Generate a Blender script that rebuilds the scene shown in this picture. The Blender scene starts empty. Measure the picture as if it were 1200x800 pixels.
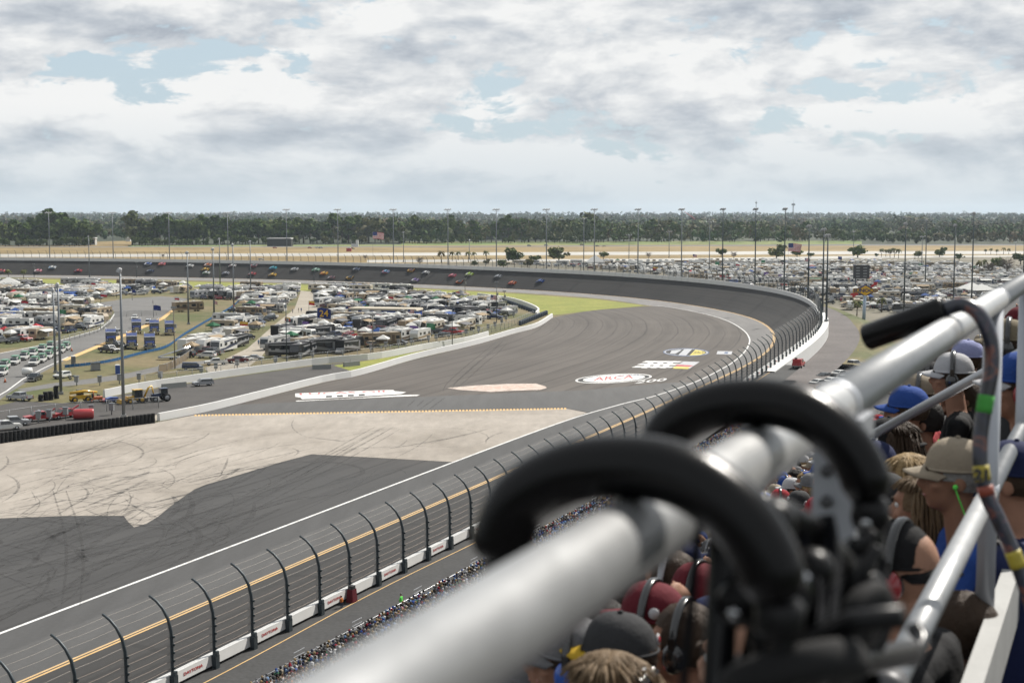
import bpy, bmesh, math, random
import numpy as np
from mathutils import Vector, Matrix

random.seed(7); rng = np.random.default_rng(7)
S = bpy.context.scene
COL = S.collection
R = math.radians

# ---------------------------------------------------------------- camera
H = 40.0                      # eye height above the infield
FPX = 1667.0                  # focal length in pixels of a 1200 wide frame
PITCH = math.atan((400 - 248) / FPX)
cam_d = bpy.data.cameras.new('camera')
cam_d.sensor_fit = 'HORIZONTAL'; cam_d.sensor_width = 36.0
cam_d.lens = FPX / 1200 * 36.0
cam_d.clip_start = 0.05; cam_d.clip_end = 40000
cam_d.dof.use_dof = True; cam_d.dof.focus_distance = 24.0; cam_d.dof.aperture_fstop = 5.3
cam = bpy.data.objects.new('camera', cam_d); COL.objects.link(cam)
cam.location = (0, 0, H); cam.rotation_euler = (R(90) - PITCH, 0, 0)
S.camera = cam

# ---------------------------------------------------------------- world, sun, exposure
SUN_EL, SUN_AZ = R(47), R(44)        # azimuth measured from +Y towards +X
W = bpy.data.worlds.new('World'); S.world = W; W.use_nodes = True
nt = W.node_tree; nt.nodes.clear()
N = nt.nodes.new; L = nt.links.new

def math_node(tree, op, a, b=None, c=None, clamp=False):
    n = tree.nodes.new('ShaderNodeMath'); n.operation = op; n.use_clamp = clamp
    for i, x in enumerate((a, b, c)):
        if x is None: continue
        if isinstance(x, (int, float)): n.inputs[i].default_value = x
        else: tree.links.new(x, n.inputs[i])
    return n.outputs[0]

def ramp(tree, fac, stops, interp='LINEAR'):
    n = tree.nodes.new('ShaderNodeValToRGB'); cr = n.color_ramp; cr.interpolation = interp
    while len(cr.elements) < len(stops): cr.elements.new(0.5)
    for e, (p, c) in zip(cr.elements, stops):
        e.position = p; e.color = (c, c, c, 1) if isinstance(c, (int, float)) else (*c, 1)
    tree.links.new(fac, n.inputs[0])
    return n.outputs[0]

def mix_rgb(tree, fac, a, b, mode='MIX'):
    n = tree.nodes.new('ShaderNodeMix'); n.data_type = 'RGBA'; n.blend_type = mode
    for sock, x in ((n.inputs[0], fac), (n.inputs[6], a), (n.inputs[7], b)):
        if isinstance(x, (int, float)): sock.default_value = x
        elif isinstance(x, tuple): sock.default_value = (*x, 1)
        else: tree.links.new(x, sock)
    return n.outputs[2]

def noise(tree, vec, scale, detail=4, rough=0.55, dist=0.0):
    n = tree.nodes.new('ShaderNodeTexNoise'); n.inputs['Scale'].default_value = scale
    n.inputs['Detail'].default_value = detail; n.inputs['Roughness'].default_value = rough
    n.inputs['Distortion'].default_value = dist
    if vec is not None: tree.links.new(vec, n.inputs['Vector'])
    return n.outputs['Fac']

def mapping(tree, vec, loc=(0, 0, 0), scale=(1, 1, 1), rot=(0, 0, 0)):
    n = tree.nodes.new('ShaderNodeMapping'); n.inputs['Location'].default_value = loc
    n.inputs['Scale'].default_value = scale; n.inputs['Rotation'].default_value = rot
    tree.links.new(vec, n.inputs['Vector'])
    return n.outputs[0]

sky = N('ShaderNodeTexSky'); sky.sky_type = 'NISHITA'; sky.sun_disc = False
sky.sun_elevation = SUN_EL; sky.sun_rotation = SUN_AZ
sky.air_density = 1.2; sky.dust_density = 1.5; sky.ozone_density = 1.0
tc = N('ShaderNodeTexCoord'); sep = N('ShaderNodeSeparateXYZ'); L(tc.outputs['Generated'], sep.inputs[0])
dirv = tc.outputs['Generated']
def cloud_field(dz):
    v = mapping(nt, dirv, loc=(SKX, SKY, SKZ + dz), scale=(1.0, 1.0, 2.6))
    wv = N('ShaderNodeTexNoise'); wv.inputs['Scale'].default_value = 5.0; wv.inputs['Detail'].default_value = 2; L(v, wv.inputs['Vector'])
    ad = N('ShaderNodeVectorMath'); ad.operation = 'MULTIPLY_ADD'; L(wv.outputs['Color'], ad.inputs[0]); ad.inputs[1].default_value = (.10, .10, .04); L(v, ad.inputs[2])
    f = noise(nt, ad.outputs[0], 11.0, 10, 0.58)
    return f
SKX, SKY, SKZ = 9.1, 3.2, 5.5
fine = cloud_field(0.0); up = cloud_field(0.05)
big = noise(nt, mapping(nt, dirv, loc=(2.9, 0.2, 4.3), scale=(1, 1, 2.6)), 3.4, 3, 0.5)
puff = noise(nt, mapping(nt, dirv, loc=(7.0, 1.0, 0.3), scale=(1, 1, 1.9)), 26, 9, 0.62, 0.5)
dens = math_node(nt, 'ADD', math_node(nt, 'MULTIPLY', fine, 0.8), math_node(nt, 'MULTIPLY', big, 0.3))
dens = math_node(nt, 'ADD', dens, math_node(nt, 'MULTIPLY', math_node(nt, 'SUBTRACT', puff, 0.5), 0.40))
low = math_node(nt, 'SUBTRACT', 1.0, math_node(nt, 'DIVIDE', sep.outputs[2], 0.072), clamp=True)
dens2 = math_node(nt, 'ADD', dens, math_node(nt, 'MULTIPLY', low, 0.12))
cover = ramp(nt, dens2, [(0.440, 0.0), (0.500, 1.0)], 'EASE')
# thick parts are grey underneath, thin rims and tops facing the sun are bright
edge = math_node(nt, 'MULTIPLY', math_node(nt, 'SUBTRACT', fine, up), 2.6)
thick = math_node(nt, 'MULTIPLY', math_node(nt, 'SUBTRACT', 0.60, dens), 2.3)
body = math_node(nt, 'ADD', math_node(nt, 'ADD', edge, thick), 0.53)
body = math_node(nt, 'ADD', body, math_node(nt, 'MULTIPLY', math_node(nt, 'SUBTRACT', puff, 0.5), 1.15))
ccol = ramp(nt, body, [(0.20, (0.44, 0.485, 0.545)), (0.42, (0.57, 0.61, 0.66)), (0.60, (0.715, 0.74, 0.765)), (0.85, (0.92, 0.925, 0.92))])
veil = math_node(nt, 'POWER', low, 1.1)
ccol = mix_rgb(nt, math_node(nt, 'MULTIPLY', veil, 0.9), ccol, (0.60, 0.68, 0.735))
skys = mix_rgb(nt, 1.0, sky.outputs[0], (0.10, 0.10, 0.10), 'MULTIPLY')
skys = mix_rgb(nt, 0.82, skys, (0.57, 0.70, 0.80))
bg_a = N('ShaderNodeBackground'); bg_a.inputs[1].default_value = 0.65
skycol = mix_rgb(nt, cover, skys, ccol)
L(skycol, bg_a.inputs[0])
wo = N('ShaderNodeOutputWorld'); L(bg_a.outputs[0], wo.inputs[0])

sun_d = bpy.data.lights.new('sun', 'SUN'); sun_d.energy = 5.0; sun_d.angle = R(0.53); sun_d.color = (1.0, 0.95, 0.87)
sun = bpy.data.objects.new('sun', sun_d); COL.objects.link(sun); sun.location = (200, 100, 300)
sd = Vector((math.sin(SUN_AZ) * math.cos(SUN_EL), math.cos(SUN_AZ) * math.cos(SUN_EL), math.sin(SUN_EL)))
sun.rotation_euler = sd.to_track_quat('Z', 'Y').to_euler()

vs = S.view_settings
S.display_settings.display_device = 'sRGB'
vs.view_transform = 'Standard'; vs.look = 'None'; vs.exposure = 0.60; vs.gamma = 1.0; vs.use_curve_mapping = False
S.render.engine = 'CYCLES'
cy = S.cycles
cy.use_denoising = True; cy.max_bounces = 5; cy.diffuse_bounces = 2; cy.glossy_bounces = 2; cy.transmission_bounces = 2
cy.transparent_max_bounces = 6; cy.volume_bounces = 0; cy.caustics_reflective = False; cy.caustics_refractive = False

# ---------------------------------------------------------------- helpers
CA, SA = math.cos(PITCH), math.sin(PITCH)
def ray(x, y):
    u = (x - 600) / FPX; v = (400 - y) / FPX
    return np.array([u, CA + v * SA, -SA + v * CA])
def gp(x, y, z=0.0):
    "ground point (height z) that the photograph shows at x, y"
    d = ray(x, y); t = (z - H) / d[2]
    return np.array([d[0] * t, d[1] * t, z])
def pd(x, y, depth):
    "point at a distance DEPTH along the ground axis"
    d = ray(x, y); t = depth / d[1]
    return np.array([d[0] * t, d[1] * t, H + d[2] * t])
def proj(p):
    x, y, z = p[0], p[1], p[2] - H
    c = y * CA - z * SA; v = y * SA + z * CA
    return 600 + FPX * x / c, 400 - FPX * v / c

MATS = {}; KD = 0.70
def mat(name, col, rough=0.7, metal=0.0, var=0.12, vs=3.0, bump=0.0, coat=0.0, spec=0.5, bscale=None):
    if name in MATS: return MATS[name]
    col = tuple(k * KD for k in col)
    m = bpy.data.materials.new(name); m.use_nodes = True; t = m.node_tree
    b = t.nodes['Principled BSDF']
    b.inputs['Roughness'].default_value = rough; b.inputs['Metallic'].default_value = metal
    b.inputs['Specular IOR Level'].default_value = spec if rough < .6 else spec * .4
    if coat: b.inputs['Coat Weight'].default_value = coat; b.inputs['Coat Roughness'].default_value = 0.08
    c = t.nodes.new('ShaderNodeTexCoord'); o = c.outputs['Object']
    if var > 0:
        f = noise(t, o, vs, 5, 0.6)
        a = tuple(max(0, k * (1 - var * 1.6)) for k in col); d = tuple(min(1, k * (1 + var * 1.6)) for k in col)
        t.links.new(mix_rgb(t, f, a, d), b.inputs['Base Color'])
    else: b.inputs['Base Color'].default_value = (*col, 1)
    if bump:
        bn = t.nodes.new('ShaderNodeBump'); bn.inputs['Strength'].default_value = bump; bn.inputs['Distance'].default_value = 0.02
        t.links.new(noise(t, o, bscale or vs * 6, 5, 0.6), bn.inputs['Height']); t.links.new(bn.outputs[0], b.inputs['Normal'])
    MATS[name] = m
    return m

class MB:
    "collects shapes and links them as ONE mesh object"
    def __init__(s): s.v = []; s.f = []; s.m = []; s.mats = []; s.sm = []
    def mi(s, m):
        if m not in s.mats: s.mats.append(m)
        return s.mats.index(m)
    def add(s, vs, fs, m, smooth=False):
        o = len(s.v); k = s.mi(m)
        s.v.extend([tuple(float(c) for c in v) for v in vs])
        for f in fs: s.f.append(tuple(i + o for i in f)); s.m.append(k); s.sm.append(smooth)
        return s
    def box(s, c, d, m, rz=0.0, top=(1, 1), rot=None):
        x, y, z = d[0] / 2, d[1] / 2, d[2] / 2; tx, ty = top
        vs = [(-x, -y, -z), (x, -y, -z), (x, y, -z), (-x, y, -z), (-x * tx, -y * ty, z), (x * tx, -y * ty, z), (x * tx, y * ty, z), (-x * tx, y * ty, z)]
        M = rot if rot is not None else Matrix.Rotation(rz, 3, 'Z')
        vs = [M @ Vector(v) + Vector(c) for v in vs]
        return s.add(vs, [(0, 3, 2, 1), (4, 5, 6, 7), (0, 1, 5, 4), (1, 2, 6, 5), (2, 3, 7, 6), (3, 0, 4, 7)], m)
    def tube(s, pts, r, m, seg=8, cap=True, smooth=True, flat=None):
        pts = [Vector(p) for p in pts]; n = len(pts)
        rs = r if isinstance(r, (list, tuple)) else [r] * n
        vs = []; ref = None
        for i, p in enumerate(pts):
            t = (pts[min(i + 1, n - 1)] - pts[max(i - 1, 0)]).normalized()
            if ref is None: ref = Vector((0, 0, 1)) if abs(t.z) < 0.9 else Vector((1, 0, 0))
            a = t.cross(ref)
            if a.length < 1e-6: a = t.orthogonal()
            a.normalize(); b = a.cross(t).normalized(); ref = b
            for k in range(seg):
                w = 2 * math.pi * k / seg
                vs.append(p + (a * math.cos(w) + b * math.sin(w) * (flat or 1)) * rs[i])
        fs = [(i * seg + k, i * seg + (k + 1) % seg, (i + 1) * seg + (k + 1) % seg, (i + 1) * seg + k) for i in range(n - 1) for k in range(seg)]
        if cap: fs += [tuple(range(seg))[::-1], tuple(range((n - 1) * seg, n * seg))]
        return s.add(vs, fs, m, smooth)
    def lathe(s, prof, m, seg=12, c=(0, 0, 0), axis='Z', smooth=True):
        vs = []
        for r, z in prof:
            for k in range(seg):
                w = 2 * math.pi * k / seg; q = (r * math.cos(w), r * math.sin(w), z)
                if axis == 'Y': q = (q[0], q[2], q[1])
                if axis == 'X': q = (q[2], q[0], q[1])
                vs.append((q[0] + c[0], q[1] + c[1], q[2] + c[2]))
        n = len(prof)
        fs = [(i * seg + k, i * seg + (k + 1) % seg, (i + 1) * seg + (k + 1) % seg, (i + 1) * seg + k) for i in range(n - 1) for k in range(seg)]
        fs += [tuple(range(seg))[::-1], tuple(range((n - 1) * seg, n * seg))]
        return s.add(vs, fs, m, smooth)
    def ell(s, c, r, m, seg=12, rings=8, rot=None, smooth=True):
        vs = []; M = rot or Matrix.Identity(3)
        for i in range(rings + 1):
            a = math.pi * i / rings - math.pi / 2
            rr = max(math.cos(a), 0.02)
            for k in range(seg):
                w = 2 * math.pi * k / seg
                vs.append(M @ Vector((r[0] * rr * math.cos(w), r[1] * rr * math.sin(w), r[2] * math.sin(a))) + Vector(c))
        fs = [(i * seg + k, i * seg + (k + 1) % seg, (i + 1) * seg + (k + 1) % seg, (i + 1) * seg + k) for i in range(rings) for k in range(seg)]
        fs += [tuple(range(seg))[::-1], tuple(range(rings * seg, (rings + 1) * seg))]
        return s.add(vs, fs, m, smooth)
    def prism(s, poly, z0, z1, m):
        "polygon in x, y raised from z0 to z1"
        n = len(poly)
        vs = [(p[0], p[1], z0) for p in poly] + [(p[0], p[1], z1) for p in poly]
        fs = [tuple(range(n))[::-1], tuple(range(n, 2 * n))] + [(i, (i + 1) % n, n + (i + 1) % n, n + i) for i in range(n)]
        return s.add(vs, fs, m)
    def side(s, poly, w, m, belt=99, tum=0.0, y0=0.0):
        "side outline in x, z given a width; leans in above the belt"
        n = len(poly)
        def half(z): return w / 2 - max(0, z - belt) * tum
        vs = [(x, y0 - half(z), z) for x, z in poly] + [(x, y0 + half(z), z) for x, z in poly]
        fs = [tuple(range(n)), tuple(range(n, 2 * n))[::-1]] + [(i, n + i, n + (i + 1) % n, (i + 1) % n) for i in range(n)]
        return s.add(vs, fs, m)
    def quad(s, a, b, c, d, m): return s.add([a, b, c, d], [(0, 1, 2, 3)], m)
    def mesh(s, name):
        me = bpy.data.meshes.new(name); me.from_pydata(s.v, [], s.f)
        for m in s.mats: me.materials.append(m)
        me.polygons.foreach_set('material_index', s.m); me.polygons.foreach_set('use_smooth', s.sm); me.update()
        return me
    def obj(s, name, parent=None, **kw): return put(name, s.mesh(name), parent, **kw)

def put(name, me, parent=None, loc=None, rz=None, rot=None, scale=None, label=None, cat=None, group=None, kind=None):
    o = bpy.data.objects.new(name, me); COL.objects.link(o)
    if parent: o.parent = parent
    if loc is not None: o.location = tuple(float(c) for c in loc)
    if rz is not None: o.rotation_euler = (0, 0, rz)
    if rot is not None: o.rotation_euler = rot
    if scale is not None: o.scale = (scale,) * 3 if isinstance(scale, (int, float)) else scale
    if label: o['label'] = label
    if cat: o['category'] = cat
    if group: o['group'] = group
    if kind: o['kind'] = kind
    return o
def empty(name, loc=(0, 0, 0), rz=0.0, rot=None, label=None, cat=None, group=None):
    o = put(name, None, None, loc=loc, rz=rz, label=label, cat=cat, group=group)
    if rot is not None: o.rotation_euler = rot
    o.empty_display_size = 0.3
    return o
def copy_tree(o, parent=None):
    c = o.copy(); COL.objects.link(c)
    if parent: c.parent = parent; c.matrix_parent_inverse = o.matrix_parent_inverse.copy()
    for ch in KIDS.get(o.name, o.children): copy_tree(ch, c)
    return c
KIDS = {}
def setp(o, label=None, cat=None, group=None, kind=None, loc=None, rz=None):
    if label: o['label'] = label
    if cat: o['category'] = cat
    if group: o['group'] = group
    if kind: o['kind'] = kind
    if loc is not None: o.location = tuple(float(c) for c in loc)
    if rz is not None: o.rotation_euler = (0, 0, rz)
    return o
def text_mesh(txt, size, m, depth=0.0, bold=0.0):
    c = bpy.data.curves.new('lettering', 'FONT'); c.body = txt; c.size = size; c.extrude = depth; c.offset = bold
    c.align_x = 'CENTER'; c.align_y = 'CENTER'; c.resolution_u = 2
    o = bpy.data.objects.new('lettering', c); COL.objects.link(o)
    dg = bpy.context.evaluated_depsgraph_get(); dg.update()
    me = bpy.data.meshes.new_from_object(o.evaluated_get(dg))
    bpy.data.objects.remove(o); me.materials.clear(); me.materials.append(m)
    return me
def catmull(pts, n):
    pts = [np.array(p, float) for p in pts]
    P = [2 * pts[0] - pts[1]] + pts + [2 * pts[-1] - pts[-2]]; out = []
    for i in range(1, len(P) - 2):
        for k in range(n):
            t = k / n; a, b, c, d = P[i - 1:i + 3]
            out.append(0.5 * (2 * b + (c - a) * t + (2 * a - 5 * b + 4 * c - d) * t * t + (3 * b - a - 3 * c + d) * t ** 3))
    out.append(pts[-1]); return np.array(out)
ORD = ['first', 'second', 'third', 'fourth', 'fifth', 'sixth', 'seventh', 'eighth', 'ninth', 'tenth', 'eleventh', 'twelfth', 'thirteenth', 'fourteenth', 'fifteenth', 'sixteenth', 'seventeenth', 'eighteenth', 'nineteenth', 'twentieth']
def nth(i):
    if i < 20: return ORD[i]
    n = i + 1; return f"{n}{'th' if n % 100 in (11, 12, 13) else {1: 'st', 2: 'nd', 3: 'rd'}.get(n % 10, 'th')}"
# ---------------------------------------------------------------- ground materials
def ground_mat(name, build, rough=0.9, bump=0.0, bs=2.0):
    m = bpy.data.materials.new(name); m.use_nodes = True; t = m.node_tree
    b = t.nodes['Principled BSDF']; b.inputs['Roughness'].default_value = rough; b.inputs['Specular IOR Level'].default_value = 0.3
    g = t.nodes.new('ShaderNodeNewGeometry'); pos = g.outputs['Position']
    t.links.new(mix_rgb(t, 1.0, build(t, pos), (KD,) * 3, 'MULTIPLY'), b.inputs['Base Color'])
    if bump:
        bn = t.nodes.new('ShaderNodeBump'); bn.inputs['Strength'].default_value = bump; bn.inputs['Distance'].default_value = 0.03
        t.links.new(noise(t, pos, bs, 4, 0.6), bn.inputs['Height']); t.links.new(bn.outputs[0], b.inputs['Normal'])
    return m
def two(a, b, scale, detail=6, lo=0.35, hi=0.65, fscale=None):
    def f(t, pos):
        k = ramp(t, noise(t, pos, scale, detail, 0.6), [(lo, 0.0), (hi, 1.0)])
        c = mix_rgb(t, k, a, b)
        if fscale:
            n2 = ramp(t, noise(t, pos, fscale, 3, 0.6), [(0.3, 0.8), (0.7, 1.2)])
            c = mix_rgb(t, 1.0, c, n2, 'MULTIPLY')
        return c
    return f
G_forest = ground_mat('forest_floor', two((0.028, 0.04, 0.02), (0.05, 0.06, 0.03), 0.01))
G_tan = ground_mat('dry_grass', two((0.17, 0.12, 0.045), (0.32, 0.23, 0.095), 0.012, 8, 0.3, 0.7, 0.15))
G_green = ground_mat('green_grass', two((0.17, 0.20, 0.03), (0.29, 0.285, 0.06), 0.06, 8, 0.3, 0.7, 0.6))
G_lawn = ground_mat('far_lawn', two((0.13, 0.20, 0.05), (0.24, 0.24, 0.09), 0.01, 5))
G_conc = ground_mat('runway_concrete', two((0.40, 0.39, 0.36), (0.52, 0.505, 0.47), 0.02, 5))
def infield_fn(t, pos):
    k = ramp(t, noise(t, pos, 0.03, 8, 0.62), [(0.36, 0.0), (0.62, 1.0)])
    c = mix_rgb(t, k, (0.085, 0.10, 0.028), (0.20, 0.155, 0.08))
    n2 = ramp(t, noise(t, pos, 0.5, 4, 0.6), [(0.3, 0.75), (0.7, 1.2)])
    return mix_rgb(t, 1.0, c, n2, 'MULTIPLY')
G_infield = ground_mat('infield_grass', infield_fn)
G_lot = ground_mat('lot_ground', two((0.10, 0.095, 0.06), (0.22, 0.195, 0.15), 0.03, 7))
G_road = ground_mat('grey_road', two((0.13, 0.128, 0.125), (0.185, 0.18, 0.175), 0.06, 7, 0.3, 0.7, 1.5))
G_dirt = ground_mat('sandy_lane', two((0.30, 0.265, 0.215), (0.40, 0.36, 0.30), 0.08, 7, 0.3, 0.7, 1.2))
G_pit = ground_mat('pit_asphalt', two((0.062, 0.058, 0.056), (0.088, 0.082, 0.078), 0.15, 7, 0.3, 0.7, 2.5))
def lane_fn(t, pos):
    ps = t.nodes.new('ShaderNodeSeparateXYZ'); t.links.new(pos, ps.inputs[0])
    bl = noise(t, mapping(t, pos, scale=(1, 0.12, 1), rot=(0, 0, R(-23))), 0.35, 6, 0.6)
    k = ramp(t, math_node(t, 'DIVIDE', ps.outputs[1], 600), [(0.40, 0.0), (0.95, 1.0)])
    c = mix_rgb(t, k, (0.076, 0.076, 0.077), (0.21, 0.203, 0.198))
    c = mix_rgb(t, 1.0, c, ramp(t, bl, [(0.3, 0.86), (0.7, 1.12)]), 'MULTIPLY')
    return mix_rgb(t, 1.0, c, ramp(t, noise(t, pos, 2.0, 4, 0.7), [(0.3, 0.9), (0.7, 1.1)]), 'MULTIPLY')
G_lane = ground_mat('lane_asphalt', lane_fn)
G_walk = ground_mat('walkway_asphalt', two((0.047, 0.047, 0.048), (0.062, 0.062, 0.062), 0.2, 7, 0.3, 0.7, 2.5))
G_oroad = ground_mat('outer_road', two((0.105, 0.094, 0.092), (0.15, 0.135, 0.131), 0.1, 7, 0.3, 0.7, 1.5))
G_paint = ground_mat('white_paint', two((0.40, 0.39, 0.38), (0.76, 0.76, 0.75), 0.9, 9, 0.26, 0.52))
G_yellow = ground_mat('yellow_paint', two((0.62, 0.40, 0.16), (0.74, 0.50, 0.24), 0.6, 7, 0.3, 0.7))
def concrete_fn(t, pos):
    k = ramp(t, noise(t, pos, 0.035, 9, 0.65, 0.4), [(0.3, 0.0), (0.7, 1.0)])
    c = mix_rgb(t, k, (0.27, 0.24, 0.205), (0.425, 0.385, 0.34))
    n2 = ramp(t, noise(t, mapping(t, pos, scale=(1, 0.3, 1), rot=(0, 0, R(-23))), 0.5, 8, 0.7), [(0.3, 0.84), (0.66, 1.1)])
    return mix_rgb(t, 1.0, c, n2, 'MULTIPLY')
G_concrete = ground_mat('apron_concrete', concrete_fn, bump=0.1)

def uv_asphalt(name, dark, light, near=None, lane=4.2, seam=0.055, seam_dark=0.72, streak=(0.9, 0.012), joints=None):
    "asphalt laid in lanes along the track: u runs across it and v along it, in metres"
    m = bpy.data.materials.new(name); m.use_nodes = True; t = m.node_tree
    b = t.nodes['Principled BSDF']; b.inputs['Roughness'].default_value = 0.88; b.inputs['Specular IOR Level'].default_value = 0.3
    uv = t.nodes.new('ShaderNodeUVMap'); sp = t.nodes.new('ShaderNodeSeparateXYZ'); t.links.new(uv.outputs[0], sp.inputs[0])
    pos = t.nodes.new('ShaderNodeNewGeometry').outputs['Position']
    st = noise(t, mapping(t, uv.outputs[0], scale=(streak[0], streak[1], 1)), 1.0, 7, 0.62)
    bl = noise(t, pos, 0.02, 7, 0.6)
    f = ramp(t, math_node(t, 'ADD', math_node(t, 'MULTIPLY', st, 0.6), math_node(t, 'MULTIPLY', bl, 0.4)), [(0.33, 0.0), (0.67, 1.0)])
    c = mix_rgb(t, f, dark, light)
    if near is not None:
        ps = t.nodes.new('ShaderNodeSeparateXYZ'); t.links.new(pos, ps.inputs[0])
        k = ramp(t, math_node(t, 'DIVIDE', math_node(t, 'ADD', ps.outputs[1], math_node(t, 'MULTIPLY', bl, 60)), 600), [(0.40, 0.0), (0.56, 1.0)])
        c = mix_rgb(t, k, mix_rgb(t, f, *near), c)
    wob = math_node(t, 'MULTIPLY', noise(t, mapping(t, uv.outputs[0], scale=(0.02, 0.03, 1)), 1.0, 3), 2.0)
    fr = math_node(t, 'FRACT', math_node(t, 'DIVIDE', math_node(t, 'ADD', sp.outputs[0], wob), lane))
    sm = math_node(t, 'LESS_THAN', fr, seam)
    patch = ramp(t, noise(t, mapping(t, uv.outputs[0], scale=(0.15, 0.01, 1)), 1.0, 4), [(0.35, 0.35), (0.6, 1.0)])
    sm = math_node(t, 'MULTIPLY', sm, patch)
    c = mix_rgb(t, sm, c, mix_rgb(t, 1.0, c, (seam_dark,) * 3, 'MULTIPLY'))
    if joints:
        jf = math_node(t, 'FRACT', math_node(t, 'DIVIDE', math_node(t, 'ADD', sp.outputs[1], math_node(t, 'MULTIPLY', sp.outputs[0], 0.9)), joints))
        c = mix_rgb(t, math_node(t, 'MULTIPLY', math_node(t, 'LESS_THAN', jf, 0.035), 0.55), c, mix_rgb(t, 1.0, c, (0.55,) * 3, 'MULTIPLY'))
    g = ramp(t, noise(t, pos, 3.0, 3, 0.7), [(0.25, 0.86), (0.75, 1.12)])
    c = mix_rgb(t, 1.0, c, g, 'MULTIPLY')
    t.links.new(mix_rgb(t, 1.0, c, (KD,) * 3, 'MULTIPLY'), b.inputs['Base Color'])
    return m
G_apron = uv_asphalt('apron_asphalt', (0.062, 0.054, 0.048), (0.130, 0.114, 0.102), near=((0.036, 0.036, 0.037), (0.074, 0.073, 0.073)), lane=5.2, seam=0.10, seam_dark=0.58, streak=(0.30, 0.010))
G_track = uv_asphalt('track_asphalt', (0.024, 0.023, 0.023), (0.052, 0.049, 0.047), lane=4.05, seam=0.05, seam_dark=0.6, joints=27.0)

# ---------------------------------------------------------------- the line of the track (inner edge of the banking)
YEL = [(30, 799), (172, 738), (300, 683), (450, 618), (560, 570), (640, 535), (715, 502), (760, 483), (808, 460), (850, 441), (880, 427.5), (901, 414),
       (911, 399), (909, 389), (897, 378), (877, 370), (850, 364), (800, 355.5), (750, 349.5), (675, 343), (600, 338.5), (500, 333.5), (400, 329.7), (300, 327), (200, 324.8), (100, 323.1), (0, 322)]
yp = [gp(x, y)[:2] for x, y in YEL]
t0 = (yp[1] - yp[0]) / np.linalg.norm(yp[1] - yp[0])
yp = [yp[0] - t0 * k for k in (420, 280, 140)] + yp
e = yp[-1]
yp += [e + np.array(q) for q in ((-90, 8), (-200, 2), (-330, -28))]
dense = catmull(yp, 24)
seg = np.linalg.norm(np.diff(dense, axis=0), axis=1); cum = np.concatenate([[0], np.cumsum(seg)])
ss = np.arange(0, cum[-1], 3.0)
raw = np.stack([np.interp(ss, cum, dense[:, i]) for i in (0, 1)], 1)
k = np.exp(-0.5 * (np.arange(-30, 31) / 9.0) ** 2); k /= k.sum()
pad = np.concatenate([raw[0] + (raw[0] - raw[1:31])[::-1], raw, raw[-1] + (raw[-1] - raw[-31:-1])[::-1]])
line = np.stack([np.convolve(pad[:, i], k, 'valid') for i in (0, 1)], 1)
seg = np.linalg.norm(np.diff(line, axis=0), axis=1); cum = np.concatenate([[0], np.cumsum(seg)]); LEN = cum[-1]
def P2(s): return np.array([np.interp(s, cum, line[:, 0]), np.interp(s, cum, line[:, 1])])
def T2(s):
    d = P2(min(s + 2, LEN)) - P2(max(s - 2, 0)); return d / np.linalg.norm(d)
def N2(s): t = T2(s); return np.array([t[1], -t[0]])           # outwards
sy = np.array([P2(s)[1] for s in cum]); S_NEAR = cum[np.argmax(sy > 225)]; S_TURN = cum[np.argmax(sy > 450)]
def wid(s): return float(np.interp(s, [0, S_NEAR, S_TURN, S_TURN + 120, LEN], [20.5, 20.5, 12.6, 14.0, 14.5]))
def ban(s): return float(np.interp(s, [0, S_NEAR, S_TURN - 60, S_TURN + 60, LEN], [5.0, 5.0, 8.0, 8.3, 8.8]))
def trk(s, v=0.0, off=0.0, dz=0.0):
    "v: 0 inner edge .. 1 wall; off: metres further out than v says"
    p = P2(s) + N2(s) * (wid(s) * v + off); return np.array([p[0], p[1], ban(s) * max(0.0, v) + dz])
def wall(s, off=0.0, dz=0.0): return trk(s, 1.0, off, dz)
def strip(name, s0, s1, prof, m, step=4.0, uv=False, kind='structure', smooth=False, **kw):
    "prof(s) gives the points across the strip"
    n = max(2, int((s1 - s0) / step)); rows = [prof(s0 + (s1 - s0) * i / n) for i in range(n + 1)]; w = len(rows[0])
    vs = [tuple(p[:3]) for r in rows for p in r]
    fs = [(i * w + j, i * w + j + 1, (i + 1) * w + j + 1, (i + 1) * w + j) for i in range(n) for j in range(w - 1)]
    mb = MB(); mb.add(vs, [f[::-1] for f in fs], m, smooth); me = mb.mesh(name)
    if uv:
        lay = me.uv_layers.new(name='UVMap'); us = [(p[3], s0 + (s1 - s0) * i / n) for i, r in enumerate(rows) for p in r]
        for lp in me.loops: lay.data[lp.index].uv = us[lp.vertex_index]
    return put(name, me, kind=kind, **kw)

def sheet(name, poly, z, m, px=True, kind='structure'):
    pts = [gp(x, y, z) for x, y in poly] if px else [(x, y, z) for x, y in poly]
    a = sum(pts[i][0] * pts[(i + 1) % len(pts)][1] - pts[(i + 1) % len(pts)][0] * pts[i][1] for i in range(len(pts)))
    if a < 0: pts = pts[::-1]
    return MB().add(pts, [tuple(range(len(pts)))], m).obj(name, kind=kind)

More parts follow.
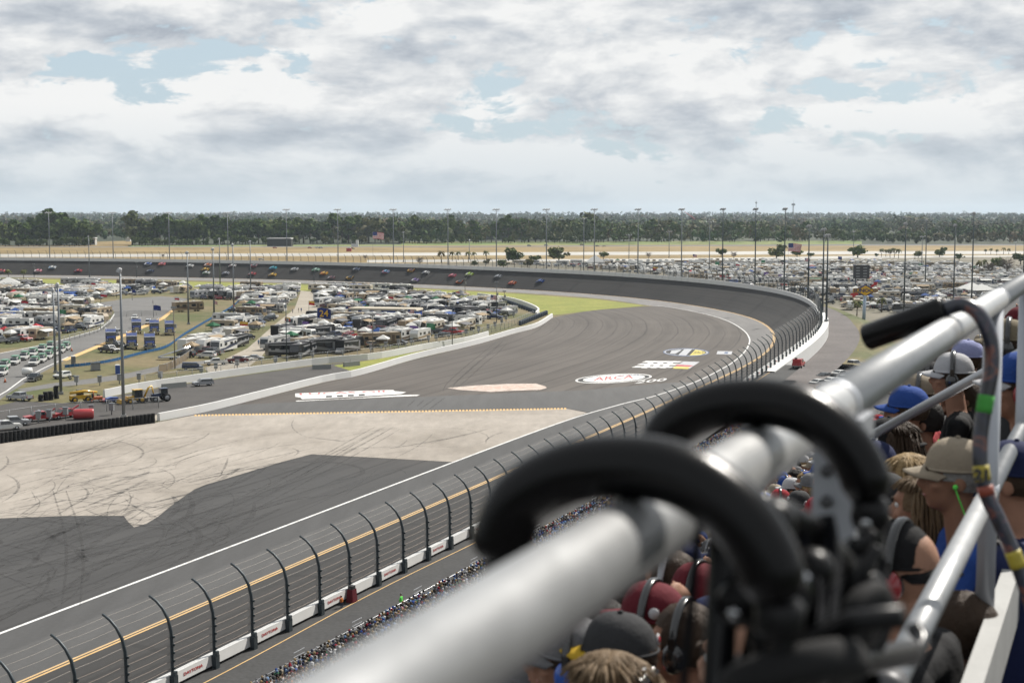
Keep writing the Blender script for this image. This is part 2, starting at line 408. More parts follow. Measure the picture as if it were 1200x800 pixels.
# ---------------------------------------------------------------- terrain and fields
g = MB(); n = 64
g.add([(14000 * math.cos(2 * math.pi * i / n), 14000 * math.sin(2 * math.pi * i / n), -0.12) for i in range(n)], [tuple(range(n))], G_forest)
g.obj('ground', kind='structure')
Zf = -0.08
sheet('dry_field', [(-900, 289.2), (2100, 285.0), (2100, 330), (2100, 420), (-900, 420)], Zf, G_tan)
sheet('far_lawn', [(470, 283.5), (1010, 282), (1010, 286.2), (470, 287.6)], Zf + 0.02, G_lawn)
sheet('far_lawn', [(150, 287.6), (470, 286.6), (470, 288.2), (150, 289.4)], Zf + 0.02, G_lawn)
sheet('far_lawn', [(104, 283.5), (154, 282.0), (154, 288.4), (104, 288.6)], Zf + 0.02, G_tan)
sheet('far_road', [(-900, 289.7), (470, 288.6), (470, 289.6), (-900, 290.7)], Zf + 0.03, G_road)
sheet('far_road', [(470, 288.6), (1010, 286.4), (2100, 285.4), (2100, 286.8), (1010, 287.8), (470, 289.6)], Zf + 0.03, G_road)
sheet('runway', [(-900, 298.6), (150, 297.6), (460, 296.2), (900, 294.4), (2100, 293.2), (2100, 296.2), (900, 298.2), (460, 299.6), (150, 301.0), (-900, 302.4)], Zf + 0.03, G_conc)
sheet('taxiway', [(430, 304.5), (760, 303.2), (1010, 299.6), (2100, 296.6), (2100, 300.5), (1010, 303.5), (760, 306.0), (430, 307.5)], Zf + 0.02, G_conc)
# outer parking ground
lot = [P2(s) + N2(s) * (wid(s) + 24) for s in np.linspace(S_TURN - 90, LEN - 300, 40)]
far_edge = [gp(x, y)[:2] for x, y in ((470, 308.5), (700, 306.5), (900, 304), (1250, 300), (1500, 300), (1500, 420))]
sheet('outer_lot', [tuple(p) for p in lot] + [tuple(p) for p in far_edge], Zf + 0.045, G_lot, px=False)

# infield ground: everything inside the track
inner = [tuple(P2(s) - N2(s) * 2) for s in np.linspace(S_NEAR + 60, LEN, 80)]
sheet('infield_grass', [tuple(P2(s) - N2(s) * 3) for s in np.linspace(S_TURN + 170, LEN, 60)] + [(-900, 800), (-900, 180), tuple(gp(-160, 548)[:2])] + [tuple(gp(x, y)[:2]) for x, y in
      ((0, 518), (186, 494), (245, 481.5), (312, 464.5), (380, 447.5), (420, 440), (487, 420.5), (555, 404.5), (600, 391.5), (629, 383.5), (648, 372), (690, 364))], 0.006, G_infield, px=False)
# asphalt laid in lanes parallel to the track
offs = [-230, -170, -130, -100, -75, -55, -40, -28, -18, -9, 0]
S_AP = cum[np.argmax(sy > 640)]
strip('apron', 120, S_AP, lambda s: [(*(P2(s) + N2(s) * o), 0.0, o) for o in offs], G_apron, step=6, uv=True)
LANE = [(0, 325), (100, 326), (200, 328), (300, 330.5), (400, 333.5), (500, 337.5), (600, 342.5), (700, 349.5), (757, 357.5), (784, 360), (820, 366.5), (850, 375), (870, 386), (878, 396), (877, 405), (871, 414), (860, 423.5), (850, 430), (825, 443), (800, 453), (765, 464.5), (721, 475.5), (640, 501), (300, 629), (0, 742), (-300, 855)]
yin = [tuple(P2(s)) for s in np.linspace(120, LEN - 5, 200)]
lane_w = [tuple(gp(x, y)[:2]) for x, y in LANE]
lane_s = [tuple(p) for p in catmull([np.array(p) for p in lane_w], 6)]
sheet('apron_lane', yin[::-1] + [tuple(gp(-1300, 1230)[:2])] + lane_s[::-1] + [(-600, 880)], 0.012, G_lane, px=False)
# the green wedge inside the turn
sheet('green_wedge', [(-20, 326.5), (100, 327.5), (200, 329.5), (300, 331.8), (400, 334.8), (500, 338.8), (600, 343.6), (700, 350.6), (756, 358), (705, 362.5), (650, 369), (632, 367), (600, 355), (560, 348), (500, 345), (400, 342), (300, 339), (100, 334), (-20, 333)], 0.022, G_green)
# smooth lane along the start of pit exit, and the concrete pan
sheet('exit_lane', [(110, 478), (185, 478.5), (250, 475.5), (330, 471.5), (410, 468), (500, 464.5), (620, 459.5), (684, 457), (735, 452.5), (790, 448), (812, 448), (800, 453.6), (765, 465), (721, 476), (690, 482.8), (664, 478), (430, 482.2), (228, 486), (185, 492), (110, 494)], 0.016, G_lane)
sheet('concrete_pan', [(-260, 548), (0, 517), (183, 495), (226, 486.4), (430, 483), (664, 478.6), (688, 483.4), (640, 500.6), (530, 541), (450, 536.5), (365, 532), (330, 541), (240, 568), (228, 573), (219, 579), (205, 589), (185, 605), (172, 613), (157, 617.5), (150, 611), (145, 604), (80, 604), (0, 607), (-260, 612)], 0.020, G_concrete)
dash = MB()
for i in range(110):
    a = i / 110; b = a + 0.0055
    p = [(228 + 437 * q, 485.6 + (477.6 - 485.6) * q + w) for q, w in ((a, 0), (b, 0), (b, 1.9), (a, 1.9))]
    dash.add([gp(x, y, 0.03) for x, y in p], [(3, 2, 1, 0)], G_yellow)
dash.obj('yellow_dash_line', kind='structure')

def ribbon(name, pts, w, z, m):
    pts = [np.array(p[:2]) for p in pts]; L_, R_ = [], []
    for i, p in enumerate(pts):
        t = pts[min(i + 1, len(pts) - 1)] - pts[max(i - 1, 0)]; t = t / np.linalg.norm(t); nn = np.array([t[1], -t[0]])
        L_.append((*(p - nn * w / 2), z)); R_.append((*(p + nn * w / 2), z))
    n = len(pts); mb = MB(); mb.add(L_ + R_, [(i, n + i, n + i + 1, i + 1) for i in range(n - 1)], m)
    return mb.obj(name, kind='structure')
wl = catmull([gp(x, y)[:2] for x, y in LANE[8:]], 10)
ribbon('white_line', wl, 0.42, 0.034, G_paint)
# painted double yellow line at the foot of the banking
for o in (-0.55, -0.05):
    strip('yellow_line', 130, LEN - 4, lambda s: [(*(P2(s) + N2(s) * (o - 0.14)), 0.03), (*(P2(s) + N2(s) * (o + 0.14)), 0.03)], G_yellow, step=5)

# banked racing surface
strip('race_track', 120, LEN, lambda s: [(*trk(s, v), v * 16.2) for v in np.linspace(0.004, 1, 7)], G_track, step=4, uv=True, smooth=True)

# outside of the wall
S_STAND = cum[np.argmax(sy > 318)]       # where the grandstand ends and the turn's outer road begins
strip('walkway', 120, S_STAND, lambda s: [(*wall(s, 0.0, -0.25),), (*wall(s, 6.6, -0.25),)], G_walk, step=8)
strip('walkway_line', 120, S_STAND, lambda s: [(*wall(s, 1.7 + 0.25 * math.sin(s * .11), -0.235),), (*wall(s, 1.82 + 0.25 * math.sin(s * .11), -0.235),)], G_yellow, step=4)
m_white = mat('white_concrete', (0.76, 0.76, 0.75), 0.75, var=0.06, vs=0.4, bump=0.1)
ROAD_Z = -3.3
strip('outer_ledge', S_STAND - 14, LEN, lambda s: [wall(s, 0.2, -0.02), wall(s, 2.7, -0.02), wall(s, 2.7, ROAD_Z - 0.3)], m_white, step=5)
strip('outer_road', S_STAND - 40, LEN, lambda s: [wall(s, 2.2, ROAD_Z), wall(s, 11.5, ROAD_Z)], G_oroad, step=6)
strip('road_verge', S_STAND + 30, LEN, lambda s: [wall(s, 11.5, ROAD_Z + 0.02), wall(s, 14, ROAD_Z), (*wall(s, 27)[:2], -0.1)], G_infield, step=6)
sheet('side_lot', [tuple(wall(s, 2.4)[:2]) for s in np.linspace(S_STAND - 60, S_STAND + 70, 14)] + [tuple(wall(s, 60)[:2]) for s in np.linspace(S_STAND + 70, S_STAND - 60, 8)], 2.6, G_oroad, px=False)

# infield roads, lanes and the asphalt of the pit yard
sheet('infield_road', [(-120, 470), (0, 414), (55, 403), (118, 385.5), (130, 373), (134, 366), (132, 362), (115, 355), (150, 349.5), (190, 347), (222, 350), (212, 355), (200, 364), (190, 373), (125, 401), (78, 421), (50, 436), (8, 462), (-40, 500), (-120, 520)], 0.012, G_road)
sheet('yellow_kerb_paint', [(200, 363.5), (203, 364.5), (193, 373.4), (126, 402.8), (78, 422.5), (72, 421.8), (123, 400.5), (189, 372)], 0.03, G_yellow)
ribbon('white_line', [gp(x, y)[:2] for x, y in ((0, 414), (55, 403), (116, 386), (129, 376), (134, 368))], 0.5, 0.03, G_paint)
ribbon('white_line', [gp(x, y)[:2] for x, y in ((-6, 466), (8, 458), (27, 444), (52, 431), (80, 418))], 0.4, 0.034, G_paint)
sheet('gravel_path', [(20, 456), (60, 449), (110, 443), (150, 437), (190, 428), (225, 424), (250, 421), (250, 424), (225, 429), (190, 434), (150, 443), (110, 449), (60, 454), (30, 459)], 0.02, G_road)
sheet('infield_lane', [(283, 436), (246, 437), (240, 432), (290, 408), (322, 380), (345, 362), (351, 346), (353, 338), (366, 338), (370, 352), (378, 364), (396, 375), (384, 378), (368, 368), (352, 376), (338, 386), (322, 398), (306, 418)], 0.014, G_dirt)
sheet('pit_road', [(-160, 512), (-60, 489), (20, 470), (60, 471.5), (85, 473), (120, 467), (170, 457.5), (235, 447), (290, 439), (371, 428), (440, 421.5), (436, 424), (425, 432), (380, 447), (312, 464), (245, 481), (186, 493), (0, 517), (-160, 536)], 0.018, G_pit)
sheet('pit_grass', [(391, 428), (440, 421), (500, 410), (545, 402), (560, 400), (520, 408), (470, 420), (432, 431), (410, 434)], 0.024, G_green)
sheet('service_yard', [(-160, 540), (-60, 520), (60, 500), (150, 487), (184, 486), (184, 493), (0, 517), (-160, 541)], 0.028, G_dirt)

# black tyre marks
def skid(mb, pts, w, z=0.044, m=None):
    pts = [np.array(p[:2]) for p in pts]; o = []
    for i, p in enumerate(pts):
        t = pts[min(i + 1, len(pts) - 1)] - pts[max(i - 1, 0)]; t = t / (np.linalg.norm(t) + 1e-9); nn = np.array([t[1], -t[0]])
        ww = w * (0.35 + 0.65 * math.sin(math.pi * (i + .5) / len(pts)))
        o += [(*(p - nn * ww / 2), z), (*(p + nn * ww / 2), z)]
    mb.add(o, [(2 * i, 2 * i + 1, 2 * i + 3, 2 * i + 2) for i in range(len(pts) - 1)], m)
m_rub = bpy.data.materials.new('rubber_mark'); m_rub.use_nodes = True
tt = m_rub.node_tree; bb = tt.nodes['Principled BSDF']; bb.inputs['Base Color'].default_value = (0.035, 0.034, 0.034, 1); bb.inputs['Roughness'].default_value = 0.8
gpos = tt.nodes.new('ShaderNodeNewGeometry').outputs['Position']
al = ramp(tt, noise(tt, gpos, 0.9, 5, 0.7), [(0.36, 0.02), (0.68, 0.5)]); tt.links.new(al, bb.inputs['Alpha'])
sk = MB()
TR = np.array([math.sin(R(23)), math.cos(R(23))])
for i in range(560):
    if i < 360: x, y = rng.uniform(-60, 260), rng.normal(640, 62)
    else: x, y = rng.uniform(0, 620), rng.uniform(500, 690)
    if y < 512 or y > 790 or x > (740 - y) * 2.72 - 6: continue
    p = gp(x, y)[:2]; L0 = rng.uniform(5, 26) * (1.0 if i < 360 else 1.3)
    a = R(23) + rng.normal(0, 0.22 if i % 3 else 0.9); cv = rng.normal(0, 0.02 if i % 4 else 0.11)
    pts = []
    for q in range(9):
        pts.append(p); p = p + np.array([math.sin(a), math.cos(a)]) * L0 / 8; a += cv * L0 / 8
        if rng.random() < 0.03: break
    if len(pts) < 4 or any(proj((*q, 0))[0] > (742 - proj((*q, 0))[1]) * 2.66 - 3 for q in pts): continue
    skid(sk, pts, rng.choice([.16, .25, .4, .9], p=[.4, .3, .2, .1]), 0.044 + 0.0004 * (i % 12), m_rub)
for c in ([(450, 500), (420, 516), (380, 536), (330, 560), (270, 588), (190, 630)], [(458, 502), (432, 517), (395, 537), (350, 561), (295, 590), (235, 618)], [(440, 500), (405, 519), (360, 545), (300, 578)],
          [(587, 402), (575, 414), (562, 424), (548, 436), (534, 448), (521, 457)], [(582, 400), (560, 418), (545, 430), (525, 448), (519, 458)], [(511, 466), (490, 481)], [(486, 469), (478, 476)],
          [(160, 505), (120, 520), (60, 545)], [(62, 575), (75, 620), (78, 660), (72, 710)], [(790, 441), (800, 433), (806, 428)], [(300, 430), (316, 424)]):
    for d in (0.0, 1.9):
        pp = catmull([gp(x, y)[:2] + np.array([d, 0]) for x, y in c], 6); skid(sk, pp, 0.38, 0.0495, m_rub)
sk.obj('tyre_marks', kind='stuff', label='black tyre skid marks scribbled across the concrete and asphalt')

# ---------------------------------------------------------------- painted graphics on the asphalt
def paste(me, name, c00, c10, c01, z, m=None):
    "lay a flat mesh on the ground: its lower left, lower right and upper left corners come to these places of the photograph"
    co = np.array([v.co[:2] for v in me.vertices]); lo, hi = co.min(0), co.max(0); a, b, c = (gp(*q, z) for q in (c00, c10, c01))
    for v, (x, y) in zip(me.vertices, (co - lo) / (hi - lo)):
        q = a + (b - a) * x + (c - a) * y; v.co = (q[0], q[1], z)
    if m: me.materials.clear(); me.materials.append(m)
    return put(name, me, kind='structure')
P_red = ground_mat('red_ground_paint', two((.42, .07, .08), (.55, .16, .16), .9, 6)); P_dark = ground_mat('dark_ground_paint', two((.035, .035, .038), (.06, .06, .062), .9, 6)); P_pink = ground_mat('faded_pink_paint', two((.42, .33, .28), (.68, .59, .53), .6, 9)); P_pink2 = ground_mat('faded_red_paint', two((.56, .38, .31), (.62, .48, .42), .5, 7))
P_blue = ground_mat('blue_ground_paint', two((.10, .14, .24), (.16, .2, .3), .9, 6)); P_pale = ground_mat('pale_ground_paint', two((.40, .41, .44), (.55, .56, .58), .9, 6)); P_ylw = ground_mat('yellow_ground_paint', two((.55, .46, .10), (.68, .58, .18), .9, 6))
sheet('painted_logo', [(346, 460.8), (400, 458.5), (461, 456.6), (462, 458), (476, 459.3), (470, 461.5), (428, 464), (380, 466.5), (354, 467.5), (352, 465.5), (346, 464.8)], 0.045, G_paint)
sheet('painted_logo', [(346.5, 469.3), (400, 467.2), (470, 462.6), (492, 462.2), (489, 463.7), (440, 465.6), (347, 470.2)], 0.045, G_paint)
for i in range(4):
    x0 = 382 + 12.8 * i; y0 = 463.6 - .62 * i; sheet('painted_logo', [(x0, y0), (x0 + 7, y0 - .3), (x0 + 7, y0 + 1.6), (x0, y0 + 1.9)], 0.052, P_dark)
paste(text_mesh('LUCAS OIL', 4, P_red, bold=.05), 'painted_lettering', (351, 462.6), (458, 458.9), (351, 460.7), 0.056)
sheet('painted_logo', [(524, 454.3), (560, 451.2), (600, 449.4), (628, 449.2), (639, 452.4), (641, 454.2), (633, 456.6), (600, 457.6), (575, 459), (555, 457.6), (538, 456.6)], 0.045, P_pink)
sheet('painted_logo', [(548, 454), (585, 452), (620, 450.8), (630, 452.6), (600, 454.8), (560, 456)], 0.052, P_pink2)
paste(text_mesh('DAYTONA', 4, P_pink, bold=.02), 'painted_lettering', (552, 456.1), (628, 452.8), (553, 452.8), 0.056)
def oval(cx, cy, rx, ry, sk, z, m, n=40): return sheet('painted_logo', [(cx + rx * math.cos(2 * math.pi * k / n), cy + ry * math.sin(2 * math.pi * k / n) - sk * math.cos(2 * math.pi * k / n)) for k in range(n)], z, m)
oval(719, 443.3, 45, 5.2, 2.4, .045, G_paint); oval(719, 443.3, 42.5, 4.5, 2.2, .050, P_dark); oval(719.5, 443.2, 36.5, 4.1, 1.9, .055, G_paint)
paste(text_mesh('ARCA', 4, P_red, bold=.03), 'painted_lettering', (695, 446.2), (742, 443.2), (697, 441.8), 0.06); paste(text_mesh('RACING', 4, P_blue, bold=.02), 'painted_lettering', (724, 441.3), (748, 439.9), (725, 439.6), 0.06)
paste(text_mesh('200', 4, G_paint, bold=.06), 'painted_lettering', (743, 449.3), (779, 446.2), (748, 445.6), 0.05)
for i in range(3):
    y0 = 422.6 + 3.0 * i; sheet('painted_logo', [(757 - 6 * i, y0), (801 - 4.4 * i, y0 + .5), (795 - 4.4 * i, y0 + 2.1), (752 - 6 * i, y0 + 1.8)], .045 + .001 * i, G_paint)
for i in range(3): sheet('painted_logo', [(762 + 12 * i, 422.8), (768 + 12 * i, 422.9), (758 + 11 * i, 431.2), (751 + 11 * i, 431)], .052 + .001 * i, G_paint)
sheet('painted_logo', [(801, 423.3), (820, 423.8), (808, 431.8), (789, 430.4)], .045, P_pale); sheet('painted_logo', [(794, 427), (813, 428), (808.5, 429.6), (791, 429)], .05, P_red); sheet('painted_logo', [(791, 429.2), (809, 430), (806, 432.2), (788, 431.6)], .055, P_ylw)
oval(804, 412.6, 27, 4.6, -.4, .045, P_blue); oval(804, 412.6, 25.5, 4.0, -.4, .050, P_pale); oval(804, 412.6, 24, 3.7, -.4, .055, P_dark)
sheet('painted_logo', [(787, 410.5), (796, 409.6), (799, 410), (791, 414.6), (785, 414)], .06, P_pale); sheet('painted_logo', [(802, 409), (811, 409), (804, 416.2), (795, 415.8)], .062, P_pale); sheet('painted_logo', [(815, 409.6), (824, 411), (827, 413), (821, 415.6), (808, 416.4)], .064, P_ylw)
paste(text_mesh('RACE', 4, P_dark, bold=.03), 'painted_lettering', (812, 414.6), (824, 413.6), (815, 411.6), 0.07)
sheet('painted_logo', [(841, 411.2), (858.5, 411.6), (857, 415.3), (839.5, 414.8)], .045, P_pale); sheet('painted_logo', [(849.5, 412.2), (853.5, 412.3), (852.8, 414.4), (848.5, 414.2)], .05, P_blue)
# ---------------------------------------------------------------- outer wall, catch fence, light poles
m_steel = mat('galvanised_steel', (0.20, 0.22, 0.24), 0.5, 0.4, var=0.08)
m_dsteel = mat('dark_painted_steel', (0.045, 0.062, 0.072), 0.5, 0.3, var=0.1)
m_cable = mat('cable_steel', (0.16, 0.13, 0.11), 0.6, 0.4, var=0.1)
m_red = mat('red_print', (0.45, 0.03, 0.03), 0.6, var=0.05)
m_black = mat('black_paint', (0.02, 0.02, 0.022), 0.5, var=0.1)
m_glass = mat('dark_glass', (0.022, 0.028, 0.034), 0.08, 0, var=0.05, spec=0.7)
m_chrome = mat('chrome', (0.65, 0.66, 0.68), 0.18, 1.0, var=0.02)
m_tyre = mat('tyre_rubber', (0.022, 0.022, 0.023), 0.85, var=0.15)
m_grey = mat('grey_metal', (0.30, 0.31, 0.32), 0.5, 0.3, var=0.08)
m_wood = mat('grey_timber', (0.22, 0.19, 0.15), 0.85, var=0.15)

def s_at(xpx, off, smin=0.0, smax=None, dz=0.0):
    "where along the track a point OFF metres outside the wall shows at column xpx"
    best = None
    for s in np.arange(smin, smax or LEN, 1.0):
        p = wall(s, off, dz)
        if p[1] < 20: continue
        d = abs(proj(p)[0] - xpx)
        if best is None or d < best[0]: best = (d, s)
    return best[1]
SP = 5.3
s_ref = s_at(339, 0.55, 0, S_STAND)
s_list = [s_ref + SP * k for k in range(-40, 400) if s_ref + SP * k > s_at(-90, 0.55, 0, S_STAND) and s_ref + SP * k < LEN - 40]
s_list = s_list[:299]
ow = empty('outer_wall', wall(s_list[0]), label='white concrete outer wall running all round the banked turn', cat='wall')
pan = MB().box((0, 0, 0.41), (0.62, SP + 0.01, 0.82), m_white, top=(0.75, 1)).mesh('panel')
let = text_mesh('DAYTONA', 0.62, m_red, bold=0.02)
fence = empty('catch_fence', wall(s_list[0], 0.55), label='tall catch fence of curved dark posts and steel cables along the wall', cat='fence')
def post_pts(h=0.0): return [(0, 0, h), (0, 0, 1.6), (0, 0, 3.0), (-0.05, 0, 4.1), (-0.28, 0, 5.0), (-0.75, 0, 5.75), (-1.3, 0, 6.25), (-1.95, 0, 6.6)]
pm = MB().tube(post_pts(), [0.125] * 5 + [0.11, 0.1, 0.09], m_dsteel, 6).mesh('post')
br = MB().box((0.12, 0, 0.25), (0.42, 0.5, 1.1), m_dsteel).box((0.2, 0, 0.95), (0.3, 0.3, 0.35), m_dsteel).mesh('bracket')
clip = MB()
for z in (1.3, 1.9, 2.5, 3.1, 3.7): clip.box((0.13, 0.06, z), (0.16, 0.1, 0.16), m_dsteel)
clipm = clip.mesh('cable_clamp')
def unparent_loc(o, par, p): o.location = tuple(Vector(p) - par.location)
for i, s in enumerate(s_list):
    t = T2(s + SP / 2); a = math.atan2(t[1], t[0]) - math.pi / 2
    p = wall(s + SP / 2, 0.31)
    o = put('panel', pan, ow, rz=a, scale=(1, 1, float(np.interp(s, [S_STAND, S_TURN, S_TURN + 150], [1.0, 1.5, 2.3])))); unparent_loc(o, ow, p)
    if s < S_STAND and i % 2 == 0:
        put('lettering', let, o, loc=(0.298, 0.0, 0.41), rot=(R(83), 0, R(90)), scale=(0.8, 0.5, 1))
    t = T2(s); a = math.atan2(t[1], t[0]) - math.pi / 2
    o = put('post', pm, fence, rz=a); unparent_loc(o, fence, wall(s, 0.66, 0.0))
    if s < S_TURN + 60:
        put('bracket', br, o); put('cable_clamp', clipm, o, kind='stuff')
for z, x in ((1.35, 0), (1.9, 0), (2.5, 0), (3.1, 0), (3.7, -0.02), (4.4, -0.12), (5.1, -0.34), (5.7, -0.72), (6.1, -1.15), (6.45, -1.65)):
    pts = []
    for i, s in enumerate(s_list[:150]):
        pts.append(wall(s, 0.62 + x, z)); pts.append(wall(s + SP / 2, 0.62 + x, z - 0.05))
    c = MB().tube([Vector(p) - fence.location for p in pts], 0.018 if z < 4 else 0.008, m_cable if z < 4 else mat('bright_cable', (0.24, 0.21, 0.18), 0.5, 0.3), 3, smooth=False)
    c.obj('cable', fence)

# woven netting between the posts
nets = bpy.data.materials.new('fence_netting'); nets.use_nodes = True; nb_ = nets.node_tree.nodes['Principled BSDF']; nb_.inputs['Base Color'].default_value = (.10, .10, .10, 1); nb_.inputs['Alpha'].default_value = .11; nb_.inputs['Roughness'].default_value = .7
PX_ = [(0, .95), (0, 2.2), (0, 3.4), (-.05, 4.1), (-.28, 5.0), (-.75, 5.75), (-1.3, 6.25), (-1.9, 6.58)]
nm_ = MB(); rows_ = [[Vector(wall(s, .62 + x, z)) - fence.location for x, z in PX_] for s in s_list]; w_ = len(PX_)
nm_.add([p for r in rows_ for p in r], [(i * w_ + j, (i + 1) * w_ + j, (i + 1) * w_ + j + 1, i * w_ + j + 1) for i in range(len(rows_) - 1) for j in range(w_ - 1)], nets); nm_.obj('netting', fence)

# tall floodlight poles outside the turn
def pole_meshes(h, n=6, dark=False):
    mp = m_dsteel if dark else m_steel
    pole = MB().tube([(0, 0, 0), (0, 0, h * .5), (0, 0, h)], [0.34, 0.27, 0.17], mp, 8).box((0, 0, 0.3), (1, 1, 0.6), m_grey).mesh('pole')
    bar = MB().box((0, 0, h), (0.14, 4.6, 0.14), mp).box((0, 0, h - 1.1), (0.1, 3.2, 0.1), mp).mesh('crossbar')
    lamp = MB().lathe([(0.12, 0.3), (0.26, 0.1), (0.40, -0.35), (0.40, -0.42)], mat('lamp_housing', (0.38, 0.39, 0.40), 0.4, 0.3) if not dark else m_grey, 8).mesh('lamp_head')
    return pole, bar, lamp, h, n
def light_pole(x, y, z, rz, ms, label, group, name='floodlight_pole', cat='light pole'):
    pole, bar, lamp, h, n = ms
    o = empty(name, (x, y, z), rz, label=label, cat=cat, group=group)
    put('pole', pole, o); put('crossbar', bar, o)
    for k in range(n):
        put('lamp_head', lamp, o, loc=(0.1, -2.2 + 4.4 * k / (n - 1), h + 0.3 if k % 2 else h - 0.05), rot=(0, R(-28), 0))
    return o
PM = [pole_meshes(34), pole_meshes(36), pole_meshes(36, dark=True)]
OUT = [59, 133, 199, 267, 336, 397, 461, 525, 581, 640, 697, 747, 798, 847, 884, 919]
for i, x in enumerate(OUT):
    s = s_at(x, 6.0, S_TURN); p = wall(s, 6.0); a = math.atan2(N2(s)[1], N2(s)[0]) + math.pi
    light_pole(p[0], p[1], p[2] - 3.3, a, PM[0] if x < 300 else PM[1] if x < 820 else PM[2], f'tall steel floodlight pole behind the outer wall, {nth(i)} from the left', 'floodlight poles outside the banking')
RIGHT = [(948, 265, 350), (965, 269, 358), (975, 276, 371), (1059, 262, 372), (1084, 258, 337), (1117, 264, 360), (1138, 250, 368), (1199, 234, 330)]
for i, (x, yt, yb) in enumerate(RIGHT):
    if x < 980:
        s = s_at(x, 2.0, S_STAND, S_TURN + 160)
        cand = [q for q in np.arange(S_STAND, S_TURN + 200, 1.0) if abs(proj(wall(q, 2.0))[0] - x) < 1.2]
        s = min(cand, key=lambda q: abs(proj(wall(q, 2.0))[1] - yb)) if cand else s
        p = wall(s, 2.0)
    else: p = gp(x, yb, 0)
    d = p[1]; h = H - (yt - 248) * d / FPX - p[2]
    light_pole(p[0], p[1], p[2], R(150), pole_meshes(h, 5, True), f'dark floodlight pole above the outer parking lot, {nth(i)} from the left', 'dark light poles by the outer lot')
INF = [(65, 340, 437), (71.5, 334, 462), (145, 317, 489), (205, 360, 432), (221, 296, 380), (251, 292, 370), (274, 287, 360), (294, 283, 347), (258, 280, 335), (105, 277, 325), (336, 352, 428), (368, 310, 331),
       (437, 369, 417), (530, 358, 405), (415, 330, 372), (545, 326, 344), (582, 330, 378), (591, 341, 360), (40, 309, 325), (160, 307, 325)]
WOODP = {205, 336, 437, 530, 415, 582, 591, 368, 545, 40, 160}
wp = {}
for i, (x, yt, yb) in enumerate(INF):
    p = gp(x, yb, 0); h = H - (yt - 248) * p[1] / FPX
    if x in WOODP:
        o = empty('camera_pole' if x == 582 else 'utility_pole', p, 0, label=f'thin dark utility pole among the campers, {nth(sorted(WOODP).index(x))} from the left', cat='pole', group='thin poles in the infield')
        MB().tube([(0, 0, 0), (0, 0, h)], [0.16, 0.11], m_wood if x % 2 else m_dsteel, 6).obj('pole', o)
        MB().box((0, 0, h), (1.4, 0.16, 0.5), m_grey).obj('lamp_head', o); MB().box((0.4, 0, h * .7), (0.5, 0.4, 1.0), m_grey).obj('junction_box', o)
    else:
        light_pole(p[0], p[1], 0, R(200), pole_meshes(h, 4), f'slim grey floodlight pole standing in the infield, {nth(sorted(q[0] for q in INF if q[0] not in WOODP).index(x))} from the left', 'floodlight poles in the infield')
FARP = [(473, 272, 307), (684, 256, 318), (737, 275, 306), (784, 271, 302), (831, 260, 322), (1080, 277, 316), (1000, 271, 300), (1190, 283, 300), (550, 281, 304)]
for i, (x, yt, yb) in enumerate(FARP):
    p = gp(x, yb, 0); h = H - (yt - 248) * p[1] / FPX
    light_pole(p[0], p[1], 0, R(200 + 20 * i), pole_meshes(h, 4), f'distant lamp pole beyond the track, {nth(sorted(q[0] for q in FARP).index(x))} from the left', 'distant lamp poles')

# ---------------------------------------------------------------- pit walls
def wall_run(name, path, h, th, label, n_len=6.0, mt=None, pxz=0.0):
    pts = catmull([gp(x, y, pxz)[:2] for x, y in path], 12)
    sg = np.linalg.norm(np.diff(pts, axis=0), axis=1); cm = np.concatenate([[0], np.cumsum(sg)]); n = max(2, int(cm[-1] / n_len))
    o = empty(name, (*pts[0], 0), label=label, cat='wall'); q = [np.array([np.interp(cm[-1] * i / n, cm, pts[:, j]) for j in (0, 1)]) for i in range(n + 1)]
    for i in range(n):
        d = q[i + 1] - q[i]; l = np.linalg.norm(d); c = (q[i] + q[i + 1]) / 2
        MB().box((0, 0, h / 2), (l + 0.005, th, h), mt or m_white, top=(1, 0.7)).obj('panel', o, loc=(*(c - pts[0]), 0), rz=math.atan2(d[1], d[0]))
    return q
PW1 = [(186, 493), (245, 481), (312, 464), (380, 447), (420, 439.5), (487, 420), (555, 404), (600, 391), (629, 383), (647, 371.8)]
PW2 = [(122, 465.5), (170, 456), (235, 446), (290, 438), (371, 427), (440, 420.5), (500, 409), (545, 401.5), (572, 394)]
q1 = wall_run('pit_wall', PW1, 1.5, 0.7, 'long white pit wall between the pit road and the dark racing apron')
q2 = wall_run('inner_wall', PW2, 1.7, 0.6, 'long white wall below the campers on the far side of pit road')
wall_run('curved_wall', [(560, 347), (585, 350), (605, 354), (622, 360), (631, 365.5), (628, 370)], 1.5, 0.9, 'curved white wall lined with grey barrels at the end of the infield', 5.0)
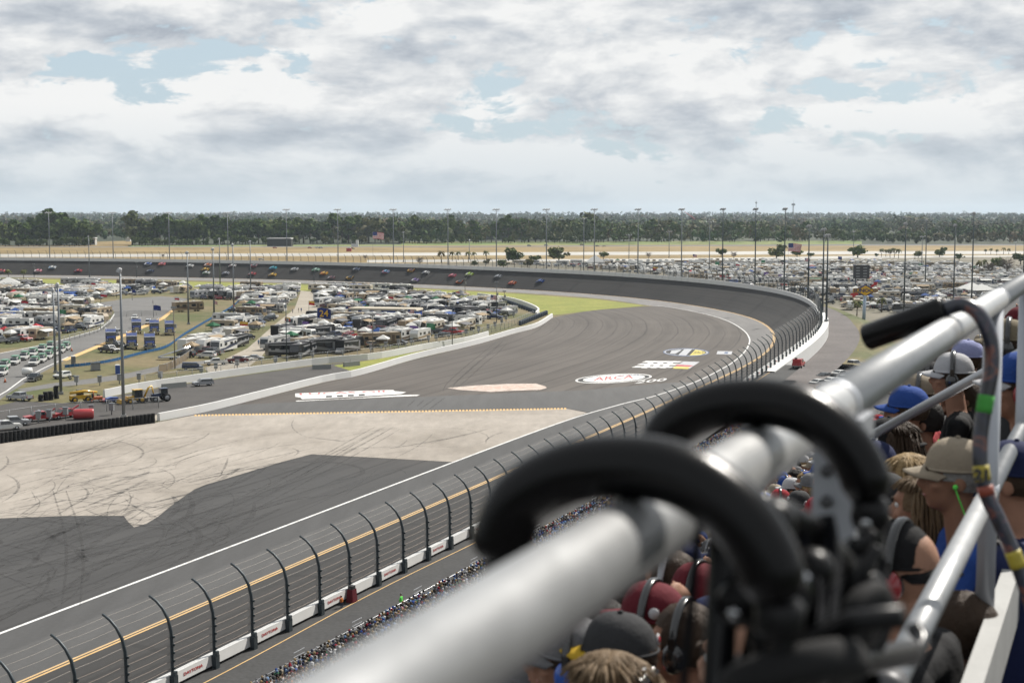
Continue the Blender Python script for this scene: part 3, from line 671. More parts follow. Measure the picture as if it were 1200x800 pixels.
# chain link fences with posts behind the walls
m_mesh = bpy.data.materials.new('chain_link'); m_mesh.use_nodes = True
tt = m_mesh.node_tree; bb = tt.nodes['Principled BSDF']; bb.inputs['Base Color'].default_value = (0.16, 0.165, 0.16, 1); bb.inputs['Alpha'].default_value = 0.22; bb.inputs['Roughness'].default_value = 0.6
def link_fence(path, h, label, sp=5.0, mt=None, off=(0, 0), postm=None, x0=None):
    pts = catmull([gp(x, y)[:2] for x, y in path], 10) + np.array(off)
    sg = np.linalg.norm(np.diff(pts, axis=0), axis=1); cm = np.concatenate([[0], np.cumsum(sg)]); n = max(1, int(cm[-1] / sp))
    o = empty('link_fence', (*pts[0], 0), label=label, cat='fence')
    q = [np.array([np.interp(cm[-1] * i / n, cm, pts[:, j]) for j in (0, 1)]) - pts[0] for i in range(n + 1)]
    pmh = MB().tube([(0, 0, 0), (0, 0, h)], 0.07, postm or m_grey, 6).mesh('post')
    for p in q: put('post', pmh, o, loc=(*p, 0))
    mb = MB()
    for a, b in zip(q, q[1:]): mb.quad((*a, 0.05), (*b, 0.05), (*b, h - .1), (*a, h - .1), mt or m_mesh)
    mb.obj('netting', o)
    MB().tube([(*p, h - .08) for p in q], 0.04, postm or m_grey, 4).obj('top_rail', o)
    return q, pts[0]
link_fence([(170, 452.5), (235, 443.5), (290, 435.5), (371, 424.5), (440, 417.5), (500, 406), (545, 398.5), (572, 391), (600, 383), (625, 372)], 2.6, 'chain link fence on posts above the inner white wall')
link_fence([(-40, 503), (40, 490), (110, 483), (186, 478)], 2.4, 'low chain link fence beside the red wreckers in the service yard')
link_fence([(186, 437), (205, 430), (240, 406), (262, 384)], 2.0, 'brown screened fence along the campers beside the grass strip', mt=mat('brown_screen', (0.20, 0.16, 0.11), 0.9))
link_fence([(112, 372), (150, 371), (200, 369)], 2.2, 'chain link gate fence across the grey infield road')
link_fence([(55, 407), (90, 397), (118, 388), (132, 378)], 2.0, 'chain link fence between the campers and the grey infield road')
# blue barrier strip
blue = mat('blue_mesh', (0.02, 0.11, 0.27), 0.7)
q = catmull([gp(x, y)[:2] for x, y in ((76, 432), (100, 429.5), (130, 425), (165, 416), (195, 408), (215, 394), (240, 379), (270, 362), (282, 352))], 8)
bf = empty('snow_fence', (*q[0], 0), label='long blue plastic barrier fence across the infield grass below the blue trucks', cat='fence')
for a, b in zip(q, q[1:]):
    MB().quad((*(a - q[0]), 0.25), (*(b - q[0]), 0.25), (*(b - q[0]), 1.0), (*(a - q[0]), 1.0), blue).obj('panel', bf)
pst = MB().tube([(0, 0, 0), (0, 0, 1.4)], 0.05, m_grey, 5).mesh('post')
for a in q[::2]: put('post', pst, bf, loc=(*(a - q[0]), 0))

# tyre barrier by the service yard: stacks of tyres, each stack one thing
tyre_m = MB().lathe([(0.20, 0.02), (0.30, 0.0), (0.36, 0.04), (0.38, 0.12), (0.36, 0.20), (0.30, 0.24), (0.20, 0.22)], m_tyre, 12).mesh('tyre')
tp = catmull([gp(x, y)[:2] for x, y in ((-30, 526), (0, 519.5), (60, 511), (120, 503), (184, 495))], 12)
sg = np.linalg.norm(np.diff(tp, axis=0), axis=1); cm = np.concatenate([[0], np.cumsum(sg)]); n = int(cm[-1] / 0.84)
for i in range(n):
    p = np.array([np.interp(cm[-1] * i / n, cm, tp[:, j]) for j in (0, 1)])
    o = empty('tyre_stack', (*p, 0), rng.uniform(0, 6), label=f'stack of black tyres in the barrier below the service yard, {nth(n - 1 - i)} from its right end', cat='tyre stack', group='tyre stacks of the barrier')
    for k in range(8):
        put('tyre', tyre_m, o, loc=(rng.normal(0, .02), rng.normal(0, .02), 0.235 * k), scale=(1.08, 1.08, 1))

# grey electric boxes with lamps behind the inner wall
BOX = [(96, 460), (138, 455), (182, 452), (250, 446), (270, 444), (284, 446), (312, 443), (340, 440), (387, 433), (421, 428), (453, 425), (470, 424), (494, 420), (526, 415), (546, 411), (565, 407), (584, 404), (592, 402), (608, 399),
       (625, 396), (651, 392)]
BOX = [(45, 496), (58, 494), (77, 491), (107, 488), (131, 486), (90, 452), (117, 452), (140, 450), (163, 449), (188, 447), (236, 440), (278, 432), (253, 436), (323, 428), (352, 424), (366, 421), (402, 418), (435, 413), (452, 410), (467, 407),
       (482, 405), (502, 402), (511, 400), (526, 398), (546, 394), (561, 391), (572, 388), (580, 385), (588, 381), (593, 377), (602, 372)]
bxm = MB().box((0, 0, 1.55), (0.9, 0.7, 1.3), m_grey).box((0, 0, 2.3), (1.1, 0.9, 0.12), m_steel).mesh('cabinet')
lgm = MB().tube([(0, 0, 0), (0, 0, 1.0)], 0.12, m_steel, 6).mesh('stand')
for i, (x, y) in enumerate(BOX):
    o = empty('electric_box', gp(x, y), rng.uniform(-.3, .3), label=f'grey electric box on a short stand near the pit walls, {nth(sorted(b[0] for b in BOX).index(x))} from the left', cat='electric box', group='electric boxes along the pit walls')
    put('cabinet', bxm, o); put('stand', lgm, o)
brm = MB().lathe([(0.45, 0), (0.5, 0.3), (0.47, 0.6), (0.5, 0.9), (0.45, 1.3)], mat('dark_blue_barrel', (0.06, 0.08, 0.11), 0.6), 10).mesh('barrel')
for i in range(16):
    t = i / 15; p = gp(615 + 30 * t, 381.5 - 12.5 * t)
    put('barrel', brm, loc=(p[0] - 1.6, p[1] + 1.0, 0), scale=1.3, label=f'dark barrel behind the tip of the pit wall, {nth(i)} from its left end', cat='barrel', group='barrels behind the pit wall tip')
for i in range(14):
    t = i / 13; p = gp(590 + 36 * t, 354 + 13 * t)
    put('barrel', brm, loc=(p[0], p[1], 0), scale=1.3, label=f'grey barrel along the curved white wall, {nth(i)} from its left end', cat='barrel', group='barrels along the curved wall')
# ---------------------------------------------------------------- vehicles
PAINT = {
 'white': (0.74, 0.74, 0.72), 'cream': (0.62, 0.56, 0.46), 'silver': (0.42, 0.43, 0.45), 'grey': (0.20, 0.21, 0.22), 'black': (0.016, 0.017, 0.02), 'dark blue': (0.02, 0.04, 0.11),
 'blue': (0.03, 0.10, 0.40), 'red': (0.42, 0.025, 0.03), 'maroon': (0.13, 0.02, 0.03), 'beige': (0.42, 0.34, 0.24), 'tan': (0.33, 0.25, 0.16), 'brown': (0.12, 0.08, 0.05), 'green': (0.02, 0.20, 0.08),
 'yellow': (0.72, 0.42, 0.02), 'orange': (0.62, 0.15, 0.03), 'teal': (0.03, 0.36, 0.44), 'pink': (0.62, 0.16, 0.22), 'lime': (0.42, 0.62, 0.04), 'light blue': (0.16, 0.36, 0.60), 'mint': (0.40, 0.62, 0.50), 'purple': (0.16, 0.07, 0.32), 'royal': (0.012, 0.035, 0.17)}
def paint(c):
    met = c in ('silver', 'grey', 'dark blue', 'maroon', 'black')
    return mat('paint_' + c.replace(' ', '_'), PAINT[c], 0.32, 0.25 if met else 0.0, var=0.05, vs=1.5, coat=0.3)
m_lamp = mat('headlight_glass', (0.7, 0.72, 0.72), 0.15, var=0.02); m_tail = mat('tail_light', (0.35, 0.02, 0.02), 0.3, var=0.02)
m_trim = mat('black_trim', (0.03, 0.03, 0.032), 0.6, var=0.08)
def wheel_mb(r, w, rim=None):
    return MB().lathe([(r * .55, -w / 2), (r * .95, -w / 2), (r, -w * .3), (r, w * .3), (r * .95, w / 2), (r * .55, w / 2)], m_tyre, 14, axis='Y').lathe([(r * .1, -w / 2 - .012), (r * .58, -w / 2 - .008), (r * .58, w / 2 + .008), (r * .1, w / 2 + .012)], rim or m_chrome, 10, axis='Y')
class Proto:
    def __init__(s): s.parts = []
    def part(s, name, mb, locs=((0, 0, 0),), sub=None):
        if name in ('side_window', 'stripe', 'livery_stripe'):          # one piece for each side of the vehicle
            for sg in (1, -1):
                q = MB()
                for f, m, k in zip(mb.f, mb.m, mb.sm):
                    if sg * sum(mb.v[i][1] for i in f) > 0: q.add([mb.v[i] for i in f], [tuple(range(len(f)))], mb.mats[m], k)
                if q.v: s.parts.append((name, q, locs, sub))
        else: s.parts.append((name, mb, locs, sub))
        return s
    def joined(s, name):
        a = MB()
        for _, mb, locs, _s in s.parts:
            for l in locs:
                o = len(a.v); a.v += [(x + l[0], y + l[1], z + l[2]) for x, y, z in mb.v]
                for f, m, k in zip(mb.f, mb.m, mb.sm): a.f.append(tuple(i + o for i in f)); a.m.append(a.mi(mb.mats[m])); a.sm.append(k)
        return a.mesh(name)
    def make(s, name, loc, rz, label, cat, group=None, rot=None, sc=1.0):
        root = empty(name, loc, rz, rot=rot, label=label, cat=cat, group=group); made = {}; root.scale = (sc,) * 3
        if not hasattr(s, '_m'): s._m = [mb.mesh(n) for n, mb, _l, _s in s.parts]
        for me, (n, mb, locs, sub) in zip(s._m, s.parts):
            for l in locs: made[n] = put(n, me, made.get(sub, root) if sub else root, loc=l)
        return root
def side_glass(mb, pts, w, belt, tum, m=None, out=0.012):
    def half(z): return w / 2 - max(0, z - belt) * tum + out
    for sgn in (1, -1):
        vs = [(x, sgn * half(z), z) for x, z in pts]; mb.add(vs, [tuple(range(len(vs)))[::sgn]], m or m_glass)
    return mb
def cross_glass(mb, a, b, w, belt, tum, inset=0.06, m=None, out=0.012):
    (x0, z0), (x1, z1) = a, b; d = Vector((x1 - x0, 0, z1 - z0)); nrm = Vector((-d.z, 0, d.x)).normalized() * out
    if nrm.x * (1 if x0 > 0 else -1) < 0 and abs(nrm.x) > .01: nrm = -nrm
    if nrm.z < 0: nrm = -nrm
    def half(z): return w / 2 - max(0, z - belt) * tum - inset
    vs = [Vector((x0, -half(z0), z0)) + nrm, Vector((x0, half(z0), z0)) + nrm, Vector((x1, half(z1), z1)) + nrm, Vector((x1, -half(z1), z1)) + nrm]
    return mb.add(vs, [(0, 1, 2, 3)], m or m_glass)
CACHE = {}
def cached(fn):
    def f(*a):
        kk = (fn.__name__,) + a
        if kk not in CACHE: CACHE[kk] = fn(*a)
        return CACHE[kk]
    return f
@cached
def pickup(c, c2=None):
    p = Proto(); pc = paint(c); b = MB()
    b.side([(2.85, .55), (2.9, .95), (2.75, 1.08), (1.45, 1.18), (0.72, 1.86), (-0.95, 1.88), (-1.15, 1.2), (-1.15, .5), (2.7, .45)], 1.98, pc, 1.18, .22)
    b.side([(-1.12, .5), (-1.12, 1.18), (-2.95, 1.18), (-2.98, .55)], 1.96, pc)
    b.box((-2.0, 0, 1.185), (1.6, 1.6, 0.01), m_trim)
    p.part('body', b)
    g = MB(); side_glass(g, [(1.28, 1.22), (.68, 1.76), (-.85, 1.78), (-.98, 1.24)], 1.98, 1.18, .22); p.part('side_window', g)
    p.part('windshield', cross_glass(MB(), (1.42, 1.21), (.76, 1.82), 1.98, 1.18, .22)); p.part('rear_window', cross_glass(MB(), (-1.13, 1.28), (-.98, 1.78), 1.98, 1.18, .22))
    p.part('grille', MB().box((2.9, 0, .8), (.06, 1.2, .3), m_trim)); p.part('bumper', MB().box((2.95, 0, .5), (.16, 1.9, .22), m_chrome)); p.part('bumper', MB().box((-3.02, 0, .55), (.16, 1.9, .2), m_chrome))
    p.part('headlight', MB().box((2.89, 0, .87), (.08, .34, .2), m_lamp), ((0, .78, 0), (0, -.78, 0))); p.part('tail_light', MB().box((-2.97, 0, .95), (.06, .16, .4), m_tail), ((0, .88, 0), (0, -.88, 0)))
    p.part('wheel', wheel_mb(.4, .28), ((1.9, .88, .4), (1.9, -.88, .4), (-1.85, .88, .4), (-1.85, -.88, .4)))
    return p
@cached
def suv(c):
    p = Proto(); b = MB()
    b.side([(2.3, .5), (2.35, .85), (2.2, 1.0), (1.25, 1.12), (.55, 1.68), (-1.9, 1.68), (-2.3, 1.1), (-2.35, .5), (2.2, .38)], 1.86, paint(c), 1.05, .24); p.part('body', b)
    p.part('side_window', side_glass(MB(), [(1.05, 1.12), (.5, 1.58), (-1.75, 1.58), (-2.05, 1.12)], 1.86, 1.05, .24))
    p.part('windshield', cross_glass(MB(), (1.22, 1.14), (.6, 1.64), 1.86, 1.05, .24)); p.part('rear_window', cross_glass(MB(), (-2.25, 1.17), (-1.95, 1.62), 1.86, 1.05, .24))
    p.part('headlight', MB().box((2.3, 0, .82), (.1, .4, .16), m_lamp), ((0, .68, 0), (0, -.68, 0))); p.part('tail_light', MB().box((-2.33, 0, .95), (.06, .3, .3), m_tail), ((0, .74, 0), (0, -.74, 0)))
    p.part('bumper', MB().box((2.35, 0, .5), (.12, 1.7, .2), m_trim)); p.part('bumper', MB().box((-2.36, 0, .5), (.12, 1.7, .2), m_trim))
    p.part('wheel', wheel_mb(.36, .24), ((1.45, .82, .36), (1.45, -.82, .36), (-1.4, .82, .36), (-1.4, -.82, .36)))
    return p
@cached
def sedan(c):
    p = Proto(); b = MB()
    b.side([(2.35, .45), (2.38, .68), (2.2, .8), (1.05, .95), (.35, 1.42), (-1.0, 1.42), (-1.75, 1.0), (-2.3, .95), (-2.35, .45), (2.2, .32)], 1.8, paint(c), .95, .3); p.part('body', b)
    p.part('side_window', side_glass(MB(), [(.95, .98), (.32, 1.36), (-.95, 1.36), (-1.55, 1.0)], 1.8, .95, .3))
    p.part('windshield', cross_glass(MB(), (1.02, .97), (.38, 1.4), 1.8, .95, .3)); p.part('rear_window', cross_glass(MB(), (-1.7, 1.03), (-1.04, 1.4), 1.8, .95, .3))
    p.part('headlight', MB().box((2.32, 0, .66), (.1, .4, .12), m_lamp), ((0, .64, 0), (0, -.64, 0)))
    p.part('wheel', wheel_mb(.33, .22), ((1.4, .8, .33), (1.4, -.8, .33), (-1.35, .8, .33), (-1.35, -.8, .33)))
    return p
@cached
def minivan(c):
    p = Proto(); b = MB()
    b.side([(2.5, .5), (2.5, .85), (1.9, 1.1), (1.1, 1.85), (-2.3, 1.95), (-2.5, 1.1), (-2.5, .45), (2.3, .4)], 1.95, paint(c), 1.1, .16); p.part('body', b)
    p.part('side_window', side_glass(MB(), [(1.5, 1.2), (1.0, 1.75), (-2.1, 1.8), (-2.2, 1.2)], 1.95, 1.1, .16)); p.part('windshield', cross_glass(MB(), (1.85, 1.16), (1.15, 1.8), 1.95, 1.1, .16))
    p.part('rear_window', cross_glass(MB(), (-2.49, 1.2), (-2.32, 1.85), 1.95, 1.1, .16)); p.part('wheel', wheel_mb(.35, .24), ((1.6, .86, .35), (1.6, -.86, .35), (-1.5, .86, .35), (-1.5, -.86, .35)))
    return p
ROOF = {'white': mat('camper_roof', (0.62, 0.62, 0.60), 0.6, var=0.15, vs=0.8), 'grey': mat('camper_roof_grey', (.30, .30, .30), .7, var=.15), 'tan': mat('camper_roof_tan', (.40, .35, .28), .7, var=.15), 'dark': mat('camper_roof_dark', (.10, .10, .105), .7, var=.15)}; m_roofw = ROOF['white']; m_awn = {k: mat('awning_' + k, c, 0.8, var=0.1) for k, c in {'white': (.62, .62, .6), 'blue': (.03, .08, .26), 'green': (.015, .11, .05), 'tan': (.33, .25, .16), 'red': (.42, .03, .04), 'grey': (.14, .14, .15)}.items()}
@cached
def motorhome(c, c2, awn):
    p = Proto(); pc = paint(c); b = MB()
    b.side([(5.3, .55), (5.45, 1.5), (5.25, 3.0), (5.0, 3.35), (-5.1, 3.35), (-5.2, 3.2), (-5.2, .5)], 2.55, pc); p.part('body', b)
    b = MB().box((0, 0, 3.365), (10.0, 2.4, .02), ROOF[{'black': 'dark', 'silver': 'grey', 'grey': 'dark', 'dark blue': 'dark', 'beige': 'tan', 'tan': 'tan', 'brown': 'tan'}.get(c, 'grey' if c2 == 'grey' else 'white')]); p.part('roof', b)
    b = MB(); side_glass(b, [(5.25, .62), (5.36, 1.15), (1.8, 1.25), (-1.2, 1.9), (-5.18, 2.2), (-5.18, 1.5), (-1.5, 1.1), (1.5, .75)], 2.55, 99, 0, paint(c2)); side_glass(b, [(2, 2.55), (3, 2.9), (-4.8, 3.1), (-5.1, 2.9)], 2.55, 99, 0, paint(c2), .008); p.part('stripe', b)
    p.part('windshield', MB().quad((5.455, -1.15, 1.6), (5.455, 1.15, 1.6), (5.27, 1.15, 2.95), (5.27, -1.15, 2.95), m_glass))
    for x0, x1 in ((3.9, 4.9), (.8, 2.4), (-2.6, -1.0), (-4.6, -3.6)): p.part('side_window', side_glass(MB(), [(x0, 1.75), (x1, 1.75), (x1, 2.5), (x0, 2.5)], 2.55, 99, 0, None, .02))
    p.part('door', MB().box((3.15, -1.29, 1.7), (.8, .04, 2.1), paint(c2)))
    p.part('air_conditioner', MB().box((0, 0, 3.5), (1.1, .9, .28), m_roofw, top=(.85, .85)), ((2.2, 0, 0), (-2.4, 0, 0)))
    p.part('wheel', wheel_mb(.48, .3), ((3.3, 1.1, .48), (3.3, -1.1, .48), (-2.6, 1.1, .48), (-2.6, -1.1, .48)))
    if awn: p.part('awning', MB().quad((-3.5, -1.3, 3.05), (2.3, -1.3, 3.05), (2.3, -3.7, 2.5), (-3.5, -3.7, 2.5), m_awn[awn]).tube([(-3.4, -1.3, 1.2), (-3.4, -3.65, 2.5)], .03, m_grey, 4).tube([(2.2, -1.3, 1.2), (2.2, -3.65, 2.5)], .03, m_grey, 4))
    return p
@cached
def trailer(c, c2, awn):
    p = Proto(); b = MB()
    b.side([(4.2, 1.1), (4.35, 2.2), (3.7, 3.2), (-4.1, 3.25), (-4.2, 3.1), (-4.2, .6), (3.6, .6)], 2.45, paint(c)); p.part('body', b)
    p.part('roof', MB().box((-.2, 0, 3.262), (7.6, 2.3, .03), ROOF[{'silver': 'grey', 'beige': 'tan'}.get(c, 'grey' if c2 == 'black' else 'white')]))
    b = MB(); side_glass(b, [(3.7, .75), (4.25, 1.3), (1.5, 1.35), (-4.18, 1.9), (-4.18, 1.3), (0, .9)], 2.45, 99, 0, paint(c2)); p.part('stripe', b)
    for x0, x1 in ((1.8, 2.9), (-.9, .6), (-3.6, -2.6)): p.part('side_window', side_glass(MB(), [(x0, 1.75), (x1, 1.75), (x1, 2.45), (x0, 2.45)], 2.45, 99, 0, None, .02))
    p.part('door', MB().box((1.3, -1.24, 1.6), (.7, .04, 1.9), paint('silver'))); p.part('rear_window', MB().quad((-4.215, -.7, 1.8), (-4.215, .7, 1.8), (-4.215, .7, 2.5), (-4.215, -.7, 2.5), m_glass))
    p.part('air_conditioner', MB().box((0, 0, 3.4), (1.0, .9, .28), m_roofw, top=(.85, .85))); p.part('hitch', MB().box((4.8, 0, .65), (1.4, .12, .14), m_trim))
    p.part('wheel', wheel_mb(.36, .24), ((-.4, 1.05, .36), (-.4, -1.05, .36), (-1.3, 1.05, .36), (-1.3, -1.05, .36)))
    if awn: p.part('awning', MB().quad((-3, -1.25, 2.95), (2.2, -1.25, 2.95), (2.2, -3.5, 2.45), (-3, -3.5, 2.45), m_awn[awn]).tube([(-2.9, -1.25, 1.2), (-2.9, -3.45, 2.45)], .03, m_grey, 4).tube([(2.1, -1.25, 1.2), (2.1, -3.45, 2.45)], .03, m_grey, 4))
    return p
@cached
def canopy(c):
    p = Proto(); m = m_awn[c]
    b = MB().add([(-1.6, -1.6, 2.3), (1.6, -1.6, 2.3), (1.6, 1.6, 2.3), (-1.6, 1.6, 2.3), (0, 0, 3.3), (-1.6, -1.6, 2.05), (1.6, -1.6, 2.05), (1.6, 1.6, 2.05), (-1.6, 1.6, 2.05)],
                 [(0, 1, 4), (1, 2, 4), (2, 3, 4), (3, 0, 4), (5, 6, 1, 0), (6, 7, 2, 1), (7, 8, 3, 2), (8, 5, 0, 3)], m); p.part('roof', b)
    p.part('leg', MB().tube([(0, 0, 0), (0, 0, 2.2)], .04, m_grey, 5), ((-1.55, -1.55, 0), (1.55, -1.55, 0), (1.55, 1.55, 0), (-1.55, 1.55, 0)))
    return p
@cached
def semi(c):
    p = Proto(); pc = paint(c)
    p.part('hood', MB().side([(3.2, .9), (3.25, 1.6), (3.0, 1.9), (1.5, 2.05), (1.5, .9)], 1.9, pc)); p.part('cab', MB().side([(1.5, .8), (1.5, 2.05), (1.1, 2.9), (-.9, 3.6), (-1.1, 3.6), (-1.1, .8)], 2.4, pc))
    p.part('windshield', cross_glass(MB(), (1.49, 2.1), (1.13, 2.85), 2.4, 99, 0)); p.part('side_window', side_glass(MB(), [(1.1, 2.0), (.9, 2.65), (.1, 2.65), (.1, 2.0)], 2.4, 99, 0))
    p.part('visor', MB().box((1.15, 0, 2.95), (.5, 2.3, .22), paint('white'))); p.part('grille', MB().box((3.26, 0, 1.35), (.06, 1.1, .9), m_chrome)); p.part('bumper', MB().box((3.35, 0, .7), (.3, 2.4, .4), m_chrome))
    p.part('exhaust_stack', MB().tube([(-1.2, 0, 1.0), (-1.2, 0, 4.0)], .1, m_chrome, 8), ((0, 1.15, 0), (0, -1.15, 0))); p.part('chassis', MB().box((-2.6, 0, .85), (4.2, 1.0, .3), m_trim)); p.part('fuel_tank', MB().lathe([(.33, -.8), (.33, .8)], m_chrome, 10, axis='X'), ((.2, 1.1, .75), (.2, -1.1, .75)))
    p.part('wheel', wheel_mb(.52, .34), ((2.4, 1.0, .52), (2.4, -1.0, .52), (-2.8, 1.0, .52), (-2.8, -1.0, .52), (-4.1, 1.0, .52), (-4.1, -1.0, .52)))
    p.part('headlight', MB().box((3.2, 0, 1.35), (.12, .3, .22), m_lamp), ((0, .88, 0), (0, -.88, 0)))
    return p
@cached
def race_car(c, c2):
    p = Proto(); b = MB()
    b.side([(2.5, .12), (2.52, .42), (2.2, .62), (1.1, .78), (.45, 1.22), (-.9, 1.24), (-1.65, .93), (-2.45, .92), (-2.5, .2)], 1.98, paint(c), .75, .42); p.part('body', b)
    b = MB(); side_glass(b, [(2.3, .2), (2.0, .5), (-.4, .72), (-2.46, .86), (-2.46, .3), (0, .22)], 1.98, .75, .42, paint(c2)); p.part('livery_stripe', b)
    p.part('side_window', side_glass(MB(), [(1.0, .82), (.45, 1.14), (-.85, 1.15), (-1.4, .9)], 1.98, .75, .42, None, .02)); p.part('windshield', cross_glass(MB(), (1.08, .81), (.48, 1.19), 1.98, .75, .42)); p.part('rear_window', cross_glass(MB(), (-1.6, .97), (-.94, 1.22), 1.98, .75, .42))
    p.part('hood_panel', MB().quad((2.2, -.7, .645), (1.15, -.75, .80), (1.15, .75, .80), (2.2, .7, .645), paint(c2))); p.part('spoiler', MB().box((-2.5, 0, 1.05), (.05, 1.6, .26), paint(c2)))
    p.part('wheel', wheel_mb(.34, .28), ((1.55, .86, .34), (1.55, -.86, .34), (-1.45, .86, .34), (-1.45, -.86, .34)))
    return p

# race cars on the banking: place in the photograph, paint, second colour, word for the look
RACE = [(2, 317, 'red', 'white'), (45, 317, 'pink', 'white'), (62, 313, 'white', 'light blue'), (92, 317, 'red', 'dark blue'), (173, 308.5, 'blue', 'white'), (176, 317, 'dark blue', 'grey'), (190, 309, 'pink', 'orange'),
        (222, 311, 'white', 'silver'), (244, 310, 'orange', 'white'), (240.5, 314.7, 'yellow', 'black'), (242, 319.2, 'white', 'green'), (265, 320, 'silver', 'dark blue'), (272, 311, 'white', 'maroon'), (297, 311, 'grey', 'pink'),
        (295, 320.5, 'red', 'grey'), (320, 313.5, 'teal', 'light blue'), (319, 321.4, 'yellow', 'brown'), (346, 315, 'silver', 'white'), (371, 315.6, 'mint', 'green'), (380, 319.6, 'yellow', 'orange'), (389, 324.8, 'maroon', 'silver'),
        (410, 325.2, 'black', 'yellow'), (418.5, 315, 'dark blue', 'silver'), (452.5, 317.8, 'light blue', 'pink'), (481, 316.4, 'maroon', 'yellow'), (486, 327.5, 'purple', 'white'), (499, 319, 'white', 'dark blue'), (530, 322, 'pink', 'red'),
        (538.5, 329.5, 'black', 'orange'), (551, 320.7, 'lime', 'white'), (584.5, 323.3, 'silver', 'grey'), (601, 331, 'orange', 'red'), (633, 328.6, 'blue', 'black')]
grid = [(s, v, proj(trk(s, v, 0, .6))) for s in np.arange(S_TURN + 120, LEN - 60, 1.0) for v in np.linspace(.06, .92, 30)]
gx = np.array([g_[2][0] for g_ in grid]); gy = np.array([g_[2][1] for g_ in grid])
def car_frame(s, v):
    t = (Vector(trk(s + 1, v)) - Vector(trk(s - 1, v))).normalized(); a = (Vector(trk(s, v)) - Vector(trk(s, v + .08))).normalized()
    up = t.cross(a).normalized(); a = up.cross(t)
    return Matrix((t, a, up)).transposed().to_euler()
ordx = sorted(range(len(RACE)), key=lambda i: RACE[i][0])
for i, (x, y, c, c2) in enumerate(RACE):
    j = int(np.argmin((gx - x) ** 2 + (2.0 * (gy - y)) ** 2)); s, v, _ = grid[j]
    race_car(c, c2).make('race_car', trk(s, v, 0, 0.02), 0, f'{c} and {c2} stock car, {nth(ordx.index(i))} from the left on the far banking', 'race car', 'stock cars racing round the banking', rot=car_frame(s, v))

# named vehicles near the service yard, all with their parts
def at_px(x, y, z=0.0): return gp(x, y, z)
def head(x0, y0, x1, y1):
    a, b = gp(x0, y0), gp(x1, y1); return math.atan2(b[1] - a[1], b[0] - a[0])
pickup('silver').make('pickup_truck', gp(23, 469), head(60, 469, 20, 466), 'silver pickup truck driving on the asphalt left of the stacked tyres', 'pickup truck')
pickup('black').make('pickup_truck', gp(41, 446), head(50, 440, 30, 447), 'dark pickup truck beside the white round tank on the grass', 'pickup truck')
suv('white').make('car', gp(73, 443), head(90, 441, 60, 446), 'white car on the grass between the dark pickup and the motorcycle', 'car')
suv('silver').make('car', gp(238, 452), head(260, 450, 215, 453), 'silver sport utility car parked on pit road below the white wall', 'car')
suv('white').make('car', gp(158, 374), head(160, 371, 150, 376), 'white car driving away along the grey infield road', 'car')
minivan('silver').make('minivan', gp(174, 380), head(180, 370, 165, 383), 'silver minivan parked on the road edge behind the blue trucks', 'minivan')
pickup('black').make('pickup_truck', gp(128, 413), head(100, 411, 150, 415), 'nearer of two black pickup trucks on the grass below the blue trucks', 'pickup truck', sc=1.18)
pickup('black').make('pickup_truck', gp(139, 408.5), head(110, 405, 165, 410), 'farther of two black pickup trucks on the grass below the blue trucks', 'pickup truck', sc=1.18)
minivan('dark blue').make('minivan', gp(225, 433), head(200, 433, 250, 432), 'dark van parked by the ladder trailers near the white wall', 'van')
pickup('white').make('pickup_truck', gp(253, 427.5), head(270, 427, 240, 428), 'white pickup truck parked between the dark van and the maroon pickup', 'pickup truck')
pickup('maroon').make('pickup_truck', gp(278, 425), head(260, 426, 300, 424), 'maroon pickup truck parked by the white wall', 'pickup truck')
sedan('silver').make('car', gp(299, 421.5), head(290, 421, 320, 421), 'silver sedan parked at the right end of the row by the wall', 'car')
sedan('white').make('car', gp(288, 423), head(280, 424, 300, 421), 'white sedan parked between the maroon pickup and the silver sedan', 'car')
for i, (x, y) in enumerate([(130, 403), (154.5, 408), (175.5, 409), (160, 390), (181, 391), (199, 392), (152, 402), (190, 405)][:6]):
    semi('royal').make('semi_truck', gp(x, y), head(x, y - 6, x + 3, y + 10), f'blue semi tractor with white sun visor, {nth(sorted(q[0] for q in [(130,), (154.5,), (175.5,), (160,), (181,), (199,)]).index(x))} from the left of six on the grass', 'semi truck', 'blue semi tractors on the grass', sc=1.25)
minivan('silver').make('minivan', gp(138, 392), head(130, 390, 150, 385), 'big silver van behind the blue semi tractors', 'van')
# white and green safety trucks in two rows
@cached
def safety_truck():
    p = Proto(); q = pickup('white'); p.parts = list(q.parts)
    p.part('utility_box', MB().box((-2.05, 0, 1.55), (1.75, 1.95, .75), paint('green'))); p.part('light_bar', MB().box((.0, 0, 2.1), (.35, 1.5, .2), paint('green'))); p.part('rack', MB().box((-1.2, 0, 2.25), (3.4, 1.7, .1), paint('green')))
    return p
SAF = [(5, 432), (17, 427), (28, 421.5), (38, 417.5), (49, 413), (59, 409.5), (2, 440), (40, 428), (48.5, 424.5), (56, 420.5), (63.5, 417), (71, 413.5), (77, 410)]
for i, (x, y) in enumerate(SAF):
    row = 'left' if i < 6 else 'right'
    safety_truck().make('safety_truck', gp(x, y), head(60, 405, 0, 436), f'white and green safety truck, {nth(i if i < 6 else i - 6)} in the {row} row on the grey road', 'safety truck', 'safety trucks lined up on the infield road')
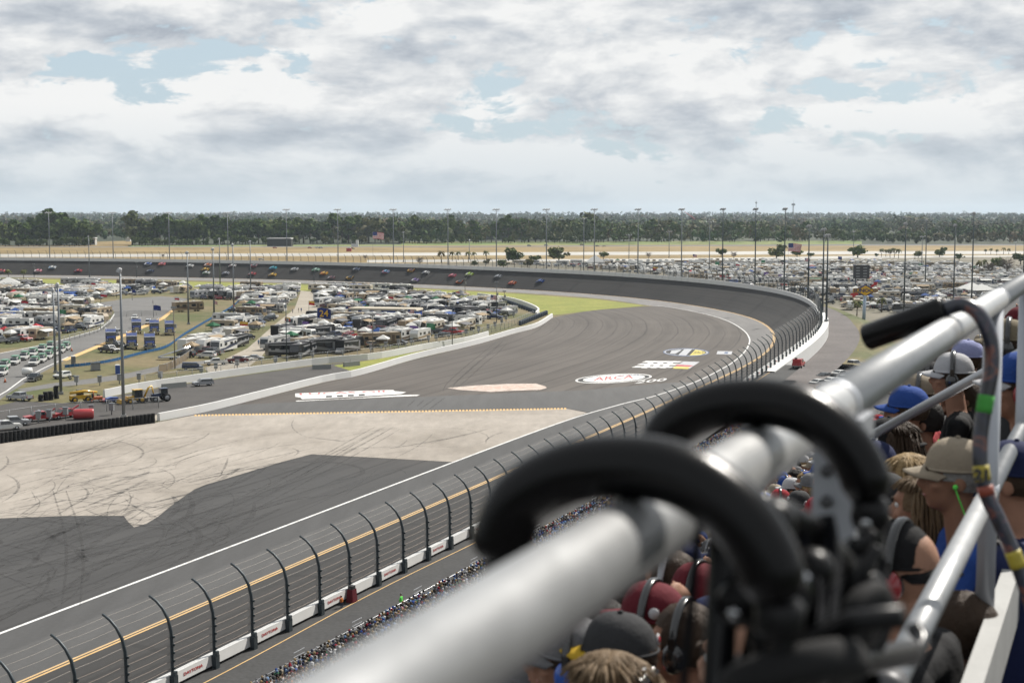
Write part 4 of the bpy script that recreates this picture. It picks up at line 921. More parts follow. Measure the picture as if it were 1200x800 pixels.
# red wreckers
@cached
def wrecker():
    p = Proto(); q = pickup('red'); p.parts = list(q.parts)
    p.part('boom', MB().box((-2.2, 0, 1.75), (2.0, .25, .25), paint('red'), rot=Matrix.Rotation(R(25), 3, 'Y')).box((-2.1, 0, 1.3), (1.6, 1.7, .3), m_chrome)); p.part('light_bar', MB().box((0, 0, 2.0), (.4, 1.4, .18), m_chrome))
    return p
wrecker().make('tow_truck', gp(46, 493), head(80, 490, 20, 495), 'red tow truck behind the silver pickups in the service yard', 'tow truck')
wrecker().make('tow_truck', gp(76, 489.5), head(100, 486, 60, 491), 'red tow truck nearest the tyre barrier in the service yard', 'tow truck')
MB().lathe([(.9, -1.9), (1.0, -1.7), (1.0, 1.7), (.9, 1.9)], paint('red'), 14, axis='X').obj('fuel_tank', loc=(*gp(98, 491)[:2], 1.05), rz=.3, label='red cylindrical tank lying behind the right tow truck', cat='tank')
pickup('silver').make('pickup_truck', gp(16, 499), head(0, 500, 40, 497), 'silver pickup truck parked in the service yard beside the red tow truck', 'pickup truck')
pickup('white').make('pickup_truck', gp(6, 504), head(-20, 506, 30, 502), 'white pickup truck at the left edge of the service yard by the tyre barrier', 'pickup truck')
# machines
my = paint('yellow'); mo = paint('orange')
bh = empty('backhoe', gp(160, 472), head(140, 473, 190, 469) + math.pi, label='yellow backhoe loader with raised rear boom beside the blue tractor', cat='backhoe')
MB().side([(2.2, .7), (2.2, 1.5), (.6, 1.6), (.6, .7)], 1.2, my).box((-.9, 0, .85), (2.4, 1.0, .4), my).obj('body', bh)
MB().side([(.7, 1.2), (.6, 2.75), (-1.1, 2.75), (-1.1, 1.2)], 1.5, m_glass).obj('cab', bh); MB().box((-.25, 0, 2.82), (2.0, 1.7, .12), my).obj('cab_roof', bh)
MB().tube([(-1.6, 0, .9), (-2.6, 0, 3.0), (-3.4, 0, 3.4)], [.22, .2, .16], my, 6).tube([(-3.4, 0, 3.4), (-3.8, 0, 1.3)], .14, my, 6).obj('rear_boom', bh)
MB().side([(3.0, .2), (3.9, .2), (3.7, 1.0), (3.0, 1.0)], 2.3, my).tube([(1.2, .7, 1.4), (3.1, .7, .7)], .1, my, 5).tube([(1.2, -.7, 1.4), (3.1, -.7, .7)], .1, my, 5).obj('front_bucket', bh)
for l in ((-.9, .9, .75, .75), (-.9, -.9, .75, .75), (1.7, .9, .5, .5), (1.7, -.9, .5, .5)): wheel_mb(l[3], .45, my).obj('wheel', bh, loc=l[:3])
tr = empty('tractor', gp(189, 470), head(170, 471, 210, 468) + math.pi, label='dark blue farm tractor with cab beside the backhoe', cat='tractor')
MB().side([(2.1, .9), (2.1, 1.7), (.3, 1.75), (.3, .9)], .9, paint('dark blue')).obj('hood', tr); MB().side([(.4, 1.1), (.2, 2.7), (-1.2, 2.7), (-1.3, 1.1)], 1.4, m_glass).obj('cab', tr); MB().box((-.5, 0, 2.75), (1.7, 1.6, .14), paint('dark blue')).obj('cab_roof', tr)
for l in ((-.9, 1.0, .85, .85), (-.9, -1.0, .85, .85), (1.6, .9, .55, .55), (1.6, -.9, .55, .55)): wheel_mb(l[3], .5, paint('silver')).obj('wheel', tr, loc=l[:3])
MB().tube([(2.0, .4, 1.2), (3.2, .4, .7)], .09, paint('dark blue'), 5).tube([(2.0, -.4, 1.2), (3.2, -.4, .7)], .09, paint('dark blue'), 5).box((3.4, 0, .6), (.3, 2.2, .7), m_trim).obj('front_loader', tr)
th = empty('telehandler', gp(94, 471), head(80, 472, 120, 469), label='yellow telescopic handler with a long boom at the left of the machines', cat='telehandler')
MB().box((0, 0, 1.1), (4.2, 1.4, .8), my).obj('body', th); MB().tube([(-2.2, -.2, 2.1), (1.0, -.2, 2.3), (3.6, -.2, 1.9)], [.34, .3, .22], my, 6).obj('boom', th); MB().side([(.9, 1.4), (.7, 2.6), (-.5, 2.6), (-.5, 1.4)], .9, m_glass, y0=.6).obj('cab', th)
MB().box((3.9, 0, .9), (.2, 1.6, .9), m_trim).obj('fork_carriage', th)
for l in ((1.4, .9), (1.4, -.9), (-1.4, .9), (-1.4, -.9)): wheel_mb(.62, .42, my).obj('wheel', th, loc=(*l, .62))
mw = empty('mower', gp(113, 471), head(90, 472, 130, 470), label='orange riding mower with a wide deck between the yellow machines', cat='mower')
MB().box((.3, 0, .9), (1.9, 1.1, .6), mo).box((-.7, 0, 1.4), (.5, .7, .9), m_trim).obj('body', mw); MB().box((1.7, 0, .4), (1.2, 3.0, .4), paint('red')).obj('deck', mw); MB().tube([(-.6, .5, 1.2), (-.6, .5, 2.3), (-.6, -.5, 2.3), (-.6, -.5, 1.2)], .05, mo, 5).obj('roll_bar', mw)
for l in ((.8, .7), (.8, -.7), (-1.0, .7), (-1.0, -.7)): wheel_mb(.42, .35, mo).obj('wheel', mw, loc=(*l, .42))
bl = empty('sweeper', gp(131, 472), head(110, 473, 150, 470), label='small blue sweeper machine between the orange mower and the backhoe', cat='sweeper')
MB().side([(1.4, .5), (1.2, 1.2), (-.2, 1.3), (-1.2, 1.1), (-1.3, .5)], 1.2, paint('blue')).obj('body', bl); MB().lathe([(.35, -1.0), (.35, 1.0)], m_trim, 10, c=(1.8, 0, .35), axis='Y').obj('brush', bl)
for l in ((.7, .65), (.7, -.65), (-.8, .65), (-.8, -.65)): wheel_mb(.38, .28).obj('wheel', bl, loc=(*l, .38))
for i, (x, y, l) in enumerate(((48, 470, 3), (54, 469, 4), (60, 468.5, 4), (66, 467, 6))):
    o = empty('tyre_stack', gp(x, y), i, label=f'loose stack of black tyres on the grass by the telehandler, {nth(i)} from the left', cat='tyre stack', group='tyre stacks by the machines')
    for k in range(l * 2): put('tyre', tyre_m, o, loc=(rng.normal(0, .05), rng.normal(0, .05), .235 * k), scale=(1.5, 1.5, 1))
tk = empty('water_tank', gp(32, 441), .4, label='white round tank trailer behind the dark pickup on the grass', cat='tank')
MB().lathe([(.3, -1.3), (.85, -1.15), (.95, 0), (.85, 1.15), (.3, 1.3)], paint('white'), 14, c=(0, 0, 1.25), axis='X').obj('tank', tk)
for l in ((0, 1.0), (0, -1.0)): wheel_mb(.35, .22).obj('wheel', tk, loc=(*l, .35))
def toilet(x, y, c, label):
    o = empty('portable_toilet', gp(x, y), head(x, y, x + 4, y + 8), label=label, cat='portable toilet'); m = paint(c)
    MB().box((0, 0, 1.1), (1.15, 1.15, 2.2), m).obj('cabin', o); MB().box((0, 0, 2.28), (1.2, 1.2, .16), paint('white'), top=(.7, .7)).obj('roof', o); MB().box((.59, 0, 1.1), (.03, .7, 1.9), mat('door_' + c, tuple(k * .7 for k in PAINT[c]), .5)).obj('door', o)
toilet(138, 438, 'blue', 'blue portable toilet standing alone on the grass'); toilet(86, 427, 'grey', 'grey portable toilet at the end of the blue barrier fence')
MB().box((0, 0, 1.0), (2.2, 1.8, 1.7), m_grey).box((0, 0, 1.95), (2.4, 2.0, .2), m_dsteel).box((0, 0, .1), (2.4, 2, .2), m_dsteel).obj('generator', loc=(*gp(112, 434)[:2], 0), rz=.4, label='dark green grey generator on the grass left of the blue toilet', cat='generator')
mc = empty('motorcycle', gp(86, 444.5), .5, label='dark motorcycle parked right of the white car on the grass', cat='motorcycle')
for x in (-.75, .75): wheel_mb(.34, .14).obj('wheel', mc, loc=(x, 0, .34))
MB().ell((0.1, 0, .8), (.45, .2, .22), paint('dark blue'), 8, 6).box((-.5, 0, .82), (.8, .3, .14), m_trim).obj('body', mc); MB().tube([(.45, -.4, 1.15), (.5, 0, 1.05), (.45, .4, 1.15)], .03, m_chrome, 5).tube([(.5, 0, 1.05), (.75, 0, .34)], .04, m_chrome, 5).obj('handlebar', mc)
for i, (x, y) in enumerate(((37, 414), (84, 411.5), (49, 407), (6, 448))):
    o = empty('traffic_cone', gp(x, y), label=f'orange traffic cone on the infield road, {nth(sorted((37, 84, 49, 6)).index(x))} from the left', cat='traffic cone', group='traffic cones on the infield road')
    MB().lathe([(.34, .05), (.06, 1.0)], mo, 8).obj('cone', o); MB().box((0, 0, .03), (.8, .8, .06), m_trim).obj('base', o)
for i, (x, y, n, a) in enumerate(((204, 454.5, 2.6, .3), (377, 432.5, 2.0, -.15), (399, 424, 2.2, -.1), (412, 429, 2.2, .35))):
    p = gp(x, y); MB().box((0, 0, .6), (n * 2.4, .7, 1.2), mat('weathered_concrete', (.26, .27, .26), .85, var=.12), top=(1, .6)).obj('concrete_barrier', loc=(*p[:2], 0), rz=R(67) - R(40) + a, label=f'grey concrete barrier block on pit road, {nth(i)} from the left', cat='barrier', group='concrete barrier blocks on pit road')
# near the end of the outer wall
ft = empty('fire_truck', wall(S_STAND - 4, 6.2, -0.2), R(70), label='red track service truck parked behind the outer wall', cat='service truck')
for n_, mb, locs, sub in pickup('red').parts:
    for l in locs: mb.obj(n_, ft, loc=l)
MB().box((-2.0, 0, 1.6), (1.7, 1.8, .8), paint('red')).box((-1.9, .3, 2.1), (.8, .5, .3), m_trim).obj('equipment_bed', ft)
# ---------------------------------------------------------------- campers, cars and tents of the lots
def inside(p, poly):
    x, y = p; r = False; j = len(poly) - 1
    for i in range(len(poly)):
        (xi, yi), (xj, yj) = poly[i], poly[j]
        if (yi > y) != (yj > y) and x < (xj - xi) * (y - yi) / (yj - yi) + xi: r = not r
        j = i
    return r
def pick(a, w): return a[int(rng.choice(len(a), p=np.array(w) / sum(w)))]
MH = [('white', 'brown'), ('white', 'grey'), ('cream', 'tan'), ('beige', 'brown'), ('white', 'dark blue'), ('tan', 'brown'), ('black', 'silver'), ('silver', 'grey'), ('white', 'maroon')]
TL = [('white', 'grey'), ('white', 'dark blue'), ('white', 'tan'), ('cream', 'brown'), ('silver', 'grey'), ('white', 'black'), ('beige', 'tan')]
AW = [None, 'white', 'grey', 'tan', 'blue', 'green']
CARC = ['white', 'silver', 'black', 'grey', 'red', 'dark blue', 'maroon', 'beige', 'blue']
ITEMS = []
def item(zone, row, t, p, rz, dark=0.06):
    k = pick(['motorhome', 'trailer', 'pickup', 'suv', 'sedan', 'canopy', 'minivan'], t)
    if k == 'motorhome':
        c, c2 = pick(MH, [4, 4, 4, 4, 3, 4, 30 * dark, 3, 2]); aw = pick(AW, [6, 1, 3, 1.5, .7, .4]); key = (motorhome, c, c2, aw)
        d = f'{c} motorhome with {c2} stripe' + (f' and {aw} awning' if aw else ''); sh = f'{c} motorhome'; nm, cat = 'motorhome', 'motorhome'
    elif k == 'trailer':
        c, c2 = pick(TL, [6, 4, 3, 3, 2, 2, 2]); aw = pick(AW, [6, 2, 1, 1, .5, .3]); key = (trailer, c, c2, aw)
        d = f'{c} travel trailer with {c2} stripe' + (f' and {aw} awning' if aw else ''); sh = f'{c} trailer'; nm, cat = 'travel_trailer', 'camper trailer'
    elif k == 'canopy':
        c = pick(['white', 'blue', 'red', 'green', 'tan', 'grey'], [8, 1, .6, .6, 1, 1]); key = (canopy, c); d = f'{c} peaked canopy tent'; sh = f'{c} tent'; nm, cat = 'canopy_tent', 'canopy tent'
    else:
        c = pick(CARC, [4, 3, 6, 4, 1.4, 2.5, 1.2, 1, 1]); key = ({'pickup': pickup, 'suv': suv, 'sedan': sedan, 'minivan': minivan}[k], c)
        w = {'pickup': 'pickup truck', 'suv': 'sport utility car', 'sedan': 'sedan', 'minivan': 'van'}[k]; d = f'{c} {w}'; sh = f'{c} {w}'; nm = {'pickup': 'pickup_truck', 'suv': 'parked_car', 'sedan': 'parked_car', 'minivan': 'van'}[k]; cat = {'pickup': 'pickup truck', 'minivan': 'van'}.get(k, 'car')
    ITEMS.append(dict(zone=zone, row=row, key=key, d=d, sh=sh, nm=nm, cat=cat, p=np.array(p), rz=rz))
LEN_OF = {'motorhome': 11.5, 'trailer': 10, 'x': 6}
def fill(zone, poly, ang, pitch, t_big, seed_gap, dark=.06, gap_prob=.35, skip=0.03, yfar=None):
    W_ = [tuple(gp(x, y)[:2]) for x, y in poly]; P_ = np.array(W_); u = np.array([math.cos(ang), math.sin(ang)]); v = np.array([-u[1], u[0]])
    a, b = P_ @ u, P_ @ v; r = 0
    q = b.min() + 3
    while q < b.max():
        mode = rng.random(); s = a.min() + rng.uniform(0, 6); cars = rng.random() < .34
        while s < a.max():
            par = mode < .55
            adv = (rng.uniform(2.9, 6.0) if not par else rng.uniform(5.6, 7.5)) if cars else rng.uniform(10.6, 12.2) if par else rng.uniform(3.9, 5.4)
            p = u * (s + adv / 2) + v * (q + rng.normal(0, .5))
            if inside(p, W_) and rng.random() > skip:
                rz = ang + (0 if par else math.pi / 2) + rng.normal(0, .05) + (math.pi if rng.random() < .5 else 0)
                item(zone, r, [.05, .1, 1.4, 1.0, 1.0, .35, .4] if cars else t_big, p, rz, dark)
                if not cars and rng.random() < gap_prob:
                    p2 = p - v * pitch * rng.uniform(.38, .6) + u * rng.uniform(-2, 2)
                    if inside(p2, W_): item(zone, r, [.0, .05, 1.0, .8, .8, .9, .25], p2, ang + rng.normal(0, .5) + (math.pi / 2 if rng.random() < .5 else 0))
            s += adv
        q += pitch * rng.uniform(.85, 1.15) * (.62 if cars else 1.0); r += 1
fill('left infield lot', [(-30, 333), (222, 335), (226, 343), (190, 344), (148, 347), (112, 353), (128, 363), (124, 372), (110, 384), (52, 399), (-30, 409)], R(-14), 15, [5, 3.4, 1.8, 1.4, .8, .9, .5], 0, dark=.2, gap_prob=.8)
fill('middle infield lot', [(230, 338), (350, 337), (342, 352), (340, 360), (316, 380), (284, 406), (262, 420), (216, 420), (238, 394), (262, 372), (284, 353), (228, 350)], R(-18), 14.5, [5, 3.4, 1.8, 1.4, .8, .9, .5], 0, dark=.2, gap_prob=.8)
fill('right infield lot', [(370, 337), (470, 341), (545, 348), (585, 357), (602, 368), (580, 380), (540, 390), (500, 399), (440, 410), (380, 417), (315, 421), (324, 400), (340, 387), (354, 378), (370, 370), (384, 380), (398, 376), (380, 362), (372, 350)], R(-20), 14.5, [6, 2.4, 1.4, 1.0, .6, .9, .4], 0, dark=.55, gap_prob=.8)
fill('outer lot', [(590, 310), (700, 315.5), (800, 326), (880, 336), (950, 351), (990, 362), (1040, 367), (1100, 366), (1260, 358), (1260, 318), (1100, 309), (900, 306.5), (700, 308)], R(-8), 18.5, [5, 5, 1.6, 1.0, .6, .8, .3], 0, dark=.10, gap_prob=.5)
# small parking row by the outer road
for i, (x, y) in enumerate(((1000, 431), (968, 444), (985, 441), (975, 450), (990, 447), (960, 452))):
    ITEMS.append(dict(zone='side lot by the grandstand', row=0, key=(pickup if i in (0,) else sedan, 'white' if i != 1 else 'black'), d=('white pickup truck' if i == 0 else f"{'black' if i == 1 else 'white'} sedan"), sh='white car', nm='pickup_truck' if i == 0 else 'parked_car', cat='pickup truck' if i == 0 else 'car', p=gp(x, y, 2.62)[:2], rz=R(40), z=2.62))
ITEMS = [it for it in ITEMS if not (it['zone'] == 'left infield lot' and False)]
count = {}; meshes = {}; seen = {}
rows = {}
for it in ITEMS: rows.setdefault((it['zone'], it['row']), []).append(it)
for rr in rows.values():
    rr.sort(key=lambda it: proj((*it['p'], 0))[0])
    for i, it in enumerate(rr): it['pl'] = i; it['l'] = rr[i - 1] if i else None; it['r'] = rr[i + 1] if i + 1 < len(rr) else None
ITEMS.sort(key=lambda it: it['p'][1])
rest = {}
for it in ITEMS:
    x, y = proj((*it['p'], 1.5))
    if not -25 < x < 1225: continue
    n = count.get(it['nm'], 0)
    fn, *args = it['key']; pr = fn(*args); kk = it['key']
    if n >= 290: rest.setdefault(it['nm'], []).append(it); continue
    count[it['nm']] = n + 1
    nb = [q['sh'] for q in (it['l'], it['r']) if q]
    lab = it['d'] + (f' between {nb[0]} and {nb[1]}' if len(nb) == 2 else f' beside {nb[0]}' if nb else '') + f", {it['zone']}"
    if len(lab.split()) > 16: lab = it['d'] + (f' beside {nb[-1]}' if nb else '') + f", {it['zone']}"
    if len(lab.split()) > 16: lab = it['d'] + f", {it['zone']}"
    if lab in seen:
        alt = lab.replace(', ' + it['zone'], f", {nth(it['row'])} row, {it['zone']}")
        if len(alt.split()) <= 16: lab = alt
    if lab in seen: lab = f"{it['d']}, {nth(it['pl'])} from the left, {nth(it['row'])} row, {it['zone']}"
    if lab in seen or len(lab.split()) > 16: lab = f"{it['sh']}, {nth(it['pl'])} from the left, {nth(it['row'])} row, {it['zone']}"
    seen[lab] = 1
    grp = {'motorhome': 'motorhomes', 'travel_trailer': 'camper trailers', 'canopy_tent': 'canopy tents', 'pickup_truck': 'pickup trucks', 'van': 'vans', 'parked_car': 'cars'}[it['nm']] + f" parked in the {it['zone']}"
    z = it.get('z', 0.0); sc = 1.12 if 'infield' in it['zone'] else 1.06
    if it['p'][1] < 470 and it['zone'] != 'outer lot':
        pr.make(it['nm'], (*it['p'], z), it['rz'], lab, it['cat'], grp, sc=sc)
    else:
        if kk not in meshes: meshes[kk] = pr.joined(it['nm'])
        put(it['nm'], meshes[kk], None, loc=(*it['p'], z), rz=it['rz'], scale=sc, label=lab, cat=it['cat'], group=grp)
mass = MB()
for nm, lst in rest.items():
    for it in lst:
        fn, *args = it['key']; c = paint(args[0]) if args[0] in PAINT else m_roofw
        big = nm in ('motorhome', 'travel_trailer'); l, w, h = (9.5, 2.5, 3.2) if big else (3.2, 3.2, 2.6) if nm == 'canopy_tent' else (4.8, 1.9, 1.6)
        c_, s_ = math.cos(it['rz']), math.sin(it['rz'])
        mass.box((*it['p'], h / 2 + .2), (l, w, h - .4), c, rz=it['rz'], top=(1, .96) if big else (.6, .8)); mass.box((*it['p'], h + .02), (l * .92, w * .9, .08), m_roofw, rz=it['rz'])
        if big: mass.box((*it['p'], 1.9), (l * .8, w + .03, .6), m_glass, rz=it['rz'])
if mass.v: mass.obj('camper_field', kind='stuff', label='far rows of parked campers at the back of the outer lot')

# special long coaches in the front row of the right lot
for i, (x, y, c, c2, lab) in enumerate(((338, 417.5, 'black', 'silver', 'long black motorhome with silver swoosh in front of the infield lane'), (375, 414, 'black', 'grey', 'black motorhome right of the long swoosh one above the white wall'), (400, 411, 'black', 'beige', 'dark motorhome third from the lane above the white wall'),
                                        (445, 405, 'tan', 'brown', 'tan motorhome above the white wall between dark coaches'), (220, 365, 'tan', 'brown', 'long tan and brown coach beside the grass at the road bend'))):
    motorhome(c, c2, None).make('motorhome', gp(x, y), head(x, y, x + 30, y - 1.5), lab, 'motorhome', sc=1.2)

# stacked ladder trailers and small buildings in the lot
bb_ = empty('blue_building', gp(452, 374), R(-12), label='long low blue building with a pale roof among the campers', cat='building')
MB().box((0, 0, 1.8), (26, 8, 3.6), paint('blue')).obj('wall', bb_); MB().side([(-13.4, 3.6), (13.4, 3.6), (13.0, 4.3), (-13.0, 4.3)], 9, mat('tan_roof', (.5, .45, .36), .7)).obj('roof', bb_)
for i in range(4): MB().box((-9 + 6 * i, -4.02, 1.9), (1.6, .06, 1.4), m_glass).obj('window', bb_)
lt = empty('ladder_trailer', gp(203, 421), R(20), label='trailer with raised metal ladders by the brown screened fence', cat='trailer')
for j in range(4): MB().tube([(-4, -.9 + .6 * j, .8), (4.5, -.9 + .6 * j, 3.4)], .09, m_chrome, 5).obj('ladder_rail', lt)
MB().box((0, 0, .6), (8, 2.2, .25), m_grey).obj('bed', lt)
for l in ((-.6, 1.1), (-.6, -1.1), (.6, 1.1), (.6, -1.1)): wheel_mb(.38, .25).obj('wheel', lt, loc=(*l, .38))

# ---------------------------------------------------------------- flags
m_fr, m_fw, m_fb = mat('flag_red', (.5, .03, .05), .8), mat('flag_white', (.75, .75, .74), .8), mat('flag_blue', (.02, .04, .2), .8)
def flag_mesh(w, h, kind):
    mb = MB(); nx, ny = 10, 13
    def P_(i, j): t = i / nx; return (w * t * .96, .18 * w * math.sin(t * 5.5 + j * .12) * t, -h * j / ny - .10 * w * t * t)
    for i in range(nx):
        for j in range(ny):
            if kind == 'us': m = m_fb if (i < 4 and j < 7) else (m_fr if j % 2 == 0 else m_fw)
            else: m = kind[(0 if j < ny // 2 else 1) % len(kind)]
            mb.add([P_(i, j), P_(i + 1, j), P_(i + 1, j + 1), P_(i, j + 1)], [(0, 1, 2, 3)], m)
            if kind == 'us' and i < 4 and j < 7 and (i + j) % 2 == 0:
                a, b = P_(i + .3, j + .3), P_(i + .7, j + .7); y = -.012
                mb.add([(a[0], a[1] + y, a[2]), (b[0], a[1] + y, a[2]), (b[0], b[1] + y, b[2]), (a[0], b[1] + y, b[2])], [(0, 1, 2, 3)], m_fw)
    return mb.mesh('flag')
def flag(x, y, yb, w, h, kind, label, rz=0.0, group=None):
    p = gp(x, yb, 0); top = H - (y - 248) * p[1] / FPX
    o = empty('flagpole', p, 0, label=label, cat='flag', group=group)
    MB().tube([(0, 0, 0), (0, 0, top)], [.09 + .006 * top ** .5, .05], m_steel, 6).obj('pole', o); put('flag', flag_mesh(w, h, kind), o, loc=(0, 0, top - .1), rz=rz); return o
flag(437, 271.5, 305.5, 9.5, 5.4, 'us', 'large american flag on a pole beyond the far wall', R(10))
flag(923, 284.5, 335, 7.6, 4.3, 'us', 'large american flag flying over the outer lot', R(10))
f24 = flag(372, 360, 392, 4.6, 3.4, (m_fb,), 'dark blue flag with a yellow number 24 among the campers', R(5))
put('lettering', text_mesh('24', 3.0, paint('yellow'), .02, .04), [c for c in f24.children if c.name.startswith('flag')][0], loc=(2.2, -.95, -1.9), rot=(R(90), 0, R(8)))
KF = ['us', (m_fr, m_fw), (m_fb,), (paint('yellow'), m_fr), (paint('purple'),), 'us', (paint('green'),), (m_fw, m_fr)]; KN = ['american', 'red and white', 'dark blue', 'yellow and red', 'purple', 'american', 'green', 'white and red']
FL = [(99, 351), (107, 331), (180, 357), (334, 371), (354, 376), (405, 359), (427, 357), (441, 365), (575, 345), (534, 341), (303, 345), (281, 376), (300, 356), (478, 362), (500, 378), (205, 347), (50, 341), (25, 352), (155, 339), (362, 352), (480, 381), (395, 341), (70, 362), (118, 342), (250, 352), (455, 347)]
for i, (x, y) in enumerate(FL):
    k = i % 8; flag(x, y, y + 12 + 6 * (y - 330) / 60, 1.9 + .5 * (i % 3), 1.3 + .3 * (i % 3), KF[k], f'small {KN[k]} flag over the infield campers, {nth(sorted(f[0] for f in FL).index(x))} flag from the left', R(-10 + 7 * (i % 6)), 'small flags in the infield lots')
FO = [(812, 297.5), (765, 312), (838, 306), (843, 322), (895, 318), (832, 325), (1020, 318), (1032, 319), (943, 302), (1045, 326), (892, 304), (862, 309), (912, 321), (1008, 315), (982, 300), (1096, 322), (1128, 330), (1070, 318)]
for i, (x, y) in enumerate(FO):
    k = (i * 3) % 8; flag(x, y, y + 9, 3.2, 2.2, KF[k], f'small {KN[k]} flag over the outer lot, {nth(sorted(f[0] for f in FO).index(x))} flag from the left', R(-10 + 7 * (i % 6)), 'small flags in the outer lot')

# ---------------------------------------------------------------- sign, score board, tents, buildings, towers
sg_ = empty('fuel_sign', gp(1013, 382, 0.8), R(0), label='tall roadside sign reading SUNOCO on a yellow diamond with a red arrow', cat='sign')
sz = 12.2
m_sy, m_sb, m_sr = mat('sign_yellow', (.80, .45, .015), .5, var=.03), mat('sign_blue', (.02, .03, .13), .5, var=.03), mat('sign_red', (.5, .02, .025), .5, var=.03)
MB().tube([(-.3, 0, 0), (-.1, 0, sz - 1.6)], [.62, .5], mat('pale_blue_steel', (.38, .47, .58), .5, .2), 10).box((-.3, 0, .3), (2, 2, .6), m_grey).obj('pole', sg_)
def plate(pts, y0, y1, m):
    n_ = len(pts); vs = [(x, y0, z + sz) for x, z in pts] + [(x, y1, z + sz) for x, z in pts]
    return MB().add(vs, [tuple(range(n_)), tuple(range(n_, 2 * n_))[::-1]] + [(i, n_ + i, n_ + (i + 1) % n_, (i + 1) % n_) for i in range(n_)], m)
plate([(-4.0, .55), (-2.7, .75), (-2.2, 1.15), (0, 2.05), (2.2, 1.15), (2.7, .75), (4.0, .55), (4.0, -.55), (2.7, -.75), (2.2, -1.15), (0, -2.05), (-2.2, -1.15), (-2.7, -.75), (-4.0, -.55)], -.3, .3, m_sb).obj('back_panel', sg_)
plate([(-3.1, 0), (0, 1.75), (3.1, 0), (0, -1.75)], -.36, -.30, m_sy).obj('diamond', sg_)
put('lettering', text_mesh('SUNOCO', 1.75, m_sy, .005, .20), sg_, loc=(0, -.385, sz), rot=(R(90), 0, 0), scale=(1.12, 1.0, 1)); put('lettering', text_mesh('SUNOCO', 1.75, m_sb, .01, .05), sg_, loc=(0, -.41, sz), rot=(R(90), 0, 0), scale=(1.12, 1.0, 1))
plate([(1.2, 1.2), (2.9, 2.5), (2.6, 2.9), (4.2, 2.95), (3.7, 1.5), (3.4, 1.9), (1.9, .95)], -.28, -.1, m_sr).obj('arrow_head', sg_); plate([(-1.9, -.95), (-4.2, -2.4), (-4.6, -1.6), (-5.3, -1.7), (-4.8, -.9), (-1.4, -.2)], -.28, -.1, m_sr).obj('arrow_tail', sg_)
sb_ = empty('score_board', gp(1009, 336), 0, label='dark upright board with rows of small lights among the outer campers', cat='board')
MB().box((0, 0, 8), (8.6, .8, 7.2), m_black).obj('panel', sb_); MB().box((0, 0, 2.2), (.5, .5, 4.4), m_dsteel).obj('leg', sb_, loc=(3, 0, 0)); MB().box((0, 0, 2.2), (.5, .5, 4.4), m_dsteel).obj('leg', sb_, loc=(-3, 0, 0))
for i in range(2):
    for j in range(4): MB().box((-1.9 + 3.8 * i, -.43, 5.6 + 1.5 * j), (2.0, .08, .5), m_grey).obj('sign_row', sb_)
tent = empty('marquee_tent', gp(657, 309), 0, label='white marquee tent with two peaks beside the far runway', cat='tent'); tent.location = tuple(gp(697.5, 311.5))
MB().add([(-7, -5, 3), (7, -5, 3), (7, 5, 3), (-7, 5, 3), (0, 0, 8.2)], [(0, 1, 4), (1, 2, 4), (2, 3, 4), (3, 0, 4)], m_awn['white']).obj('roof', tent); MB().box((0, 0, 1.5), (13.6, 9.6, 3), m_awn['white']).obj('side_wall', tent)
for (x, y) in ((1138, 345), (10, 338), (1150, 347)):
    o = empty('marquee_tent', gp(x, y), .3, label={1138: 'white peaked tent at the right of the outer lot', 10: 'white peaked tent at the left end of the infield', 1150: 'small white tent at the far right of the outer lot'}[x], cat='tent')
    MB().add([(-6, -4, 3), (6, -4, 3), (6, 4, 3), (-6, 4, 3), (0, 0, 6)], [(0, 1, 4), (1, 2, 4), (2, 3, 4), (3, 0, 4)], m_awn['white']).obj('roof', o); MB().tube([(-5.8, -3.8, 0), (-5.8, -3.8, 3)], .08, m_grey, 5).obj('leg', o); MB().tube([(5.8, -3.8, 0), (5.8, -3.8, 3)], .08, m_grey, 5).obj('leg', o)
def hall(x, y, wpx, hpx, c, label, name='storage_building', roofc=(.5, .5, .48), cols=0, deep=16):
    p = gp(x, y); k = p[1] / FPX; w, h = wpx * k, hpx * k
    o = empty(name, p, 0, label=label, cat='building'); MB().box((0, deep / 2, h / 2), (w, deep, h), mat(name + '_wall_' + str(x), c, .8)).obj('wall', o)
    MB().side([(-w / 2 - .6, h), (w / 2 + .6, h), (w / 2, h + 1.0), (-w / 2, h + 1.0)], deep + 1.6, mat(name + '_roof_' + str(x), roofc, .7), y0=deep / 2).obj('roof', o)
    for i in range(cols): MB().box((-w / 2 + w * (i + .5) / cols, -.02, h * .45), (w / cols * .7, .1, h * .6), m_glass).obj('window', o)
hall(327, 288.5, 28, 8.5, (.06, .06, .058), 'low dark shed with a grey roof beyond the far field')
hall(337, 277.5, 16, 3.2, (.55, .55, .54), 'pale box trailer left of two near the trees', 'freight_trailer'); hall(363, 277.5, 16, 3.2, (.55, .55, .54), 'pale box trailer right of two near the trees', 'freight_trailer')
hall(595, 281, 84, 8, (.10, .105, .11), 'long low building with a pale flat roof before the trees', 'office_building', (.42, .45, .5), 14)
hall(103, 287, 17, 7.5, (.62, .62, .58), 'small white house with a pale roof under the trees', 'house', (.6, .6, .58), 3, 8)
hall(150, 282.8, 5, 3, (.7, .7, .7), 'tiny white shed in the gap between the trees', 'shed', (.6, .6, .6), 0, 6)
MB().box((0, 0, 1.6), (5, 4, 3.2), paint('red')).box((0, 0, 3.6), (3, 3, .8), paint('white')).obj('fire_station', loc=gp(409, 294.5), label='small red and white airfield hut on the dry field', cat='hut')
MB().side([(-4, 0), (-4, 3), (1.2, 3), (1.2, 7.5), (4, 7.5), (4, 0)], 5, paint('white')).obj('airfield_hut', loc=gp(416, 289), label='white stepped hut beyond the dry field', cat='hut')
